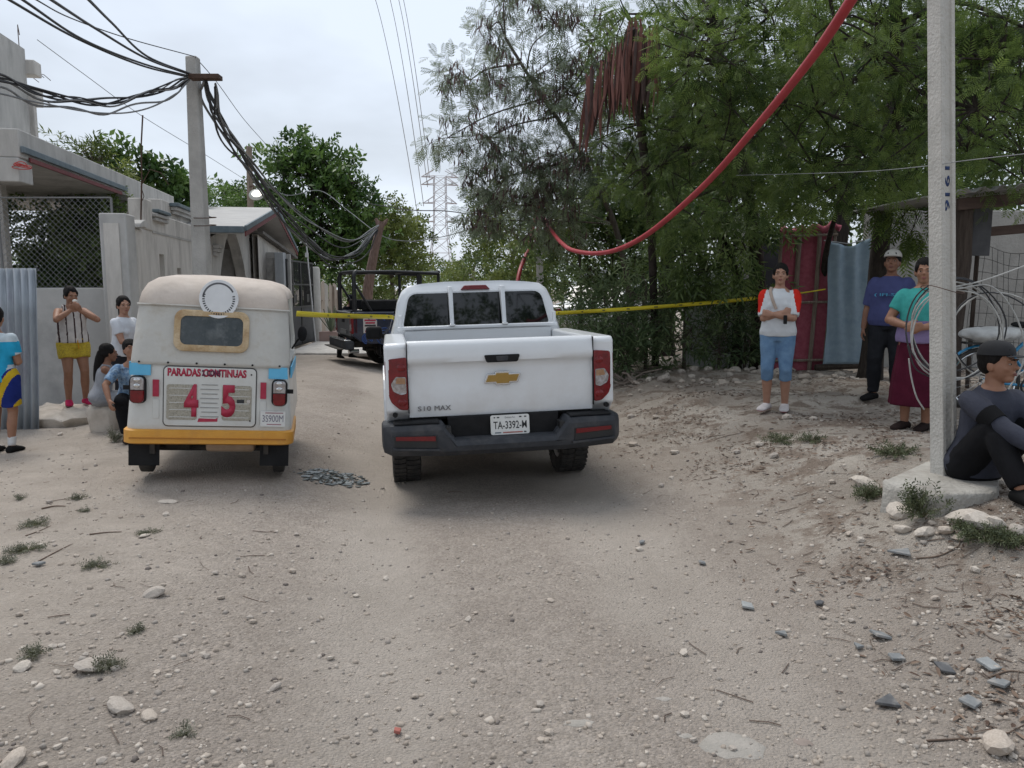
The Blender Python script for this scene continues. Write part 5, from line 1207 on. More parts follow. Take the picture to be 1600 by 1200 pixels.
        b.loft([[P(a, c * wd, n_ * th) for c, n_ in ((-1, -.7), (-.4, -1), (.4, -1), (1, -.7), (1, .7), (.4, 1), (-.4, 1), (-1, .7))] for a, wd, th in ((-.015, .022, .018), (.02, .03, .016), (.055, .038, .014), (.085, .038, .012))])
        cu = s.curl
        for i, (c0, L_) in enumerate(((.029, .068), (.010, .076), (-.010, .071), (-.028, .056))):
            p = P(.078, c0, 0); pts = [p]; a = .0
            for seg in (.42, .32, .28):
                a += cu * (.9 if seg < .4 else .6); dirv = d * math.cos(a) + pn * math.sin(a) + ac * (c0 * 1.2)
                p = p + dirv.normalized() * (L_ * seg * k); pts.append(p)
            b.tube(pts, [.0095 * k, .009 * k, .0085 * k, .007 * k], 8)
        tpts = [P(.012, .022, .004), P(.042, .046, .012), P(.066, .054, .02 + .01 * cu), P(.086, .050, .03 + .015 * cu)]
        b.tube(tpts, [.013 * k, .0115 * k, .0095 * k, .008 * k], 8)
    def body(s):
        k = s.k; b = MB(); s.tor(b, -.10, .485, 0)
        for nm in ('R', 'L'):
            P, Q = s.armpts(nm, 0); b.tube(P, Q, 12); b.ell(s.j[nm]['sh'], (.056 * k, .056 * k, .056 * k), 12, 8); b.ell(s.j[nm]['el'], (.039 * k,) * 3, 10, 7)
            P, Q = s.legpts(nm, 0); b.tube(P, Q, 14); b.ell(s.j[nm]['hp'], (.09 * k,) * 3, 12, 8); b.ell(s.j[nm]['kn'], (.053 * k,) * 3, 12, 8)
            s.foot(b, nm, 0); s.hand(b, nm)
        hc = s.HM @ Vector((0, .02, -.06)); b.tube([s.nk - Vector((0, 0, .03 * k)), s.nk.lerp(hc, .5), hc], [.056 * k, .05 * k, .05 * k], 14)
        H = s.HM; jw = 1.0 if s.female else 1.08
        b.ell((0, .018, .035), (.073, .092, .086), 18, 12, mat=H); b.ell((0, -.018, -.025), (.062 * jw, .072, .088), 18, 12, mat=H)
        b.ell((0, -.052, -.088), (.034 * jw, .034, .028), 14, 9, mat=H); b.ell((0, .0, -.062), (.054 * jw, .055, .04), 14, 9, mat=H)
        b.ell((0, -.098, -.022), (.0145, .02, .013), 10, 8, mat=H); b.ell((0, -.086, -.002), (.011, .016, .03), 10, 8, mat=H)
        for sg in (-1, 1):
            b.ell((sg * .072, .012, -.016), (.012, .022, .033), 10, 8, mat=H); b.ell((sg * .036, -.062, -.028), (.024, .022, .022), 10, 8, mat=H); b.ell((sg * .032, -.078, .022), (.026, .012, .010), 10, 7, mat=H)
        b.ell((0, -.083, -.060), (.022, .014, .013), 10, 7, mat=H)
        me = evalmesh(b, s.voxel, 2, 'body'); dress(me, 0, 1, 0); o = link('body', me, s.root, s.skin); s.bo = o
        f = MB()
        for sg, in ((-1,), (1,)):
            e = MB(); e.ell((sg * .031, -.0775, -.001), (.0125, .008, .0048), 10, 7, mat=H); eo = e.build('eye', EYEW, s.root, smooth=True)
            e = MB(); e.ell((sg * .031, -.0825, -.001), (.0060, .0045, .0050), 10, 7, mat=H); e.build('iris', EYEB, eo, smooth=True)
            e = MB(); e.tube([H @ Vector((sg * .012, -.0945, .020)), H @ Vector((sg * .03, -.0925, .025)), H @ Vector((sg * .05, -.078, .019))], [.0025 * k, .0032 * k, .002 * k], 6); e.build('eyebrow', HAIR, s.root)
        e = MB(); e.ell((0, -.0935, -.058), (.021, .006, .0045), 12, 7, mat=H); e.ell((0, -.0945, -.0665), (.018, .007, .0055), 12, 7, mat=H); e.build('lips', LIP if s.female else LIPD, s.root, smooth=True)
    def garment(s, name, mats, parts, voxel=.011, amp=.011, freq=9, seed=1, matfn=None, smooth=3, stretch=1.0):
        b = MB()
        for p in parts:
            if p[0] == 'tor': s.tor(b, p[1], p[2], p[3], p[4] if len(p) > 4 else 0)
            elif p[0] == 'arm':
                for nm in (p[3] if len(p) > 3 else 'RL'):
                    P, Q = s.armpts(nm, p[2], p[1]); b.tube(P, Q, 14); b.ell(s.j[nm]['sh'], ((.053 + p[2] * .7) * s.k,) * 3, 12, 8)
                    if p[1] > 1.1: b.ell(s.j[nm]['el'], ((.039 + p[2]) * s.k,) * 3, 12, 8)
            elif p[0] == 'leg':
                for nm in 'RL':
                    P, Q = s.legpts(nm, p[2], p[1]); b.tube(P, Q, 16); b.ell(s.j[nm]['hp'], ((.09 + p[2]) * s.k,) * 3, 14, 9)
                    if p[1] > 1.05: b.ell(s.j[nm]['kn'], ((.053 + p[2]) * s.k,) * 3, 14, 9)
            elif p[0] == 'foot':
                for nm in (p[2] if len(p) > 2 else 'RL'): s.foot(b, nm, p[1])
            elif p[0] == 'raw': p[1](b)
        me = evalmesh(b, voxel, smooth, name); dress(me, amp, freq, seed, matfn, stretch)
        return link(name, me, s.root, mats)
    def hair(s, style='short', mat=None, seed=2, vol=1.0):
        H = s.HM; b = MB(); k = s.k
        b.ell((0, .026, .046), (.083 * vol, .098 * vol, .088 * vol), 20, 13, mat=H)
        if style in ('short', 'fringe'):
            b.ell((0, .05, .0), (.076 * vol, .068, .075), 16, 10, mat=H)
            for sg in (-1, 1): b.ell((sg * .07, .012, .022), (.016, .035, .036), 10, 8, mat=H)
            if style == 'fringe':
                for x in (-.05, -.025, 0, .025, .05): b.ell((x, -.066 + abs(x) * .5, .045), (.02, .02, .032), 8, 6, mat=H)
            else:
                for x in (-.03, 0, .03): b.ell((x, -.056, .075), (.026, .026, .028), 8, 6, mat=H)
        else:
            b.ell((0, .045, .0), (.078, .066, .07), 16, 10, mat=H)
            for sg in (-1, 1): b.ell((sg * .066, .0, .03), (.020, .055, .05), 10, 8, mat=H); b.ell((sg * .07, .03, -.01), (.018, .04, .045), 10, 8, mat=H)
        if style == 'bun': b.ell((0, .125, .02), (.04, .035, .04), 14, 9, mat=H)
        if style == 'pony':
            b.ell((0, .115, .01), (.03, .03, .03), 12, 8, mat=H)
            b.tube([H @ Vector(p) for p in ((0, .115, .01), (0, .155, -.04), (0, .15, -.13), (.01, .13, -.22))], [.024 * k, .03 * k, .028 * k, .008 * k], 10)
        if style == 'long':
            b.tube([H @ Vector(p) for p in ((0, .07, .0), (0, .105, -.10), (0, .12, -.22), (0, .125, -.36), (0, .13, -.47))], [.075 * k, .07 * k, .068 * k, .06 * k, .02 * k], 14, flat=.65)
        me = evalmesh(b, .008 * max(k, .8), 2, 'hair'); dress(me, .006, 26, seed, None, .25); return link('hair', me, s.root, mat or HAIR)
def cloth(name, c, v=.75, rough=.9, sc=8): return M(name, c, tuple(x * v for x in c), sc, rough, spec=.1, bump=.25, bscale=260)
def jittered(fn): return fn
# ---- woman with striped top on the slab of rock
def stripes(c):
    x = (c[:, 0] + .5) % .082; return np.where((x < .017), 1, 0)
pos = at(121, 633, 9.85)
ROCKTOP = pos.z
h = Human('woman in striped sleeveless top and yellow shorts eating on a boulder', pos, 40, 1.52, SK1, True, 1.12, head=(8, 12, 0), handR=(-.03, -.20, 1.315), handL=(.075, -.20, 1.30), poleR=(-1, .1, -.6), poleL=(1, .1, -.6), footR=(-.10, .0, .085), footL=(.11, .0, .085), curl=.9, palm=(0, 0, 0), voxel=.0085, fdir=((.35, -.5, .6), (-.35, -.5, .6)))
h.garment('top', [cloth('white_top', (.62, .58, .55)), cloth('brown_stripe', (.06, .035, .035))], [('tor', -.02, .40, .016, .08), ('raw', lambda b: [b.tube([h.TW @ Vector((sg * .085 * h.k, y, z)) for y, z in ((-.09, .33), (-.05, .455), (.05, .45), (.085, .36))], [.032, .022, .022, .03], 8) for sg in (-1, 1)])], matfn=stripes, seed=4, voxel=.009)
h.garment('shorts', [M('yellow_print', (.56, .42, .04), (.46, .33, .03), 45, .9, bump=.2, bscale=200, c3=(.12, .10, .03), s3=60, a3=.8)], [('tor', -.10, .05, .022), ('leg', .52, .032)], amp=.012, freq=11, seed=8)
for S_ in 'RL': h.garment('slipper', [cloth('pink_rubber', (.50, .03, .10))], [('foot', .010, S_)], amp=0, voxel=.009, matfn=None)
h.hair('bun')
MB().tube([h.TW @ Vector((.03, -.135, .06)), h.TW @ Vector((.025, -.15, 0)), h.TW @ Vector((.035, -.15, -.09))], .007, 6).build('drawstring', cloth('orange_cord', (.6, .3, .03)), h.root)
cup = MB(); cm = h.HM; cup.ell((-.005, -.128, -.055), (.032, .028, .026), 12, 8, mat=cm); co_ = cup.build('snack', M('white_snack', (.7, .68, .64), (.6, .57, .5), 20, .8), None, smooth=True)
co_.location = h.root.location; co_.rotation_euler = h.root.rotation_euler; tag(co_, 'white snack held at the mouth of the woman in stripes', 'snack')
# ---- woman in white T-shirt behind the cart
pos = gv(190, 9.75, 0)
h = Human('woman in white T-shirt and dark trousers standing behind the mototaxi', pos, 74, 1.55, SK2, True, 1.05, lean=8, head=(0, -30, 0), handR=(-.05, -.36, 1.02), handL=(.10, -.38, 1.0), poleR=(-.6, .6, -.8), poleL=(.6, .6, -.8), curl=.6, voxel=.0085)
h.garment('t_shirt', [cloth('white_shirt', (.64, .66, .70), .9)], [('tor', -.04, .47, .017, .06), ('arm', .62, .018)], seed=6)
h.garment('trousers', [cloth('charcoal', (.03, .03, .035))], [('tor', -.10, .06, .018), ('leg', 1.95, .022)], seed=2, amp=.01)
for S_ in 'RL': h.garment('shoe', [cloth('black_shoe', (.015, .015, .015))], [('foot', .008, S_)], amp=0)
h.hair('pony')
bag = MB().box(-.14, .14, -.04, .04, -.09, .09).build('handbag', cloth('black_bag', (.015, .015, .017)), None, bevel=.03); bag.location = h.root.matrix_basis @ Vector((.03, -.40, .95)); bag.rotation_euler = (R(60), 0, R(62)); tag(bag, 'small black bag in the hands of the woman in white', 'bag')
# ---- girl sitting with long hair
pos = gv(151, 8.75, 0)
SEAT1 = Vector((pos.x, pos.y, pos.z))
h = Human('small girl with long dark hair and grey vest sitting sideways', pos, 112, 1.30, SK3, True, 1.0, pelvis=(0, .0, .50), lean=14, head=(4, 12, 0), hs=1.08, handR=(-.10, -.52, .62), handL=(.14, -.50, .60), footR=(-.10, -.42, .075), footL=(.10, -.36, .075), voxel=.0085)
h.garment('vest', [cloth('grey_vest', (.34, .35, .38))], [('tor', -.06, .40, .018, .1), ('raw', lambda b: [b.tube([h.TW @ Vector((sg * .08 * h.k, y * h.k, z * h.k)) for y, z in ((-.09, .36), (-.04, .455), (.05, .45), (.085, .36))], .018, 8) for sg in (-1, 1)])], seed=3)
h.garment('shorts', [cloth('grey_shorts', (.28, .29, .31))], [('tor', -.10, .02, .02), ('leg', .75, .028)], seed=9, amp=.01)
h.hair('long')
for S_ in 'RL': h.garment('sandal', [cloth('dark_sandal', (.05, .035, .03))], [('foot', .006, S_)], amp=0)
# ---- boy crouching behind the cart
pos = gv(203, 8.3, 0)
h = Human('boy in blue patterned T-shirt crouching beside the mototaxi, arms on knees', pos, 34, 1.45, SK1, False, .95, pelvis=(.0, .12, .47), lean=20, head=(-14, 8, 0), hs=1.05, handR=(-.30, -.30, .50), handL=(.06, -.36, .46), poleR=(-1, .2, 0), poleL=(1, .2, 0), footR=(-.14, -.30, .075), footL=(.14, -.26, .075), kneeR=(-.35, -1, .8), kneeL=(.3, -1, .8), voxel=.0085)
h.garment('t_shirt', [M('blue_print', (.10, .20, .36), (.30, .42, .55), 26, .9, bump=.2, c3=(.02, .03, .06), s3=18, a3=.9)], [('tor', -.05, .47, .018, .05), ('arm', .8, .02)], seed=13)
h.garment('trousers', [cloth('black_trousers', (.014, .014, .016))], [('tor', -.10, .05, .02), ('leg', 1.93, .024)], seed=5, amp=.01)
for S_ in 'RL': h.garment('sandal', [cloth('dark_sandal', (.05, .035, .03))], [('foot', .008, S_)], amp=0)
h.hair('fringe')
# ---- boy at the left edge, seen from behind
pos = gp(9, 706)
def jersey(c):
    a = np.zeros(len(c), int); a[(c[:, 2] > 1.13) & (np.abs(c[:, 0]) > .06)] = 1; a[(np.abs(c[:, 0]) > .12) & (c[:, 2] < .9)] = 1; a[(np.abs(c[:, 0]) > .19) & (c[:, 2] < 1.02)] = 1
    return a
h = Human('boy in turquoise jersey and blue shorts standing at the left edge, back turned', pos, 182, 1.47, SK1, False, .96, head=(6, 20, 0), hs=1.06, handR=(-.08, -.24, 1.0), handL=(.06, -.25, 1.0), poleL=(.8, .5, -.5), poleR=(-.6, .8, -.4), voxel=.0085)
h.garment('jersey', [cloth('turquoise', (.03, .36, .60)), cloth('jersey_white', (.55, .62, .66))], [('tor', -.08, .47, .020, .08), ('arm', .72, .028)], seed=21, matfn=jersey)
def sh_m(c): return np.where(np.abs(np.sin(c[:, 0] * 16 + c[:, 2] * 9)) > .86, 1, 0)
h.garment('shorts', [cloth('royal_blue', (.02, .035, .20)), cloth('yellow_stripe', (.62, .42, .03))], [('tor', -.10, .04, .024), ('leg', .85, .045)], seed=22, amp=.012, matfn=sh_m)
for S_ in 'RL': h.garment('sock', [cloth('white_sock', (.6, .6, .6))], [('raw', lambda b: [b.tube([h.j[n]['an'].lerp(h.j[n]['kn'], .28), h.j[n]['an']], [.047 * h.k, .042 * h.k], 12) for n in S_])], amp=.003)
for S_ in 'RL': h.garment('shoe', [cloth('black_shoe', (.015, .015, .015))], [('foot', .010, S_)], amp=0)
h.hair('short', vol=1.06)
# ---- officer behind the patrol truck
pos = gp(541, 567); pos = Vector((at(540, 567, 19.8).x, 19.8, gz(at(540, 567, 19.8).x, 19.8)))
h = Human('officer in dark uniform and cap behind the patrol truck tailgate', pos, 60, 1.66, SK3, False, 1.0, lean=26, head=(10, 0, 0), footR=(-.12, .10, .075), footL=(.10, -.10, .075), voxel=.012, handL=(.2, -.45, .95), handR=(-.2, -.42, .95))
nv = cloth('uniform', (.012, .013, .017))
h.garment('uniform_shirt', [nv], [('tor', -.05, .47, .02), ('arm', 1.9, .02)], voxel=.014); h.garment('uniform_trousers', [nv], [('tor', -.10, .05, .02), ('leg', 1.9, .028)], voxel=.014)
for S_ in 'RL': h.garment('boot', [cloth('black_shoe', (.015, .015, .015))], [('foot', .012, S_), ('raw', lambda b: [b.tube([h.j[n]['an'].lerp(h.j[n]['kn'], .45), h.j[n]['an']], .06, 10) for n in S_])], voxel=.014, amp=0)
h.hair('short')
def cap(h, mat, back=False):
    H = h.HM; b = MB(); rings = []
    for a in (0, 18, 36, 54, 72, 86):
        ca, sa = math.cos(R(a)), math.sin(R(a))
        rings.append([H @ Vector((.090 * ca ** .7 * math.cos(t), .016 + .106 * ca ** .7 * math.sin(t), .052 + .086 * sa)) for t in [2 * math.pi * i / 24 for i in range(24)]])
    b.loft(rings); c = b.build('cap', mat, h.root, smooth=True)
    br = MB(); pts = [(.078 * math.sin(t), -.075 - .085 * math.cos(t)) for t in [R(-88 + 176 * i / 14) for i in range(15)]]
    up = [H @ Vector((x, y, .056 + .10 * (y + .075) - 1.2 * x * x)) for x, y in pts]; lo = [p - (H.to_3x3() @ Vector((0, 0, .005))) for p in up]
    br.loft([up, lo]); br.build('brim', mat, c, smooth=True); return c
cap(h, nv)
# ---- woman with crossed arms
pos = gp(1212, 630)
pos = Vector((at(1211, 630, 8.15).x, 8.15, gz(at(1211, 630, 8.15).x, 8.15)))
def rag(c):
    x = np.abs(c[:, 0]); z = c[:, 2] - (.85) ; zz = (c[:, 2] / 1.0)
    return np.where((x > .105 + (1.40 - c[:, 2]) * .22) & (c[:, 2] > 1.05) | (c[:, 2] > 1.318), 1, 0)
h = Human('woman in white and red T-shirt and denim capris, arms crossed', pos, -22, 1.56, SK2, True, 1.08, head=(-4, 4, 0), handR=(.06, -.155, 1.10), handL=(-.06, -.185, 1.08), poleR=(-1, .15, -.75), poleL=(1, .15, -.75), footR=(-.09, .0, .085), footL=(.10, .02, .085), toeR=-20, toeL=0, curl=.5, fdir=((.8, .45, .1), (-.8, .35, .15)), palm=(0, 1, 0), voxel=.0078)
h.garment('t_shirt', [cloth('white_tee', (.62, .64, .66), .9), cloth('bright_red', (.62, .03, .02))], [('tor', -.05, .475, .016, .05), ('arm', .92, .022)], seed=31, matfn=rag, voxel=.010)
h.garment('denim_capris', [M('denim', (.10, .19, .32), (.15, .26, .40), 9, .9, bump=.3, bscale=200, c3=(.07, .13, .24), s3=5)], [('tor', -.10, .05, .012), ('leg', 1.28, .014)], seed=33, amp=.006, stretch=2.5)
for S_ in 'RL': h.garment('sneaker', [cloth('white_sneaker', (.62, .58, .57)), cloth('pink_trim', (.42, .13, .15))], [('foot', .012, S_)], amp=0, voxel=.008, matfn=lambda c: np.where((c[:, 2] < .022), 1, 0))
h.hair('bun')
MB().tube([h.TW @ Vector(p) for p in ((-.085, -.02, .462), (-.09, -.075, .42), (-.06, -.125, .33), (-.02, -.148, .24))], .016, 8, flat=.35).build('bag_strap', cloth('beige_strap', (.45, .36, .30)), h.root)
ky = MB().box(-.018, .018, -.01, .01, -.05, .04).build('phone_case', plast_b, None, bevel=.006); ky.location = h.root.matrix_basis @ Vector((.075, -.185, .985)); tag(ky, 'small black key case hanging from the hand of the woman in red and white', 'key case')
# ---- man in white cap
pos = Vector((at(1381, 632, 8.55).x, 8.55, gz(at(1381, 632, 8.55).x, 8.55)))
h = Human('man in white cap, purple T-shirt and dark jeans', pos, -33, 1.66, SK3, False, 1.18, head=(-8, 0, 0), handR=(-.25, -.04, .76), handL=(.29, .04, .78), footR=(-.12, .0, .085), footL=(.12, -.02, .085), toeR=-26, toeL=10, voxel=.0078)
h.garment('t_shirt', [cloth('purple_tee', (.075, .085, .20), .85)], [('tor', -.06, .475, .020, .06), ('arm', .95, .024)], seed=41, voxel=.010)
text('shirt_print', '( IFI-SE', .24, M('cyan_print', (.07, .32, .50)), h.root, h.TW @ frame((-.01, -.186, .275), (1, 0, 0), (0, .05, 1)), height=.04, depth=.03)
h.garment('jeans', [cloth('dark_jeans', (.022, .023, .027))], [('tor', -.10, .05, .016), ('leg', 1.96, .022)], seed=42, amp=.012, freq=10, stretch=2)
for S_ in 'RL': h.garment('shoe', [cloth('black_shoe', (.015, .015, .015))], [('foot', .014, S_)], amp=0)
h.hair('short')
cap(h, M('white_cap', (.52, .50, .46), (.44, .42, .38), 9, .85))
# ---- woman in teal behind the pole
pos = Vector((at(1429, 658, 6.95).x, 6.95, gz(at(1429, 658, 6.95).x, 6.95)))
h = Human('woman in teal top and maroon skirt standing behind the near pole', pos, -32, 1.55, SK1, True, 1.14, head=(0, 4, 0), handR=(-.10, -.20, 1.0), handL=(.02, -.215, .985), poleR=(-1, .4, -.6), poleL=(1, .4, -.6), fdir=((.7, -.4, 0), (-.7, -.4, 0)), toeR=-30, toeL=-20, voxel=.0085)
h.garment('top', [cloth('teal_top', (.06, .36, .33)), cloth('lilac_apron', (.28, .22, .40))], [('tor', -.05, .47, .018, .1), ('arm', .62, .022)], seed=51, matfn=lambda c: np.where((c[:, 2] < .99), 1, 0))
def skirt(b):
    rings = []
    for z, rx, ry in ((.90, .165, .125), (.80, .19, .15), (.6, .215, .17), (.4, .235, .185), (.24, .245, .19)):
        rings.append([Vector((rx * (1 + .05 * math.sin(7 * t)) * math.cos(t), ry * (1 + .05 * math.sin(7 * t)) * math.sin(t), z)) * h.k for t in [2 * math.pi * i / 40 for i in range(40)]])
    b.loft(rings)
h.garment('skirt', [cloth('maroon_skirt', (.085, .012, .028))], [('raw', skirt)], amp=.01, freq=8, stretch=.3, seed=52)
for S_ in 'RL': h.garment('shoe', [cloth('brown_shoe', (.03, .02, .018))], [('foot', .010, S_)], amp=0)
h.hair('bun')
# ---- young man sitting on the pole base
blk_top = base.z
pos = Vector((at(1528, 700, 4.98).x, 4.90, blk_top - .27))
FZ = (gz(pos.x + .05, pos.y - .38) + .075 - pos.z) / (1.72 / 1.63)
h = Human('young man in navy long sleeved shirt and black cap seated on the pole base', pos, 10, 1.72, SK1, False, 1.04, pelvis=(0, .06, .37), lean=12, head=(-2, 22, 0), handR=(-.02, -.50, .50), handL=(.08, -.47, .49), poleR=(-1, .3, -.4), poleL=(1, .3, -.4), footR=(-.10, -.40, FZ), footL=(.14, -.36, FZ), kneeR=(-.1, -.5, 1), kneeL=(.2, -.5, 1), toeR=-6, toeL=6, curl=.6, fdir=((.55, -.45, -.6), (-.4, -.5, -.65)), palm=(0, .3, -1), voxel=.0065)
h.garment('long_sleeve_shirt', [M('navy_knit', (.026, .029, .045), (.038, .042, .062), 7, .9, bump=.3, bscale=200)], [('tor', -.07, .475, .020, .06), ('arm', 1.93, .017)], seed=61, voxel=.009, amp=.009)
h.garment('trousers', [cloth('black_trousers', (.014, .014, .016))], [('tor', -.10, .05, .02), ('leg', 1.95, .024)], seed=62, amp=.010)
for S_ in 'RL': h.garment('shoe', [cloth('black_shoe', (.015, .015, .015))], [('foot', .014, S_)], amp=0)
h.hair('short')
cap(h, M('black_cap', (.012, .012, .014), (.02, .02, .022), 9, .85))
MB().tube([h.TW @ Vector(p) for p in ((-.12, -.05, .46), (-.05, -.135, .34), (.05, -.15, .22), (.13, -.12, .10))], .018, 8, flat=.35).build('bag_strap', cloth('black_strap', (.012, .012, .013)), h.root)
arm_ = h.j['R']; MB().tube([arm_['sh'].lerp(arm_['el'], .5), arm_['sh'].lerp(arm_['el'], .82)], [.075, .068], 14).build('sleeve_band', cloth('black_strap', (.012, .012, .013)), h.root, smooth=True)
SEATED = h
# ================================================================== vegetation
def T_feather(pairs=6):
    v, f = [], []
    def quad(o, d, L_, w_, dz):
        d = np.array(d) / np.linalg.norm(d); n = np.array([-d[1], d[0], 0]); k = len(v)
        v.extend([o, o + d * L_ * .5 + n * w_ / 2 + [0, 0, dz * .4], o + d * L_ + [0, 0, dz], o + d * L_ * .5 - n * w_ / 2 + [0, 0, dz * .4]]); f.append((k, k + 1, k + 2, k + 3))
    for i in range(pairs):
        x = .12 + .80 * i / (pairs - 1) * .95; L_ = .42 * math.sin(math.pi * (.25 + .62 * i / pairs)); o = np.array([x, 0, -.10 * x * x])
        for sg in (-1, 1): quad(o, (.75, sg, 0), L_, .075, -.06)
    quad(np.array([.0, 0, 0]), (1, 0, 0), 1.0, .03, -.10)
    return np.array(v), np.array(f)
def T_leaf(wd=.25, fold=.06):
    return np.array([(0, 0, 0), (.35, wd * .8, fold), (.75, wd * .9, fold * .6), (1, 0, -.06), (.75, -wd * .9, fold * .6), (.35, -wd * .8, fold)]), np.array([(0, 3, 2, 1), (0, 5, 4, 3)])
def T_sprig(n=7, wd=.09, L_=.55, spread=1.0, droop=0.0):
    v, f = [], []
    for i in range(n):
        x = .1 + .9 * i / n; a = i * 2.4; o = np.array([x, 0, 0.]); d = np.array([.7, spread * math.cos(a), spread * math.sin(a)]); d /= np.linalg.norm(d)
        s = np.cross(d, [0.3, .2, 1.]); s /= np.linalg.norm(s); k = len(v); n_ = np.cross(s, d)
        v.extend([o, o + d * L_ * .45 + s * wd / 2 + n_ * .02, o + d * L_ + n_ * -.04 * droop, o + d * L_ * .45 - s * wd / 2 + n_ * .02]); f.append((k, k + 1, k + 2, k + 3))
    return np.array(v), np.array(f)
TPL = dict(feather=T_feather(), leaf=T_leaf(), sprig=T_sprig(), lance=T_sprig(6, .11, .6, .7, 1), rosette=T_sprig(8, .30, .62, 1.3), small=T_sprig(9, .20, .34, 1.2))
def scatter(tpl, pos, dirs, ups, scl, rs):
    tv, tf = TPL[tpl] if isinstance(tpl, str) else tpl
    d = dirs / np.linalg.norm(dirs, axis=1, keepdims=True); y = np.cross(ups, d); y /= (np.linalg.norm(y, axis=1, keepdims=True) + 1e-9); z = np.cross(d, y)
    v = pos[:, None, :] + scl[:, None, None] * (tv[None, :, 0:1] * d[:, None, :] + tv[None, :, 1:2] * y[:, None, :] + tv[None, :, 2:3] * z[:, None, :])
    n, m = len(pos), len(tv)
    f = (np.arange(n)[:, None, None] * m + tf[None]).reshape(-1, 4)
    return v.reshape(-1, 3), f, np.repeat(rs, m)
def foliage(blobs, tpl, size, clump=14, sig=.28, droop=.4, seed=0, outward=.6, shell=.5):
    """blobs: (center, radii, count)"""
    g_ = np.random.default_rng(seed); PP, DD, UU, SS, RR, CC = [], [], [], [], [], []
    for c, r, n in blobs:
        nc = max(2, n // clump); u = g_.normal(size=(nc, 3)); u /= np.linalg.norm(u, axis=1, keepdims=True); rad = (shell + (1 - shell) * g_.random(nc)) ** .6
        cc = np.array(c) + u * rad[:, None] * np.array(r); CC += [Vector(q) for q in cc]
        idx = g_.integers(0, nc, n); p = cc[idx] + g_.normal(size=(n, 3)) * sig * np.array(r) * .8
        d = outward * (p - cc[idx]) / (np.mean(r) * sig) + .5 * u[idx] + g_.normal(size=(n, 3)) * .5; d[:, 2] -= droop
        PP.append(p); DD.append(d); up = g_.normal(size=(n, 3)) * .45; up[:, 2] += 1; UU.append(up); SS.append(size * g_.uniform(.65, 1.25, n)); RR.append(np.clip(.45 + .32 * g_.normal(size=nc)[idx] + .15 * g_.normal(size=n), 0, 1))
    return np.concatenate(PP), np.concatenate(DD), np.concatenate(UU), np.concatenate(SS), np.concatenate(RR), CC
LF = dict(leu=leafmat('leucaena_leaf', (.10, .135, .08), (.25, .29, .185), .45), feath=leafmat('feather_leaf', (.045, .08, .02), (.21, .29, .075), .5), alm=leafmat('almond_leaf', (.04, .085, .022), (.14, .23, .055), .38, .4),
          yel=leafmat('yellowgreen_leaf', (.07, .105, .024), (.22, .26, .07), .4), mid=leafmat('mid_leaf', (.05, .09, .028), (.20, .27, .085), .45), dk=leafmat('dark_leaf', (.045, .08, .028), (.17, .23, .075), .45), weed=leafmat('weed_leaf', (.05, .065, .03), (.14, .16, .085), .25), ole=leafmat('oleander_leaf', (.075, .12, .055), (.24, .31, .15), .45, .45), dry=leafmat('dry_leaf', (.07, .04, .028), (.17, .115, .08), .2))
bark = M('grey_bark', (.075, .06, .05), (.14, .118, .10), 7, .95, bump=.9, bscale=18, spec=.15, stretch=(3, 3, .7))
bark_d = M('dark_bark', (.03, .025, .022), (.06, .05, .043), 7, .95, bump=.9, bscale=18, spec=.15, stretch=(3, 3, .7))
def tree(name, label, trunk, blobs, tpl, size, leaf, r0=.14, r1=.05, clump=14, sig=.28, droop=.4, seed=0, twigs=.25, bk=None, group=None, limb=True, outward=.6, shell=.5, cat='tree'):
    base_ = Vector(trunk[0]); root = empty(name, base_, (0, 0, 0), label, cat, group); bk = bk or bark; g_ = random.Random(seed)
    tp = cat_curve([Vector(p) - base_ for p in trunk], 6); n = len(tp)
    MB().tube(tp, [(r0 + (r1 - r0) * i / (n - 1)) * (1 + .25 * math.exp(-i / 1.5)) for i in range(n)], 10).build('trunk', bk, root, smooth=True)
    P, D, U, S_, RR, CC = foliage([((Vector(c) - base_), r, k) for c, r, k in blobs], tpl, size, clump, sig, droop, seed, outward, shell)
    if limb:
        lb = MB()
        for c, r, k in blobs:
            c = Vector(c) - base_
            st = min(tp[n // 3:], key=lambda q: (q - c).length + .6 * abs(q.z - (c.z - .9 * (c - q).length)))
            mid = st.lerp(c, .5) + Vector((g_.uniform(-.15, .15), g_.uniform(-.15, .15), g_.uniform(-.05, .25)))
            ra = max(r1 * .5, .014); lb.tube(cat_curve([st, mid, c], 4), [ra * (1.25 - .09 * q) for q in range(9)], 6)
            near = sorted([q for q in CC if (q - c).length < max(r) * 1.3], key=lambda q: g_.random())
            for q in near[:int(len(near) * twigs) + 1]:
                m2 = c.lerp(q, .5) + Vector((g_.uniform(-.08, .08), g_.uniform(-.08, .08), g_.uniform(0, .1)))
                lb.tube([c, m2, q, q + (q - c).normalized() * .12], [ra * .45, ra * .35, ra * .25, ra * .1], 5)
        lo = lb.build('branches', bk, root); lo['kind'] = 'stuff'
    v, f, rs = scatter(tpl, P, D, U, S_, RR)
    mesh_np('crown', v, f, [leaf], root, rs)
    return root, CC, base_
def B(px, py, d, r, n, ry=None): return (at(px, py, d), (r, (ry or r), r * .85), n)
def gr(px, d, dz=-.15):
    x = (px - 800) / F * d * 1.0; return Vector((x, d, gz(x, d) + dz))
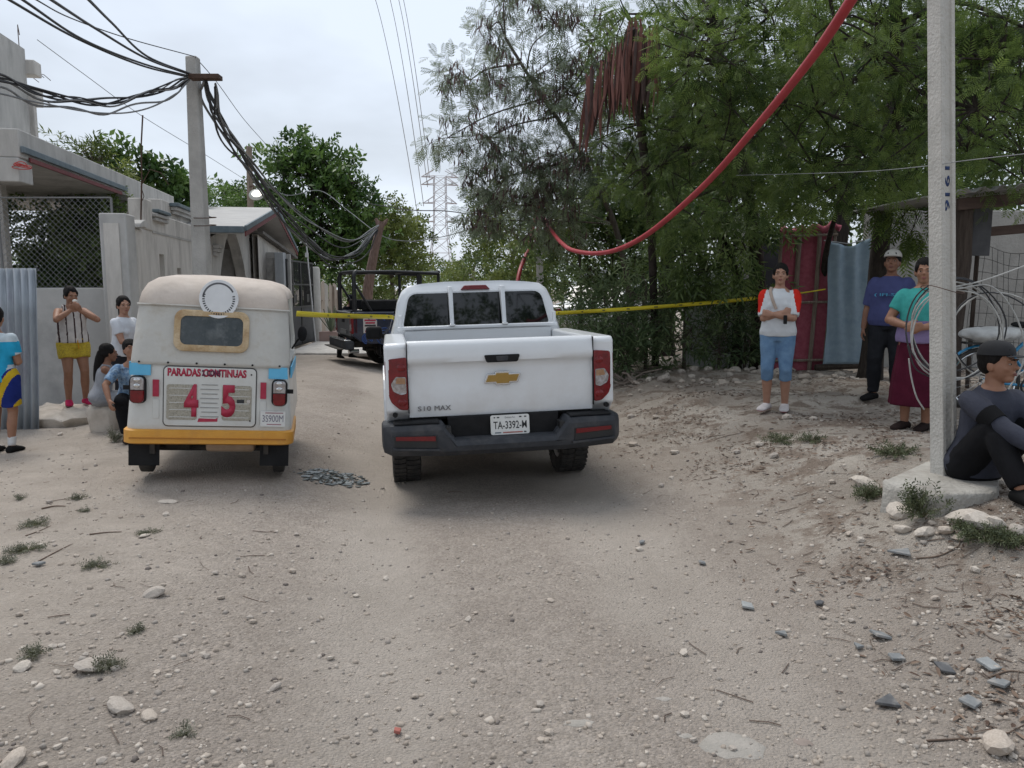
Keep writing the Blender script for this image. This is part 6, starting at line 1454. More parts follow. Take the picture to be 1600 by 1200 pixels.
# ---- pod-bearing tree leaning over the road
bl = [B(700, 215, 13.6, .45, 70), B(735, 125, 13.6, .62, 110), B(765, 45, 13.6, .55, 90), B(800, -20, 13.4, .6, 90), B(830, 120, 13.2, .75, 150), B(870, 40, 13.2, .6, 90), B(900, 150, 12.8, .75, 170), B(765, 215, 13.5, .65, 130), B(820, 265, 13.2, .75, 180), B(757, 285, 13.9, .42, 70), B(890, 265, 12.8, .75, 190), B(930, 60, 12.6, .7, 120), B(940, 220, 12.5, .7, 170), B(780, 330, 13.5, .55, 110), B(850, 350, 13.0, .7, 170), B(745, 345, 14, .35, 40)]
bl = [(c_, r_, int(n_ * 1.75)) for c_, r_, n_ in bl]
t1, CC1, b1 = tree('leucaena_tree', 'airy grey green tree with brown seed pods leaning over the road', [gr(985, 13.6), at(985, 480, 13.6), at(960, 350, 13.5), at(900, 230, 13.4), at(840, 140, 13.3), at(790, 60, 13.4)], bl, 'feather', .22, LF['leu'], .065, .022, clump=13, sig=.30, seed=3, twigs=.7, shell=.3)
g_ = np.random.default_rng(9); pc = [q for q in CC1 if (q + b1).y > 13.0 and at(0, 0, 1) is not None]
pods = []
tvp = (np.array([(0, -.055, 0), (0, .055, 0), (.5, .075, .02), (1, .0, 0), (.5, -.075, .02)]), None)
podt = (np.array([(0, -.05, 0), (.5, -.085, .02), (1, 0, 0), (.5, .085, .02)]), np.array([(0, 1, 2, 3)]))
sel = [q for q in CC1 if g_.random() < .6]
pp = np.concatenate([np.array(q)[None] + g_.normal(size=(24, 3)) * [.08, .08, .07] for q in sel]); n = len(pp)
dd = g_.normal(size=(n, 3)) * .28; dd[:, 2] -= 1
v, f, rs = scatter(podt, pp, dd, g_.normal(size=(n, 3)), g_.uniform(.12, .19, n), g_.random(n))
mesh_np('seed_pods', v, f, [leafmat('brown_pod', (.06, .036, .038), (.16, .10, .09), .2, .8)], t1, rs)
# ---- big feathery trees over the right side
g2 = random.Random(4)
def field(xs_, ys_, dr, r, n, skip=.1, jit=22):
    o = []
    for x in xs_:
        for y in ys_:
            if g2.random() < skip: continue
            o.append(B(x + g2.uniform(-jit, jit), y + g2.uniform(-jit, jit), g2.uniform(*dr), r * g2.uniform(.8, 1.15), int(n * g2.uniform(.8, 1.2))))
    return o
bl = field((1290, 1370, 1450, 1530, 1610), (-60, 20, 100, 180, 255), (7.6, 10), .58, 270, .16)
tree('feathery_tree', 'large dark feathery tree with its trunk right of the blue curtain', [gr(1362, 11.2), at(1366, 520, 11.2), at(1374, 400, 11.1), at(1390, 250, 10.6), at(1400, 120, 9.8), at(1400, 0, 9.2)], bl, 'feather', .165, LF['feath'], .17, .06, seed=12, clump=20, sig=.24, bk=bark_d, twigs=.3)
bl = field((1075, 1140, 1210), (-60, 10, 80, 150, 225, 300), (8.6, 11), .58, 250, .2) + field((985, 1040), (-50, 20, 120, 200, 280), (10.6, 11.6), .58, 210, .22)
tree('feathery_tree', 'feathery tree with twin stems behind the woman with crossed arms', [gr(1188, 12.6), at(1186, 500, 12.6), at(1180, 380, 12.4), at(1160, 260, 11.6), at(1130, 120, 10.8), at(1110, 0, 10.4)], bl, 'feather', .165, LF['feath'], .15, .05, seed=13, clump=20, sig=.24, bk=bark_d, twigs=.3)
bl = field((1240, 1320, 1400, 1480, 1560, 1640), (60, 150, 225, 300), (14, 17), .95, 150, .3)
tree('dense_tree', 'dense dark tree closing the view behind the grey wall', [gr(1300, 15), at(1305, 420, 15), at(1330, 250, 15), at(1360, 80, 15)], bl, 'small', .34, LF['dk'], .22, .09, seed=14, bk=bark_d, twigs=.15)
bl = field((960, 1030, 1100, 1170), (110, 210, 300), (15.2, 17.5), .8, 90, .25)
tree('dense_tree', 'dense dark tree filling the gap right of the pod tree', [gr(1040, 15.5), at(1042, 430, 15.5), at(1050, 300, 15.4), at(1060, 120, 15.2)], bl, 'small', .32, LF['mid'], .18, .08, seed=15, bk=bark_d, twigs=.15)
# ---- lance-leaved tree hanging between
bl = [B(1065, 395, 11.8, .45, 90), B(1110, 350, 11.8, .5, 120), B(1120, 420, 11.7, .45, 120), B(1165, 390, 11.7, .5, 130), B(1085, 455, 11.9, .35, 70), B(1180, 330, 11.8, .5, 110), B(1195, 440, 12.1, .3, 50), B(1150, 470, 12.2, .28, 40)]
tree('lance_leaf_tree', 'tree with drooping narrow leaves above the pale garden wall', [gr(1150, 12.4), at(1152, 520, 12.4), at(1150, 430, 12.3), at(1130, 360, 12.0)], bl, 'lance', .26, LF['mid'], .10, .04, seed=16, droop=1.2, bk=bark_d)
bl = [B(1235, 300, 10.6, .4, 60), B(1275, 310, 10.4, .35, 50), B(1400, 350, 10.4, .38, 60), B(1430, 330, 10.0, .42, 70), B(1330, 290, 10.2, .45, 90)]
tree('feathery_sapling', 'slender feathery sapling hanging over the cloth gates', [gr(1286, 12.2), at(1284, 500, 12.2), at(1290, 400, 11.8), at(1310, 320, 10.8)], bl, 'feather', .28, LF['feath'], .07, .03, seed=17, droop=.8, bk=bark_d)
# ---- trees along the verge behind the pickup
bl = [B(900, 360, 15, .75, 150), B(950, 330, 14.6, .75, 150), B(1000, 380, 14.4, .7, 150), B(920, 420, 15.2, .55, 100), B(870, 400, 16, .6, 110), B(985, 300, 14.8, .75, 140), B(1040, 330, 14, .7, 140), B(880, 330, 15.5, .7, 130)]
tree('verge_tree', 'leafy verge tree with thin trunks beyond the pickup bed', [gr(962, 14.8), at(962, 500, 14.8), at(958, 420, 14.8), at(950, 340, 14.7)], bl, 'small', .28, LF['mid'], .07, .03, seed=18, bk=bark)
for k, (px, d_, top_) in enumerate(((905, 15.2, 380), (1003, 14.2, 370))):
    bl = [B(px - 8, top_ + 10, d_, .5, 90), B(px + 20, top_ - 40, d_, .55, 100), B(px + 10, top_ + 55, d_, .35, 50)]
    tree('verge_sapling', ('slim sapling just right of the pickup cab', 'slim sapling in the oleander clump')[k], [gr(px, d_), at(px + 3, 480, d_), at(px, top_, d_)], bl, 'small', .24, LF['yel'] if k == 0 else LF['mid'], .05, .02, seed=30 + k)
bl = [B(760, 400, 27, 1.0, 150), B(800, 360, 27, 1.2, 190), B(730, 425, 30, .9, 120), B(840, 330, 26, 1.2, 190), B(780, 330, 29, .9, 120), B(850, 400, 25, 1.0, 170), B(820, 425, 25, .9, 140), B(870, 430, 23, .8, 130)]
tree('road_tree', 'fresh green tree over the far road behind the pickup roof', [gr(800, 27), at(802, 470, 27), at(800, 400, 27)], bl, 'small', .38, LF['yel'], .16, .06, seed=19)
bl = [B(700, 430, 45, 1.2, 120), B(740, 415, 48, 1.4, 140), B(760, 380, 44, 1.2, 120), B(720, 440, 50, 1.3, 100)]
tree('road_tree', 'small distant green tree beside the foot of the power tower', [gr(738, 46), at(738, 460, 46), at(740, 420, 46)], bl, 'small', .5, LF['mid'], .18, .06, seed=20)
# ---- left side trees
bl = [B(430, 252, 33, .95, 80), B(480, 232, 33, .9, 80), B(470, 270, 33, 1.1, 110), B(520, 262, 33, 1.0, 100), B(550, 285, 33, .9, 80), B(500, 300, 33, 1.2, 130), B(440, 310, 33, 1.1, 110), B(400, 320, 33, 1.1, 110), B(555, 330, 33, .95, 90), B(500, 350, 33, 1.4, 160), B(430, 370, 33, 1.4, 150), B(545, 370, 33.5, 1.2, 120), B(370, 300, 32, .8, 70), B(470, 400, 33, 1.3, 130), B(410, 420, 33, 1.2, 110), B(535, 410, 33, 1.2, 110)]
bl = [(c, (r[0] * 1.15, r[1] * 1.15, r[2] * .62), n) for c, r, n in bl]
tree('almond_tree', 'broad tiered almond tree with large glossy leaves beyond the porch', [gr(480, 33), at(482, 480, 33), at(480, 380, 33), at(490, 300, 33), at(480, 245, 33)], bl, 'rosette', .42, LF['alm'], .25, .08, clump=6, sig=.3, droop=-.1, seed=21, twigs=.6, bk=bark_d, shell=.35)
bl = [B(575, 360, 35.5, 1.3, 230), B(625, 395, 38, 1.2, 190), B(590, 375, 36, 1.3, 230), B(630, 380, 38, 1.3, 230), B(560, 400, 35, 1.2, 170), B(610, 425, 36, 1.4, 190), B(650, 425, 40, 1.1, 130), B(605, 345, 36, 1.0, 130), B(570, 440, 33, 1.1, 150), B(640, 350, 38, .9, 90)]
tree('yellowgreen_tree', 'rounded yellow green tree behind the leaning cable trunk', [gr(615, 36.5), at(614, 470, 36.5), at(610, 400, 36.5)], bl, 'small', .5, LF['yel'], .18, .07, seed=22)
bl = [B(340, 325, 29, .8, 130), B(385, 335, 29, .8, 130), B(430, 345, 29.5, .8, 120), B(300, 318, 28, .7, 100), B(450, 400, 30, .9, 130), B(405, 380, 30, 1.0, 140), B(355, 370, 29, .9, 120)]
tree('hedge_tree', 'clipped green hedge tree behind the gabled porch', [gr(372, 29.3), at(372, 460, 29.3), at(374, 370, 29.3)], bl, 'small', .34, LF['alm'], .14, .06, seed=23)
bl = [B(108, 215, 19.5, .38, 26), B(128, 238, 19.5, .4, 40), B(158, 258, 19.5, .35, 40), B(182, 262, 19.5, .3, 40), B(120, 250, 19.5, .4, 50), B(200, 282, 20, .3, 36)]
tree('yard_tree', 'wispy green tree rising behind the concrete parapet', [gr(150, 19.6), at(150, 400, 19.6), at(146, 260, 19.6)], bl, 'lance', .32, LF['yel'], .06, .03, seed=24, droop=.1, twigs=.5)
bl = [B(235, 285, 21, .5, 70), B(265, 290, 21, .5, 70), B(290, 300, 21.5, .45, 60), B(250, 270, 21, .35, 40), B(187, 248, 20.5, .4, 45)]
tree('yard_tree', 'small broad leaved tree peeping over the boundary wall', [gr(255, 21.2), at(255, 400, 21.2), at(252, 300, 21.2)], bl, 'rosette', .34, LF['alm'], .09, .04, seed=25, clump=6)
bl = [B(95, 375, 15.5, .55, 150), B(130, 365, 15.5, .6, 170), B(165, 375, 15.6, .55, 150), B(100, 430, 15.3, .55, 150), B(140, 425, 15.4, .6, 160), B(172, 430, 15.5, .5, 130), B(120, 480, 15.4, .5, 90), B(75, 340, 16.2, .7, 200), B(120, 335, 16.2, .7, 200), B(165, 340, 16.2, .7, 200), B(85, 410, 16.3, .7, 200), B(130, 400, 16.3, .7, 200), B(170, 400, 16.3, .7, 200), B(60, 420, 15.8, .6, 150)]
tree('yard_shrub', 'dark green shrubs in the yard seen through the chain link', [gr(130, 15.6), at(130, 470, 15.6), at(130, 410, 15.5)], bl, 'small', .27, LF['mid'], .08, .03, seed=26, cat='shrub')
# ---- oleander clumps
ol = [(945, 12.6, 470, .5, 'oleander clump next to the tail of the pickup'), (1010, 12.4, 455, .55, 'tall oleander clump crossed by the yellow tape'), (1070, 12.3, 475, .5, 'oleander clump in front of the pale garden wall'), (1125, 12.2, 500, .42, 'low spreading oleander near the rubble'), (975, 11.8, 520, .35, 'small oleander at the front of the clump'), (1165, 12.3, 515, .3, 'thin oleander by the grey upright slab'), (905, 14, 470, .5, 'bushy oleander in front of the parked car')]
for k, (px, d_, cy, r, lb_) in enumerate(ol):
    g0_ = gr(px, d_, -.05); c = at(px, cy, d_); bl = []
    hh = c.z - g0_.z + r
    for i in range(7):
        a = i * 2.4; bl.append((Vector((c.x + r * .75 * math.cos(a) * (.3 + .1 * i), d_ + r * .5 * math.sin(a), g0_.z + hh * (.22 + .72 * i / 7))), (r * .62, r * .55, r * .5), 34 if k not in (2, 3, 5) else 20))
    root, _, _ = tree('oleander_shrub', lb_, [g0_, g0_.lerp(c, .5), c], bl, 'lance', .27, LF['ole'], .03, .012, clump=5, sig=.35, droop=-.25, seed=40 + k, group='oleander shrubs along the verge', cat='shrub', twigs=.5, outward=.8)
# ---- palm with dead hanging fronds
pr0 = gr(1026, 12.9); pt = at(985, 45, 9.9)
pm_ = empty('palm_tree', pr0, (0, 0, 0), 'palm with a skirt of dead reddish brown fronds among the trees', 'palm tree')
MB().tube(cat_curve([Vector((0, 0, 0)), (pt - pr0) * .5 + Vector((.1, .1, 0)), pt - pr0], 6), .06, 10).build('trunk', bark_d, pm_, smooth=True)
g_ = random.Random(8); dm = [M('dead_frond', (.13, .05, .042), (.20, .09, .07), 8, .85, stretch=(5, 5, .5)), M('dead_frond_dark', (.05, .03, .028), (.09, .055, .047), 8, .85)]
for k in range(110):
    px = g_.uniform(914, 1028); pt0 = 30 + abs(px - 985) * 1.15 + g_.uniform(0, 40) if px < 985 else 20 + (px - 985) * .4 + g_.uniform(0, 50); ln = g_.uniform(60, 125)
    d_ = 9.9 + g_.uniform(-.3, .3); a, c = at(px, pt0, d_), at(px + g_.uniform(-14, 4), min(pt0 + ln, 238 - max(0, px - 950) * .9), d_ + g_.uniform(-.1, .1)); w_ = g_.uniform(.010, .030); ang = g_.uniform(-1, 1)
    sx = Vector((math.cos(ang), math.sin(ang), 0)) * w_; m_ = a.lerp(c, .55) + Vector((g_.uniform(-.04, .04), g_.uniform(-.04, .04), 0)); nrm_ = Vector((-sx.y, sx.x, 0)) * .25
    b = MB(); b.loft([[p - sx * s_ - pr0, p + nrm_ * s_ - pr0, p + sx * s_ - pr0, p - nrm_ * .6 * s_ - pr0] for p, s_ in ((a, .45), (a.lerp(m_, .5), .8), (m_, 1), (m_.lerp(c, .6), .8), (c, .15))]); b.build('dead_leaf', dm[k % 3 == 0], pm_)
for k in range(4):
    a0 = R(-20 + k * 40); dr = Vector((math.cos(a0), math.sin(a0) * .5, .35)); pts = cat_curve([pt - pr0, pt - pr0 + dr * .6 + Vector((0, 0, .15)), pt - pr0 + dr * 1.25 - Vector((0, 0, .1)), pt - pr0 + dr * 1.6 - Vector((0, 0, .65))], 5)
    n = len(pts); P = np.repeat(np.array([tuple(p) for p in pts[3:]]), 4, 0); m_ = len(P); sd = np.tile([1, -1, 1, -1], m_ // 4); side = np.cross(np.array(dr), [0, 0, 1.]); D = sd[:, None] * side[None] + np.array(dr)[None] * .5 + rng.normal(size=(m_, 3)) * .12; D[:, 2] -= .4
    v, f, rs = scatter((np.array([(0, -.03, 0), (.4, -.045, 0), (1, 0, -.05), (.4, .045, 0)]), np.array([(0, 1, 2, 3)])), P + rng.normal(size=(m_, 3)) * .03, D, np.tile([0, 0, 1.], (m_, 1)), rng.uniform(.22, .36, m_), rng.random(m_))
    mesh_np('frond', v, f, [LF['mid']], pm_, rs)
# ---- woods closing the horizon
g_ = np.random.default_rng(77); bl = []
for k in range(190):
    a = R(g_.uniform(-75, 75)); r = g_.uniform(75, 130); bl.append(((r * math.sin(a), r * math.cos(a), g_.uniform(.8, 3.2)), (3.2, 3.2, 2.3), 46))
P, D, U, S_, RR, _ = foliage(bl, 'small', 1.5, 10, .3, .2, 77)
v, f, rs = scatter('small', P, D, U, S_, RR); o = mesh_np('woodland', v, f, [LF['mid']], None, rs); tag(o, 'low green woodland closing the horizon behind the road', 'woodland', kind='stuff')
# wooded plots behind the left houses and right walls, standing as trees of their own
for k, (px, d_, r, lb_) in enumerate(((1460, 20, 2.2, 'tall dark tree far behind the shelter roof'), (1130, 21, 2.0, 'tall dark tree far behind the lance leaved tree'))):
    bl = field((px - 90, px, px + 90), (130, 230, 310, 380), (d_, d_ + 3), r * .7, 120, .15)
    tree('backdrop_tree', lb_, [gr(px, d_ + 1), at(px, 420, d_ + 1), at(px, 200, d_ + 1)], bl, 'small', .55, LF['dk'], .25, .1, seed=60 + k, bk=bark_d, twigs=.1)

for k, (x, y, hh, r, lb_) in enumerate(((-4.5, -9, 12, 2.2, 'street tree behind the viewer on the left'), (1.6, -12, 10.5, 1.8, 'street tree behind the viewer in the middle'), (6.5, -8, 12.5, 2.3, 'street tree behind the viewer on the right'))):
    g3 = random.Random(k + 5); z0 = gz(x, y) - .1
    bl = [(Vector((x + g3.uniform(-2.2, 2.2), y + g3.uniform(-1.2, 1.2), hh * g3.uniform(.38, 1.0))), (r * .75, r * .75, r * .55), 80) for _ in range(13)]
    tree('street_tree', lb_, [Vector((x, y, z0)), Vector((x + .1, y, hh * .4)), Vector((x, y + .1, hh * .8))], bl, 'small', .5, LF['mid'], .2, .07, seed=90 + k, twigs=.1)
# ================================================================== cables
CK = M('cable_black', (.018, .019, .022), (.035, .036, .04), 8, .6); CG = M('cable_grey', (.16, .165, .17), (.24, .245, .25), 6, .6); CW = M('cable_white', (.5, .5, .48), (.6, .6, .58), 6, .5)
def sag(p, q, s, n=16):
    p, q = Vector(p), Vector(q); return [p.lerp(q, t / n) - Vector((0, 0, s * 4 * (t / n) * (1 - t / n))) for t in range(n + 1)]
def bundle(name, label, pts, k, spread, r, mats, seed, cat='cable', n=8, group=None):
    g_ = random.Random(seed); root = empty(name, (0, 0, 0), (0, 0, 0), label, cat, group); base_ = cat_curve(pts, n); m_ = len(base_)
    for i in range(k):
        ph = [g_.uniform(0, 6.28) for _ in range(4)]; fr = [g_.uniform(.15, .5) for _ in range(4)]; o_ = Vector((g_.gauss(0, spread * .4), g_.gauss(0, spread * .4), g_.gauss(0, spread * .7)))
        P = []
        for j, p in enumerate(base_):
            e = min(1, j / 3, (m_ - 1 - j) / 3) * .8 + .2
            P.append(p + (o_ + Vector((0, spread * .5 * math.sin(j * fr[0] + ph[0]), spread * .6 * math.sin(j * fr[1] + ph[1]) - abs(o_.z) * .6))) * e)
        MB().tube(P, r * g_.uniform(.8, 1.25), 6).build('strand', mats[i % len(mats)], root, smooth=True)
    return root
ph = at(322, 124, 10.8)
bundle('cable_bundle', 'thick sagging cable bundle running left from the pole past the house', [at(-60, 108, 8.2), at(0, 122, 8.6), at(60, 145, 9.2), at(130, 158, 9.8), at(190, 157, 10.2), at(250, 140, 10.5), at(296, 122, 10.75)], 9, .055, .011, [CK, CG, CK, CG], 1)
bundle('cable_bundle', 'cable bundle dropping right from the pole to the leaning trunk', [ph, at(335, 165, 11.6), at(360, 210, 13), at(395, 262, 15), at(440, 328, 18), at(490, 382, 21), at(525, 405, 22.5), at(560, 396, 23.6), at(590, 358, 24.3)], 7, .09, .016, [CK, CK, CG], 2)
bundle('cable_bundle', 'second looser cable bundle falling right from the pole behind the first', [ph + Vector((.1, .05, -.05)), at(345, 190, 12), at(385, 245, 14.4), at(430, 300, 17), at(490, 352, 20), at(545, 376, 22.6), at(592, 352, 24.3)], 4, .07, .013, [CK, CG], 3)
for k, (pts, lb_) in enumerate(((((8, -4), (120, 60), (220, 102), (292, 120)), 'lowest black cable descending from the upper left to the pole'), (((30, -4), (130, 62), (225, 100), (296, 119)), 'black cable just above the lowest one on the upper left'),
        (((76, -3), (150, 45), (230, 92), (298, 117)), 'middle black cable descending from the top left to the pole'), (((136, -3), (175, 36), (230, 88), (300, 116)), 'steep black cable crossing the others left of the pole top'), (((50, -4), (110, 28), (200, 60), (303, 88)), 'thin cable reaching the very top of the left pole'))):
    m_ = len(pts); P = cat_curve([at(px, py, 6.0 + 4.85 * i / (m_ - 1)) for i, (px, py) in enumerate(pts)], 8)
    tag(MB().tube(P, (.011, .011, .012, .012, .006)[k], 6).build('overhead_cable', CK, None, smooth=True), lb_, 'cable', 'cables meeting at the left pole')
for (pts, dd, r, m_, lb_) in ((((305, 89), (340, 130), (380, 185), (415, 225)), (10.9, 13, 16, 20), .006, CK, 'thin wire leaving the top of the left pole to the right'), (((58, 62), (130, 115), (220, 180), (318, 240), (388, 284)), (15.4, 16.5, 18.5, 22, 26.5), .007, CG, 'thin straight wire from the bare upper storey to the lamp pole'),
        (((405, 285), (450, 305), (500, 298), (545, 330), (600, 370), (650, 378)), (27, 27, 27, 26, 25, 26), .012, CG, 'pale wire looping through the almond tree'), (((575, 318), (640, 328), (700, 330), (760, 340)), (26, 25, 23, 20), .016, CK, 'dark wire crossing in front of the power tower'),
        (((640, 378), (700, 368), (760, 345), (830, 290), (905, 230)), (25, 22, 18, 14, 12.6), .012, CG, 'grey rising wire entering the pod tree'), (((1150, 274), (1230, 272), (1350, 268), (1452, 259), (1500, 252), (1640, 236)), (9, 8, 6.6, 5.2, 4.8, 4.2), .0028, CG, 'thin white wire passing behind the near pole')):
    P = cat_curve([at(px, py, d_) for (px, py), d_ in zip(pts, dd)], 8); tag(MB().tube(P, r, 6).build('overhead_wire', m_, None, smooth=True), lb_, 'wire')
# high voltage lines sweeping up from the tower
hv = M('hv_line', (.16, .16, .17))
for k, (tx, bx_, by) in enumerate(((575, 655, 352), (600, 662, 322), (614, 668, 292), (622, 671, 278))):
    P = [at(tx + (bx_ - tx) * t ** .75, -30 + (by + 30) * t, 30 * (240 / 30) ** t) for t in [i / 20 for i in range(21)]]
    tag(MB().tube(P, [.012 + .09 * (i / 20) ** 2 for i in range(21)], 5).build('power_line', hv, None), ('leftmost power line running up from the tower', 'second power line from the left in the sky', 'third power line from the left in the sky', 'rightmost power line running up from the tower')[k], 'power line', 'high voltage lines')
# ================================================================== red conduit hose
redh = M('red_conduit', (.30, .022, .03), (.37, .032, .04), 8, .45, spec=.4)
def hose(pts, r, label):
    P = cat_curve(pts, 14); tag(MB().tube(P, r, 12).build('conduit_hose', redh, None, smooth=True), label, 'hose')
hose([at(1400, -120, 3.6), at(1330, 0, 4.0), at(1265, 95, 4.6), at(1180, 200, 5.6), at(1100, 290, 6.7), at(1020, 360, 7.9), at(970, 388, 8.7), at(930, 396, 9.3), at(895, 391, 9.9), at(878, 380, 10.5), at(866, 366, 12), at(852, 345, 14.5), at(846, 326, 16.9)], .027, 'long thick red conduit hose sagging across the upper right')
hose([at(843, 322, 17.2), at(834, 350, 17), at(826, 388, 16.4), at(812, 425, 15.5), at(804, 480, 15)], .042, 'short red conduit hose hanging down behind the pickup roof')
# ================================================================== barrier tape
yt = bpy.data.materials.new('yellow_tape'); yt.use_nodes = True; t_ = yt.node_tree; b_ = t_.nodes['Principled BSDF']; b_.inputs['Base Color'].default_value = (.62, .50, .02, 1); b_.inputs['Roughness'].default_value = .5; MATS['yellow_tape'] = yt
def tape(pts, label, nm=16, seed=0, hw_=.028):
    P = cat_curve(pts, 12); root = empty('barrier_tape', (0, 0, 0), (0, 0, 0), label, 'tape', 'yellow barrier tape'); g_ = random.Random(seed)
    up = []
    for i in range(len(P)): a = .35 * math.sin(i * .35 + seed); up.append(Vector((math.sin(a) * .3, math.sin(a), math.cos(a))) * hw_)
    b = MB(); b.loft([[p - u for p, u in zip(P, up)], [p * 1.0 for p in P], [p + u for p, u in zip(P, up)]], closed=False, cap=False); b.build('ribbon', yt, root, smooth=True, solid=.0008)
    # printed dashes of the small lettering
    L_ = len(P) - 1
    for k in range(nm):
        f0 = (k + .15) / nm * L_; i = int(f0); f1 = f0 - i
        if i >= L_: continue
        for q in range(5):
            t0 = f1 + q * .14; 
            if t0 > .9: continue
            a = P[i].lerp(P[i + 1], t0); c = P[i].lerp(P[i + 1], min(1, t0 + .09)); u = up[i] * .42; off = Vector((0, -.003, 0))
            MB().add([a - u + off, c - u + off, c + u + off, a + u + off], [(0, 1, 2, 3)]).build('print_mark', platek, root)
tape([at(463, 490, 7.6), at(520, 493, 8.6), at(600, 495, 10.0), at(650, 496, 10.9), at(760, 495, 11.2), at(875, 489, 11.3), at(960, 484, 11.4), at(1060, 477, 11.5), at(1130, 471, 11.6), at(1180, 466, 11.8)], 'yellow barrier tape stretched across the road behind the vehicles', 22, 1)
tape([at(1182, 466, 11.8), at(1210, 463, 11.75), at(1250, 458, 11.72), at(1290, 452, 11.68)], 'twisted end of the yellow tape tied across the cloth gates', 5, 4, .010)
# ================================================================== parked car half hidden behind shrubs
car = empty('parked_car', at(905, 520, 18.5), (0, 0, R(-28)), 'white car half hidden behind the shrubs beyond the pickup', 'car'); car.location.z = gz(car.location.x, 18.5)
cw = white
prof = [(0, .42), (-.02, .8), (.1, .95), (.75, 1.02), (1.2, 1.42), (2.5, 1.46), (3.3, .98), (4.1, .88), (4.2, .6), (4.15, .35)] + arch(3.4, .34, .35, 8)[::-1] + arch(.8, .34, .35, 8)[::-1]
b = MB(); sideprism(b, prof, -.82, .82); b.build('body', cw, car, bevel=.09, seg=3)
MB().loft([[(x, y, z) for x, y, z in ((-.66, 3.28, 1.02), (.66, 3.28, 1.02), (.6, 2.56, 1.44), (-.6, 2.56, 1.44))], [(x, y + .02, z + .012) for x, y, z in ((-.66, 3.28, 1.02), (.66, 3.28, 1.02), (.6, 2.56, 1.44), (-.6, 2.56, 1.44))]]).build('windscreen', glassd, car)
MB().loft([[(x, y, z) for x, y, z in ((-.66, .72, 1.03), (.66, .72, 1.03), (.6, 1.16, 1.40), (-.6, 1.16, 1.40))], [(x, y - .02, z + .012) for x, y, z in ((-.66, .72, 1.03), (.66, .72, 1.03), (.6, 1.16, 1.40), (-.6, 1.16, 1.40))]]).build('rear_window', glassd, car)
for sg in (-1, 1):
    MB().loft([[(sg * .823, y, z) for y, z in ((.95, 1.04), (3.1, 1.02), (2.5, 1.38), (1.25, 1.36))], [(sg * .829, y, z) for y, z in ((.95, 1.04), (3.1, 1.02), (2.5, 1.38), (1.25, 1.36))]]).build('side_window', glassd, car)
    for y in (.8, 3.4): wheel(car, sg * .74, y, .30, .19)
    MB().box(sg * .6 - .14, sg * .6 + .14, -.05, .02, .72, .86).build('tail_light', lens_r, car, bevel=.02)
    MB().box(sg * .6 - .15, sg * .6 + .15, 4.16, 4.22, .64, .76).build('headlight', lens_c, car, bevel=.02)
# ================================================================== bicycle, sack, coiled cable
bk = empty('bicycle', (0, 0, 0), (0, 0, 0), 'blue bicycle with mudguards parked behind the near pole', 'bicycle'); bx0 = at(1535, 560, 7.7).x; bd0 = 7.7; bz = gz(bx0, bd0) + .02
bk.location = (bx0, bd0, bz); bk.rotation_euler = (0, R(3), R(-12))
bm_blue = M('bike_blue', (.03, .22, .42), (.05, .28, .5), 9, .4)
for x_ in (0, 1.02):
    n = 40; b = MB(); b.tube([(x_ + .32 * math.cos(2 * math.pi * i / n), 0, .34 + .32 * math.sin(2 * math.pi * i / n)) for i in range(n + 1)], .02, 8); wo = b.build('wheel', rubber, bk, smooth=True)
    MB().tube([(x_ + .295 * math.cos(2 * math.pi * i / n), 0, .34 + .295 * math.sin(2 * math.pi * i / n)) for i in range(n + 1)], .012, 6).build('rim', chrome, wo, smooth=True)
    sp = MB()
    for i in range(18): sp.tube([(x_, .02 if i % 2 else -.02, .34), (x_ + .29 * math.cos(i * math.pi / 9), 0, .34 + .29 * math.sin(i * math.pi / 9))], .0015, 4)
    so = sp.build('spokes', chrome, wo); so['kind'] = 'stuff'
    MB().tube([(x_, -.04, .34), (x_, .04, .34)], .022, 8).build('hub', chrome, wo)
    MB().tube([(x_ + .36 * math.cos(R(a)), 0, .34 + .36 * math.sin(R(a))) for a in range(20, 190, 10)], .026, 8, flat=.5).build('mudguard', bm_blue, bk, smooth=True)
b = MB()
for p, q in (((0, 0, .34), (.42, 0, .32)), ((.42, 0, .32), (.34, 0, .85)), ((.34, 0, .82), (.82, 0, .84)), ((.42, 0, .32), (.84, 0, .76)), ((0, 0, .34), (.35, 0, .78)), ((.8, 0, .94), (1.02, 0, .34))): b.tube([p, q], .017, 8)
b.build('frame', bm_blue, bk, smooth=True)
MB().ell((.31, 0, .92), (.13, .07, .035), 14, 8).build('saddle', plast_b, bk, smooth=True); MB().tube([(.34, 0, .82), (.33, 0, .92)], .013, 8).build('seat_post', chrome, bk)
MB().tube([(.80, 0, .92), (.79, 0, 1.02), (.79, -.24, 1.04), (.70, -.28, 1.03)], .012, 8).build('handlebar', chrome, bk, smooth=True); MB().tube([(.79, 0, 1.02), (.79, .24, 1.04), (.70, .28, 1.03)], .012, 8).build('handlebar', chrome, bk, smooth=True)
MB().box(-.22, .2, -.07, .07, .70, .72).build('carrier', black, bk)
n = 24; MB().tube([(.42 + .085 * math.cos(2 * math.pi * i / n), -.04, .32 + .085 * math.sin(2 * math.pi * i / n)) for i in range(n + 1)], .01, 6).build('chainring', black, bk)
MB().tube([(.42, -.06, .32), (.42, -.06, .16), (.42, -.14, .155)], .01, 6).build('crank', chrome, bk)
b = MB(); b.ell((0, 0, 0), (.26, .17, .085), 20, 12); b.ell((.18, .02, .01), (.14, .12, .07), 16, 10); b.ell((-.15, 0, .02), (.15, .13, .07), 16, 10)
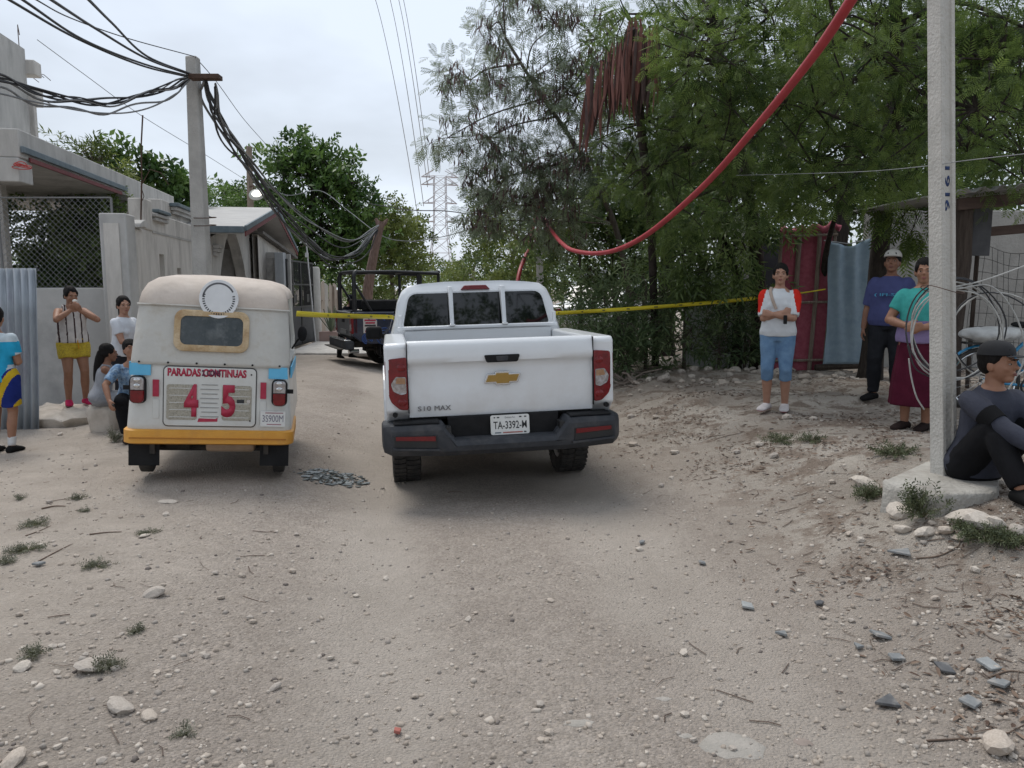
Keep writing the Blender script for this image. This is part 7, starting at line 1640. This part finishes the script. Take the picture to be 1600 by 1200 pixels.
me = evalmesh(b, .012, 2, 'sack'); dress(me, .03, 11, 5); sk = link('sack', me, None, M('white_sack', (.42, .42, .41), (.52, .52, .5), 7, .8, bump=.3, bscale=30)); q = at(1530, 517, 7.65); sk.location = (bx0 + .05, 7.68, bz + .80); sk.rotation_euler = (0, R(-3), R(-12)); tag(sk, 'crumpled white plastic sack lying on the bicycle carrier', 'sack')
cp = at(1474, 450, 5.05)
CGW = M('cable_dull_white', (.30, .30, .29), (.46, .46, .44), 12, .6)
coil = empty('cable_coil', (0, 0, 0), (0, 0, 0), 'loose coil of black and white cable hung on the near pole', 'cable coil')
g_ = random.Random(6)
for k in range(7):
    cx, cy = (1490 + g_.uniform(-8, 10), 518 + g_.uniform(-10, 8)) if k < 5 else (1545 + g_.uniform(-14, 18), 528 + g_.uniform(-8, 10)); rr_ = g_.uniform(66, 76) if k < 5 else g_.uniform(60, 72); yy = 5.22 + .012 * k
    P = [at(cx + rr_ * math.cos(R(a)) * (1 + .04 * math.sin(R(a * 3 + k * 40))), cy + rr_ * 1.02 * math.sin(R(a)) * (1 + .05 * math.cos(R(a * 2 + k * 60))), yy + .03 * math.sin(R(a * 2 + k * 33))) for a in range(0, 361, 10)]
    MB().tube(P, .0052, 6).build('loop', CGW if k % 2 == 0 else CK, coil, smooth=True)
for k, pts in enumerate((((1492, 448), (1530, 440), (1575, 425), (1640, 400)), ((1420, 560), (1424, 590), (1432, 620), (1444, 640)), ((1418, 540), (1430, 575), (1455, 590)), ((1492, 452), (1550, 448), (1590, 500), (1600, 560), (1575, 610)))):
    MB().tube(cat_curve([at(px, py, 5.2) for px, py in pts], 8), .0052, 6).build('tail', CGW if k != 2 else CK, coil, smooth=True)
# ================================================================== boulder, stones, litter
ST = [M('limestone', (.44, .39, .335), (.56, .505, .445), 7, .95, bump=.10, bscale=30, spec=.1, c3=(.34, .30, .26), s3=4), M('limestone_grey', (.34, .30, .262), (.45, .405, .36), 8, .95, bump=.10, bscale=30, spec=.1), M('limestone_warm', (.38, .325, .275), (.49, .43, .37), 8, .95, bump=.10, bscale=30, spec=.1)]
def rockmesh(seed, sub=2, flat=.65, rough=.28, cuts=5):
    g_ = np.random.default_rng(seed); bm = bmesh.new(); bmesh.ops.create_icosphere(bm, subdivisions=sub, radius=1)
    pl = g_.normal(size=(cuts, 3)); pl /= np.linalg.norm(pl, axis=1, keepdims=True); ds = g_.uniform(.55, .85, cuts)
    for v in bm.verts:
        p = np.array(v.co); 
        for n_, d_ in zip(pl, ds):
            e = p @ n_ - d_
            if e > 0: p = p - n_ * e * .9
        p = p * (1 + rough * .25 * (g_.random() - .5)) * [1, .8, flat]; v.co = p
    me = bpy.data.meshes.new('stone'); bm.to_mesh(me); bm.free(); me.polygons.foreach_set('use_smooth', [sub > 2] * len(me.polygons)); return me
RM = [[rockmesh(100 + i, 2) for i in range(7)] for _ in range(1)][0]
RMM = []
for i, me in enumerate(RM):
    for m_ in ST:
        c = me.copy(); c.materials.append(m_); RMM.append(c)
RSM = []
for i in range(6):
    for m_ in ST:
        c = rockmesh(300 + i, 1, .6, .5, 4); c.materials.append(m_); RSM.append(c)
def stone(p, s, label, group=None, name='stone', sink=.25, me=None, rot=None, g_=random, cat='stone', sc_=(1, 1, 1)):
    o = bpy.data.objects.new(name, me or g_.choice(RMM)); col.objects.link(o); o.location = (p[0], p[1], gz(p[0], p[1]) + s * .45 * sc_[2] * (1 - sink * 1.6)); o.scale = (s * sc_[0], s * sc_[1], s * sc_[2]); o.rotation_euler = rot or (g_.uniform(-.3, .3), g_.uniform(-.3, .3), g_.uniform(0, 6.28)); return tag(o, label, cat, group)
# slab boulder under the woman
def bigrock(name, outline, zt, zb, label, m_, seed, undercut=.12, cat='boulder'):
    g_ = random.Random(seed); c = sum((Vector(p) for p in outline), Vector((0, 0))) / len(outline); o2 = rpoly(outline, .12, 3); rings = []
    for f_, z in ((.86, zb - .1), (.93, zb + .03), (1.0 - undercut * .2, zb + (zt - zb) * .45), (1.0, zb + (zt - zb) * .72), (.97, zt - .02), (.80, zt + .015), (.4, zt + .03), (.05, zt + .03)):
        rings.append([(c.x + (p[0] - c.x) * f_ * (1 + .05 * math.sin(i * 2.3 + z * 20)), c.y + (p[1] - c.y) * f_ * (1 + .05 * math.cos(i * 1.7 + z * 15)), z + .018 * math.sin(i * 1.9 + f_ * 7)) for i, p in enumerate(o2)])
    o = MB().loft(rings).build(name, m_, None, smooth=False, bevel=.012); return tag(o, label, cat)
bigrock('boulder', [at(28, 640, 9.2).xy, at(95, 640, 9.05).xy, at(152, 640, 9.45).xy, at(160, 640, 10.1).xy, at(110, 640, 10.35).xy, at(62, 640, 10.2).xy], ROCKTOP - .035, gz(-5.4, 9.6), 'broad pale limestone boulder under the woman in the striped top', ST[0], 1)
bigrock('seat_rock', [(SEAT1.x - .16, SEAT1.y - .10), (SEAT1.x + .18, SEAT1.y - .10), (SEAT1.x + .2, SEAT1.y + .2), (SEAT1.x - .14, SEAT1.y + .2)], SEAT1.z + .27, SEAT1.z, 'low rock the small girl sits on', ST[0], 2, cat='rock')
for (px, py, s, lb_, k, sc_) in ((1405, 806, .095, 'rounded white stone left of the pole base front', 0, (1, 1, .95)), (1410, 830, .06, 'small pale stone below the rounded white stone', 0, (1, 1, .8)), (1445, 836, .065, 'squarish pale stone in front of the pole base', 0, (1.1, .9, .8)), (1478, 832, .055, 'yellowish stone between the pale ones at the pole base', 2, (1, 1, .9)), (1500, 842, .05, 'flat brownish stone right of the yellowish one', 2, (1.3, 1, .6)),
        (1515, 822, .13, 'large white rock in front of the seated young man', 0, (1.15, .9, .85)), (1555, 826, .09, 'white rock touching the large one near the seated man', 0, (1, .9, .95)), (1352, 760, .10, 'white stone with weeds on the left of the pole base', 0, (1.1, .9, .7)), (1590, 832, .06, 'grey stone below the seated man shoe', 1, (1, 1, .8)),
        (190, 1108, .06, 'grey lumpy stone in the lower left dirt', 1, (1.2, 1, .6)), (234, 1122, .038, 'rounded pale stone right of the grey lumpy one', 2, (1.1, 1, .7)), (150, 1040, .08, 'half buried grey rock with a weed on it', 1, (1.3, 1, .4)), (35, 1046, .042, 'pale stone at the left edge beside a weed', 0, (1, 1, .8)), (20, 1190, .05, 'pale block in the bottom left corner', 2, (1.2, 1, .6)), (430, 1076, .028, 'dark grey chip in the lower left road', 1, (1.2, .8, .8)), (240, 930, .07, 'low grey hump of rock left of the road', 1, (1, 1, .6)),
        (1560, 1170, .075, 'large pinkish stone in the bottom right corner', 2, (1.2, .9, .8)), (1000, 860, .035, 'smooth stone alone right of the road middle', 0, (1.2, .9, .7)), (225, 838, .045, 'low pale bump of stone behind the litter on the left', 0, (1.3, 1, .4)), (262, 785, .06, 'flat white stone lying behind the mototaxi', 0, (1.4, .8, .35))):
    p = gp(px, py); stone(p, s, lb_, None, 'rock' if s > .08 else 'stone', .2, RMM[(hash(lb_) % 7 if False else (len(lb_) % 7)) * 3 + k], None, random.Random(px), sc_=sc_)
# counted loose stones on the road and verge
g_ = random.Random(21); n_st = 0
while n_st < 120:
    px, py = g_.uniform(0, 1600), 640 + 560 * g_.random() ** .8; p = gp(px, py); t = float(lat(p.x, p.y))
    w_ = .25 + (.9 if t > 1.3 else 0) + (.5 if t < -1.4 else 0)
    if g_.random() > w_ or (abs(p.x + .1) < 1.2 and 5.9 < p.y < 9) or (-3.2 < p.x < -1.6 and 5.9 < p.y < 8): continue
    d_ = p.y; s = g_.uniform(.006, .0135) * d_ ** .6 * (1.3 if t > 1.5 else 1)
    me_ = g_.randrange(len(RSM)); shade = ('pale', 'grey', 'tan')[me_ % 3]; side = 'right verge' if t > 1.2 else ('left verge' if t < -1.3 else 'dirt road'); gr_ = 'loose stones on the ' + side
    marks = ((1400, 820, 'near the pole base'), (1500, 1080, 'among the tile shards'), (1200, 960, 'left of the tile shards'), (1250, 700, 'below the woman with crossed arms'), (1050, 760, 'right of the pickup wheel'), (800, 850, 'behind the pickup'), (330, 800, 'behind the mototaxi'), (80, 830, 'by the weeds at the left edge'), (190, 1080, 'around the grey lumpy stone'), (450, 1050, 'in the lower left road'), (780, 1080, 'in the lower middle road'), (1100, 1150, 'by the broad flat slab'), (60, 720, 'near the boy at the left edge'), (1540, 920, 'at the right edge below the seated man'), (420, 900, 'left of the road middle'))
    mk_ = min(marks, key=lambda q: (q[0] - px) ** 2 + ((q[1] - py) * 1.5) ** 2)[2]
    lb_ = ('chunky ' if s > .028 else 'small ' if s > .018 else 'tiny ') + shade + ' stone on the ' + side + ' ' + mk_
    stone(p, s, lb_, gr_, 'stone', g_.uniform(.1, .45), RSM[me_], None, g_); n_st += 1
# rubble heap along the right verge
for k in range(95):
    px = g_.uniform(985, 1345); d_ = g_.uniform(10.4, 12.0); p = gr(px, d_, 0); s = g_.uniform(.03, .075) * (1.7 if g_.random() < .15 else 1)
    stone(p, s, 'broken limestone lump in the rubble strip before the shrubs and cloth gates', 'rubble lumps along the right verge', 'rubble', .3, g_.choice(RSM if g_.random() < .6 else RMM), None, g_, 'rubble')
# grey tile shards
tile = [M('grey_tile', (.17, .18, .185), (.24, .245, .245), 20, .8, bump=.3, c3=(.38, .34, .30), s3=14, a3=.7), M('dark_tile', (.07, .072, .078), (.11, .112, .115), 20, .7, c3=(.3, .27, .24), s3=14, a3=.6), M('pale_slate', (.26, .27, .27), (.33, .34, .335), 9, .8, bump=.3)]
shl = (((1410, 866), .085, 0, 'grey tile piece with a dark edge near the pole stones'), ((1168, 950), .05, 2, 'small flat rounded slate right of the road middle'), ((1222, 994), .045, 0, 'grey chip below the flat slate'), ((1375, 996), .065, 0, 'grey tile shard in the lower right'), ((1342, 1014), .035, 0, 'tiny grey shard beside the larger one'), ((1400, 1031), .045, 0, 'square grey shard in the lower right'), ((1475, 1048), .05, 1, 'dark tile shard under a dry leaf'), ((1388, 1102), .07, 1, 'triangular dark tile shard standing proud'), ((1562, 1072), .06, 0, 'bluish grey tile by the right edge'), ((1518, 1102), .06, 0, 'bluish grey tile below the right edge one'), ((1545, 1043), .055, 2, 'pale greenish strip of tile at the right edge'), ((1280, 946), .03, 1, 'dark chip left of the pale pebble'), ((1096, 882), .03, 0, 'small grey chip far right of the road middle'), ((1003, 850), .03, 0, 'small grey chip beside the smooth stone'), ((62, 884), .035, 0, 'small bluish shard on the left verge'), ((620, 1147), .022, 2, 'tiny reddish chip at the bottom of the road'))
for k, ((px, py), s, mi_, lb_) in enumerate(shl):
    p = gp(px, py); g_ = random.Random(k + 70); n = g_.choice((3, 4, 4, 5)) if 'tri' not in lb_ else 3
    if 'square' in lb_ or 'strip' in lb_: n = 4
    s = s * .85; pts = [(s * g_.uniform(.75, 1.15) * math.cos(2 * math.pi * i / n + .3) * (1.3), s * g_.uniform(.7, 1.1) * math.sin(2 * math.pi * i / n + .3)) for i in range(n)]
    b = MB(); b.loft([[(x, y, z) for x, y in pts] for z in (0, .014)]); m_ = M('brick_red', (.32, .10, .08), (.38, .13, .1), 9, .8) if 'reddish' in lb_ else tile[mi_]
    o = b.build('tile_shard', m_, None, bevel=.003); o.location = (p.x, p.y, gz(p.x, p.y) + .008); o.rotation_euler = (g_.uniform(-.25, .15), g_.uniform(-.2, .2), g_.uniform(0, 6)); tag(o, lb_, 'shard')
# flush slabs showing through the road
for k, (px, py, rx, ry, lb_) in enumerate(((1145, 1165, .125, .10, 'broad flat grey slab flush with the road at the bottom'), (905, 1130, .07, .03, 'thin grey slab patch left of the broad one'), (1037, 1092, .035, .02, 'little grey slab patch above the broad one'), (1255, 1160, .04, .03, 'brown flat patch right of the broad slab'), (1072, 1150, .03, .02, 'little grey patch beside the broad slab'))):
    p = gp(px, py); g_ = random.Random(k); n = 16; pts = [(rx * g_.uniform(.75, 1.1) * math.cos(2 * math.pi * i / n), ry * g_.uniform(.75, 1.1) * math.sin(2 * math.pi * i / n)) for i in range(n)]
    b = MB(); rings = [[(p.x + x * f_, p.y + y * f_, gz(p.x + x * f_, p.y + y * f_) + z) for x, y in pts] for f_, z in ((1.06, -.012), (.97, .001), (.6, .004), (.05, .005))]; b.loft(rings)
    tag(b.build('flat_slab', M('slab_brown', (.22, .18, .155), (.28, .23, .2), 12, .9) if 'brown' in lb_ else M('slab_grey', (.30, .28, .25), (.37, .34, .305), 9, .92, bump=.5, bscale=60), None, smooth=True), lb_, 'slab')
# heap of broken grey sheet beside the cart
g_ = random.Random(44); b = MB(); c = gp(520, 748)
for k in range(230):
    a = g_.uniform(0, 6.28); r = g_.random() ** .7; x, y = c.x + .34 * r * math.cos(a), c.y + .30 * r * math.sin(a); s = g_.uniform(.012, .045); z = gz(x, y) + .004 + .02 * (1 - r) * g_.random()
    n = g_.choice((3, 4, 4)); m_ = Matrix.Translation((x, y, z)) @ Euler((g_.uniform(-.16, .16), g_.uniform(-.16, .16), g_.uniform(0, 6))).to_matrix().to_4x4(); pts = [(s * g_.uniform(.6, 1.2) * math.cos(2 * math.pi * i / n), s * g_.uniform(.5, 1) * math.sin(2 * math.pi * i / n)) for i in range(n)]
    b.loft([[m_ @ Vector((x2, y2, z2)) for x2, y2 in pts] for z2 in (0, .004)], mi=k % 2)
o = b.build('broken_glass', [M('shard_grey', (.12, .135, .135), (.2, .22, .215), 12, .35), M('shard_dark', (.06, .07, .07), (.1, .115, .11), 12, .3)], None); tag(o, 'heap of broken grey glass on the dirt between mototaxi and pickup', 'broken glass', kind='stuff')
# gravel: fine stuff
def gravel(n, name, label, cond, smin, smax, seed, mats):
    g_ = np.random.default_rng(seed); px = g_.uniform(-250, 1850, n * 4); 
    d_ = 2.3 * (14 / 2.3) ** (g_.random(n * 4) ** 1.25); x = (px - 800) / F * d_; t = lat(x, d_); ok = cond(t, x, d_, g_); x, d_ = x[ok][:n], d_[ok][:n]; m = len(x)
    oct_ = np.array([(1, 0, 0), (0, 1, 0), (-1, 0, 0), (0, -1, 0), (.1, .1, .75), (0, 0, -.6), (.6, .6, .35), (-.6, .55, .3), (-.55, -.6, .35), (.6, -.6, .3)])
    v8 = np.array([(-1, -.7, -.4), (.9, -.9, -.4), (1, .8, -.4), (-.8, .9, -.4), (-.6, -.5, .55), (.7, -.55, .4), (.55, .6, .6), (-.55, .45, .45)]); f8 = np.array([(0, 3, 2, 1), (4, 5, 6, 7), (0, 1, 5, 4), (1, 2, 6, 5), (2, 3, 7, 6), (3, 0, 4, 7)])
    z = hgt(x, d_); s = g_.uniform(smin, smax, m) * (g_.random(m) ** 1.6 + .35); a = g_.uniform(0, 6.28, m); ca, sa = np.cos(a), np.sin(a); sq_ = g_.uniform(.55, 1.0, (m, 3)) * s[:, None]; jit = 1 + g_.uniform(-.3, .3, (m, 8, 3))
    q = v8[None] * sq_[:, None, :] * jit; vx = q[:, :, 0] * ca[:, None] - q[:, :, 1] * sa[:, None] + x[:, None]; vy = q[:, :, 0] * sa[:, None] + q[:, :, 1] * ca[:, None] + d_[:, None]; vz = q[:, :, 2] + z[:, None] + (s * .15)[:, None]
    f = (np.arange(m)[:, None, None] * 8 + f8[None]).reshape(-1, 4); mi_ = np.repeat(g_.choice(len(mats), m, p=[.32, .18, .46, .04][:len(mats)] if len(mats) == 4 else None), 6)
    o = mesh_np(name, np.stack([vx, vy, vz], 2).reshape(-1, 3), f, mats, None, None, mi_); return tag(o, label, 'gravel', kind='stuff')
PEB = [M('pebble_pale', (.43, .38, .33), (.52, .465, .405), 9, .95), M('pebble_grey', (.24, .212, .187), (.33, .297, .265), 9, .95), M('pebble_tan', (.32, .27, .225), (.41, .355, .30), 9, .95), M('pebble_dark', (.12, .10, .09), (.2, .175, .155), 9, .9)]
gravel(15000, 'gravel', 'loose fine gravel and pebbles scattered over the dirt road', lambda t, x, y, g_: (g_.random(len(t)) < .35 + .65 * sst(.2, 2.0, t) + .12 * sst(-1, -2, t)) & ~((np.abs(x + .1) < .9) & (y > 6.3) & (y < 11)), .005, .017, 1, PEB)
# leaf litter and twigs
g_ = np.random.default_rng(8); n = 9000; px = g_.uniform(850, 1800, n * 4); d_ = 2.6 * (13 / 2.6) ** g_.random(n * 4); x = (px - 800) / F * d_; t = lat(x, d_); ok = (g_.random(n * 4) < sst(1.0, 2.6, t) * (.12 + .88 * sst(.46, .6, fbm(x * 1.7, d_ * 1.7, 3, 70)))); x, d_ = x[ok][:n], d_[ok][:n]; m = len(x)
D = g_.normal(size=(m, 3)); D[:, 2] *= .15; U = g_.normal(size=(m, 3)) * .3; U[:, 2] += 1
v, f, rs = scatter(T_leaf(.16, .05), np.stack([x, d_, hgt(x, d_) + .008], 1), D, U, g_.uniform(.015, .06, m), g_.random(m)); o = mesh_np('leaf_litter', v, f, [leafmat('litter', (.075, .045, .033), (.25, .18, .135), .1, .9)], None, rs); tag(o, 'brown dry leaf litter strewn over the right verge', 'leaf litter', kind='stuff')
g_ = random.Random(17); b = MB()
for k in range(300):
    if g_.random() < .95: px, py = g_.uniform(980, 1600), g_.uniform(600, 1190)
    else: px, py = g_.uniform(0, 420), g_.uniform(740, 1190)
    p = gp(px, py); 
    if float(lat(p.x, p.y)) < 1.3 and px > 800 and g_.random() < .92: continue
    a = g_.uniform(0, 6.28); L_ = g_.uniform(.03, .16); e = Vector((math.cos(a) * L_, math.sin(a) * L_, 0)); q = p + e; m_ = (p + q) / 2 + Vector((g_.uniform(-.02, .02), g_.uniform(-.02, .02), 0))
    b.tube([(r_.x, r_.y, gz(r_.x, r_.y) + .006) for r_ in (p, m_, q)], g_.uniform(.0012, .003), 4)
o = b.build('twig_litter', M('twig', (.10, .07, .055), (.19, .145, .115), 9, .9), None); tag(o, 'thin dry twigs scattered over the verges', 'twigs', kind='stuff')
for k, (pts, r, lb_) in enumerate((([(1448, 1159), (1500, 1156), (1560, 1152), (1604, 1132)], .006, 'long dark stick at the bottom right edge'), ([(1432, 874), (1465, 870), (1495, 856), (1500, 846)], .007, 'curved dry stick below the pole stones'), ([(60, 878), (90, 862), (110, 852)], .006, 'brown stick on the left verge'), ([(140, 836), (165, 833), (190, 832)], .007, 'short brown stick left of the mototaxi tracks'), ([(40, 838), (62, 830), (80, 822)], .005, 'thin red brown stick near the left edge'), ([(65, 796), (85, 792), (102, 792)], .009, 'dark flat stick behind the weeds at left'), ([(1545, 1060), (1575, 1050), (1600, 1052)], .006, 'dry stick beside the bluish tile'), ([(380, 932), (398, 938), (416, 942)], .003, 'thin twig in the left of the road'), ([(700, 770), (712, 768), (724, 770)], .004, 'small stick behind the broken glass heap'))):
    P = [gp(*q) for q in pts]; tag(MB().tube(cat_curve([(p.x, p.y, gz(p.x, p.y) + r * .7) for p in P], 5), [r * .7 * (1 - .5 * q_ / (5 * (len(P) - 1))) for q_ in range(5 * (len(P) - 1) + 1)], 6).build('stick', M('stick_brown', (.10, .068, .05), (.17, .12, .09), 9, .9), None, smooth=True), lb_, 'stick')
# ================================================================== weeds
WT = T_sprig(9, .13, .42, 1.1); LF['weedg'] = leafmat('grey_weed_leaf', (.10, .105, .07), (.22, .22, .165), .2)
def weed(px, py, r, hgt_, n, label, leaf='weed', seed=0, tpl=WT, size=.10, p=None):
    p = p or gp(px, py); root = empty('weed', (p.x, p.y, gz(p.x, p.y)), (0, 0, 0), label, 'weed'); g_ = np.random.default_rng(seed)
    st = MB(); P, D = [], []
    for i in range(n):
        a = g_.uniform(0, 6.28); rr_ = r * math.sqrt(g_.random()); e = Vector((rr_ * math.cos(a), rr_ * math.sin(a), hgt_ * (1 - .6 * rr_ / r) * g_.uniform(.5, 1.1)))
        st.tube([(0, 0, -.01), (e.x * .4, e.y * .4, e.z * .6), e], .0022, 4)
        for q in (.45, .7, 1.0): P.append((e.x * q, e.y * q, e.z * q)); D.append((e.x + g_.normal() * .05, e.y + g_.normal() * .05, e.z * .5 + g_.normal() * .04))
    so = st.build('stems', M('stem_green', (.09, .10, .045), (.14, .14, .07), 9, .8), root); so['kind'] = 'stuff'
    P, D = np.array(P), np.array(D); U = g_.normal(size=P.shape); U[:, 2] += 1
    v, f, rs = scatter(tpl, P, D, U, g_.uniform(.6, 1.2, len(P)) * size, g_.random(len(P))); mesh_np('leaves', v, f, [LF[leaf]], root, rs)
for k, a in enumerate(((1440, 808, .17, .24, 34, 'bushy weed growing in front of the pole base'), (1355, 778, .13, .10, 24, 'weed beside the white stone left of the pole base'), (1540, 845, .17, .10, 34, 'spreading weed below the large white rock'), (1505, 830, .1, .09, 16, 'small weed between the white rocks'), (1400, 712, .2, .10, 30, 'green weed patch behind the pole base'), (1220, 690, .22, .07, 26, 'low weed patch on the outcrop'), (1270, 690, .14, .08, 16, 'thin weed tuft right of the low patch'), (1585, 850, .10, .1, 16, 'weed at the foot of the seated man'), (1000, 590, .25, .06, 18, 'low weeds near the tail of the pickup'),
        (165, 1045, .07, .06, 20, 'small grey green weed on the half buried rock'), (52, 1025, .06, .05, 16, 'small weed at the left edge'), (45, 860, .13, .06, 24, 'grey green weed mat on the left verge'), (125, 780, .08, .05, 14, 'tiny weed right of the boy shoes'), (60, 820, .12, .05, 18, 'flat weed patch near the left edge'), (150, 885, .12, .04, 18, 'sparse weed on the left of the road'), (235, 833, .1, .03, 14, 'faint weed tuft left of the road'), (8, 880, .08, .06, 14, 'weed cut by the left edge'), (180, 690, .12, .20, 26, 'tall dry weed beside the mototaxi left wheel'), (75, 615, .1, .3, 20, 'green weed behind the boulder by the metal sheet'), (215, 988, .05, .035, 12, 'grey weed knot left of the road'), (290, 1148, .04, .03, 10, 'small grey crumple of weed at the bottom left'), (30, 780, .06, .04, 10, 'small weed near the boy shoe'), (130, 800, .05, .03, 8, 'pale weed tuft behind the stick'))):
    px_, py_, r_, h_, n_, l_ = a; weed(px_, py_, r_ * .8, h_ * (.75 if px_ < 800 else .95), int(n_ * 1.3), l_, seed=200 + k, size=(.030 if px_ < 800 else .045) + .07 * h_ + .04 * r_, leaf='weedg' if px_ < 800 else 'weed')
# agave in the planter
ag = empty('agave', (0, 0, 0), (0, 0, 0), 'spiky grey green agave growing in the pinkish planter', 'plant'); c = Vector((pl.location.x + .35, 25.1, pl.location.z + .4)); g_ = random.Random(3)
for k in range(13):
    a = k * 2.4; tl = .12 + .025 * k; dr = Vector((math.cos(a) * tl, math.sin(a) * tl, .85 - .025 * k)); sx = Vector((-math.sin(a), math.cos(a), 0))
    b = MB(); b.loft([[c + dr * q - sx * w_, c + dr * q + Vector((math.cos(a), math.sin(a), 0)) * -.012, c + dr * q + sx * w_, c + dr * q + Vector((math.cos(a), math.sin(a), 0)) * .02] for q, w_ in ((0, .03), (.4, .042), (.75, .025), (1, .003))]); b.build('leaf', M('agave_green', (.10, .14, .085), (.16, .2, .13), 6, .6), ag)
# dry branches piled by the verge
db = empty('brush_pile', (0, 0, 0), (0, 0, 0), 'pile of dry branches at the foot of the oleanders', 'branches'); g_ = random.Random(9)
for k in range(16):
    p = gr(g_.uniform(945, 995), g_.uniform(11.0, 11.6), .03); a = g_.uniform(-.5, 3.6); L_ = g_.uniform(.3, .7); q = p + Vector((math.cos(a) * L_, math.sin(a) * .2, g_.uniform(-.02, .22))); MB().tube([p, p.lerp(q, .5) + Vector((0, 0, .06)), q], g_.uniform(.008, .018), 6).build('branch', M('dry_branch', (.15, .12, .10), (.22, .18, .15), 9, .9), db, smooth=True)
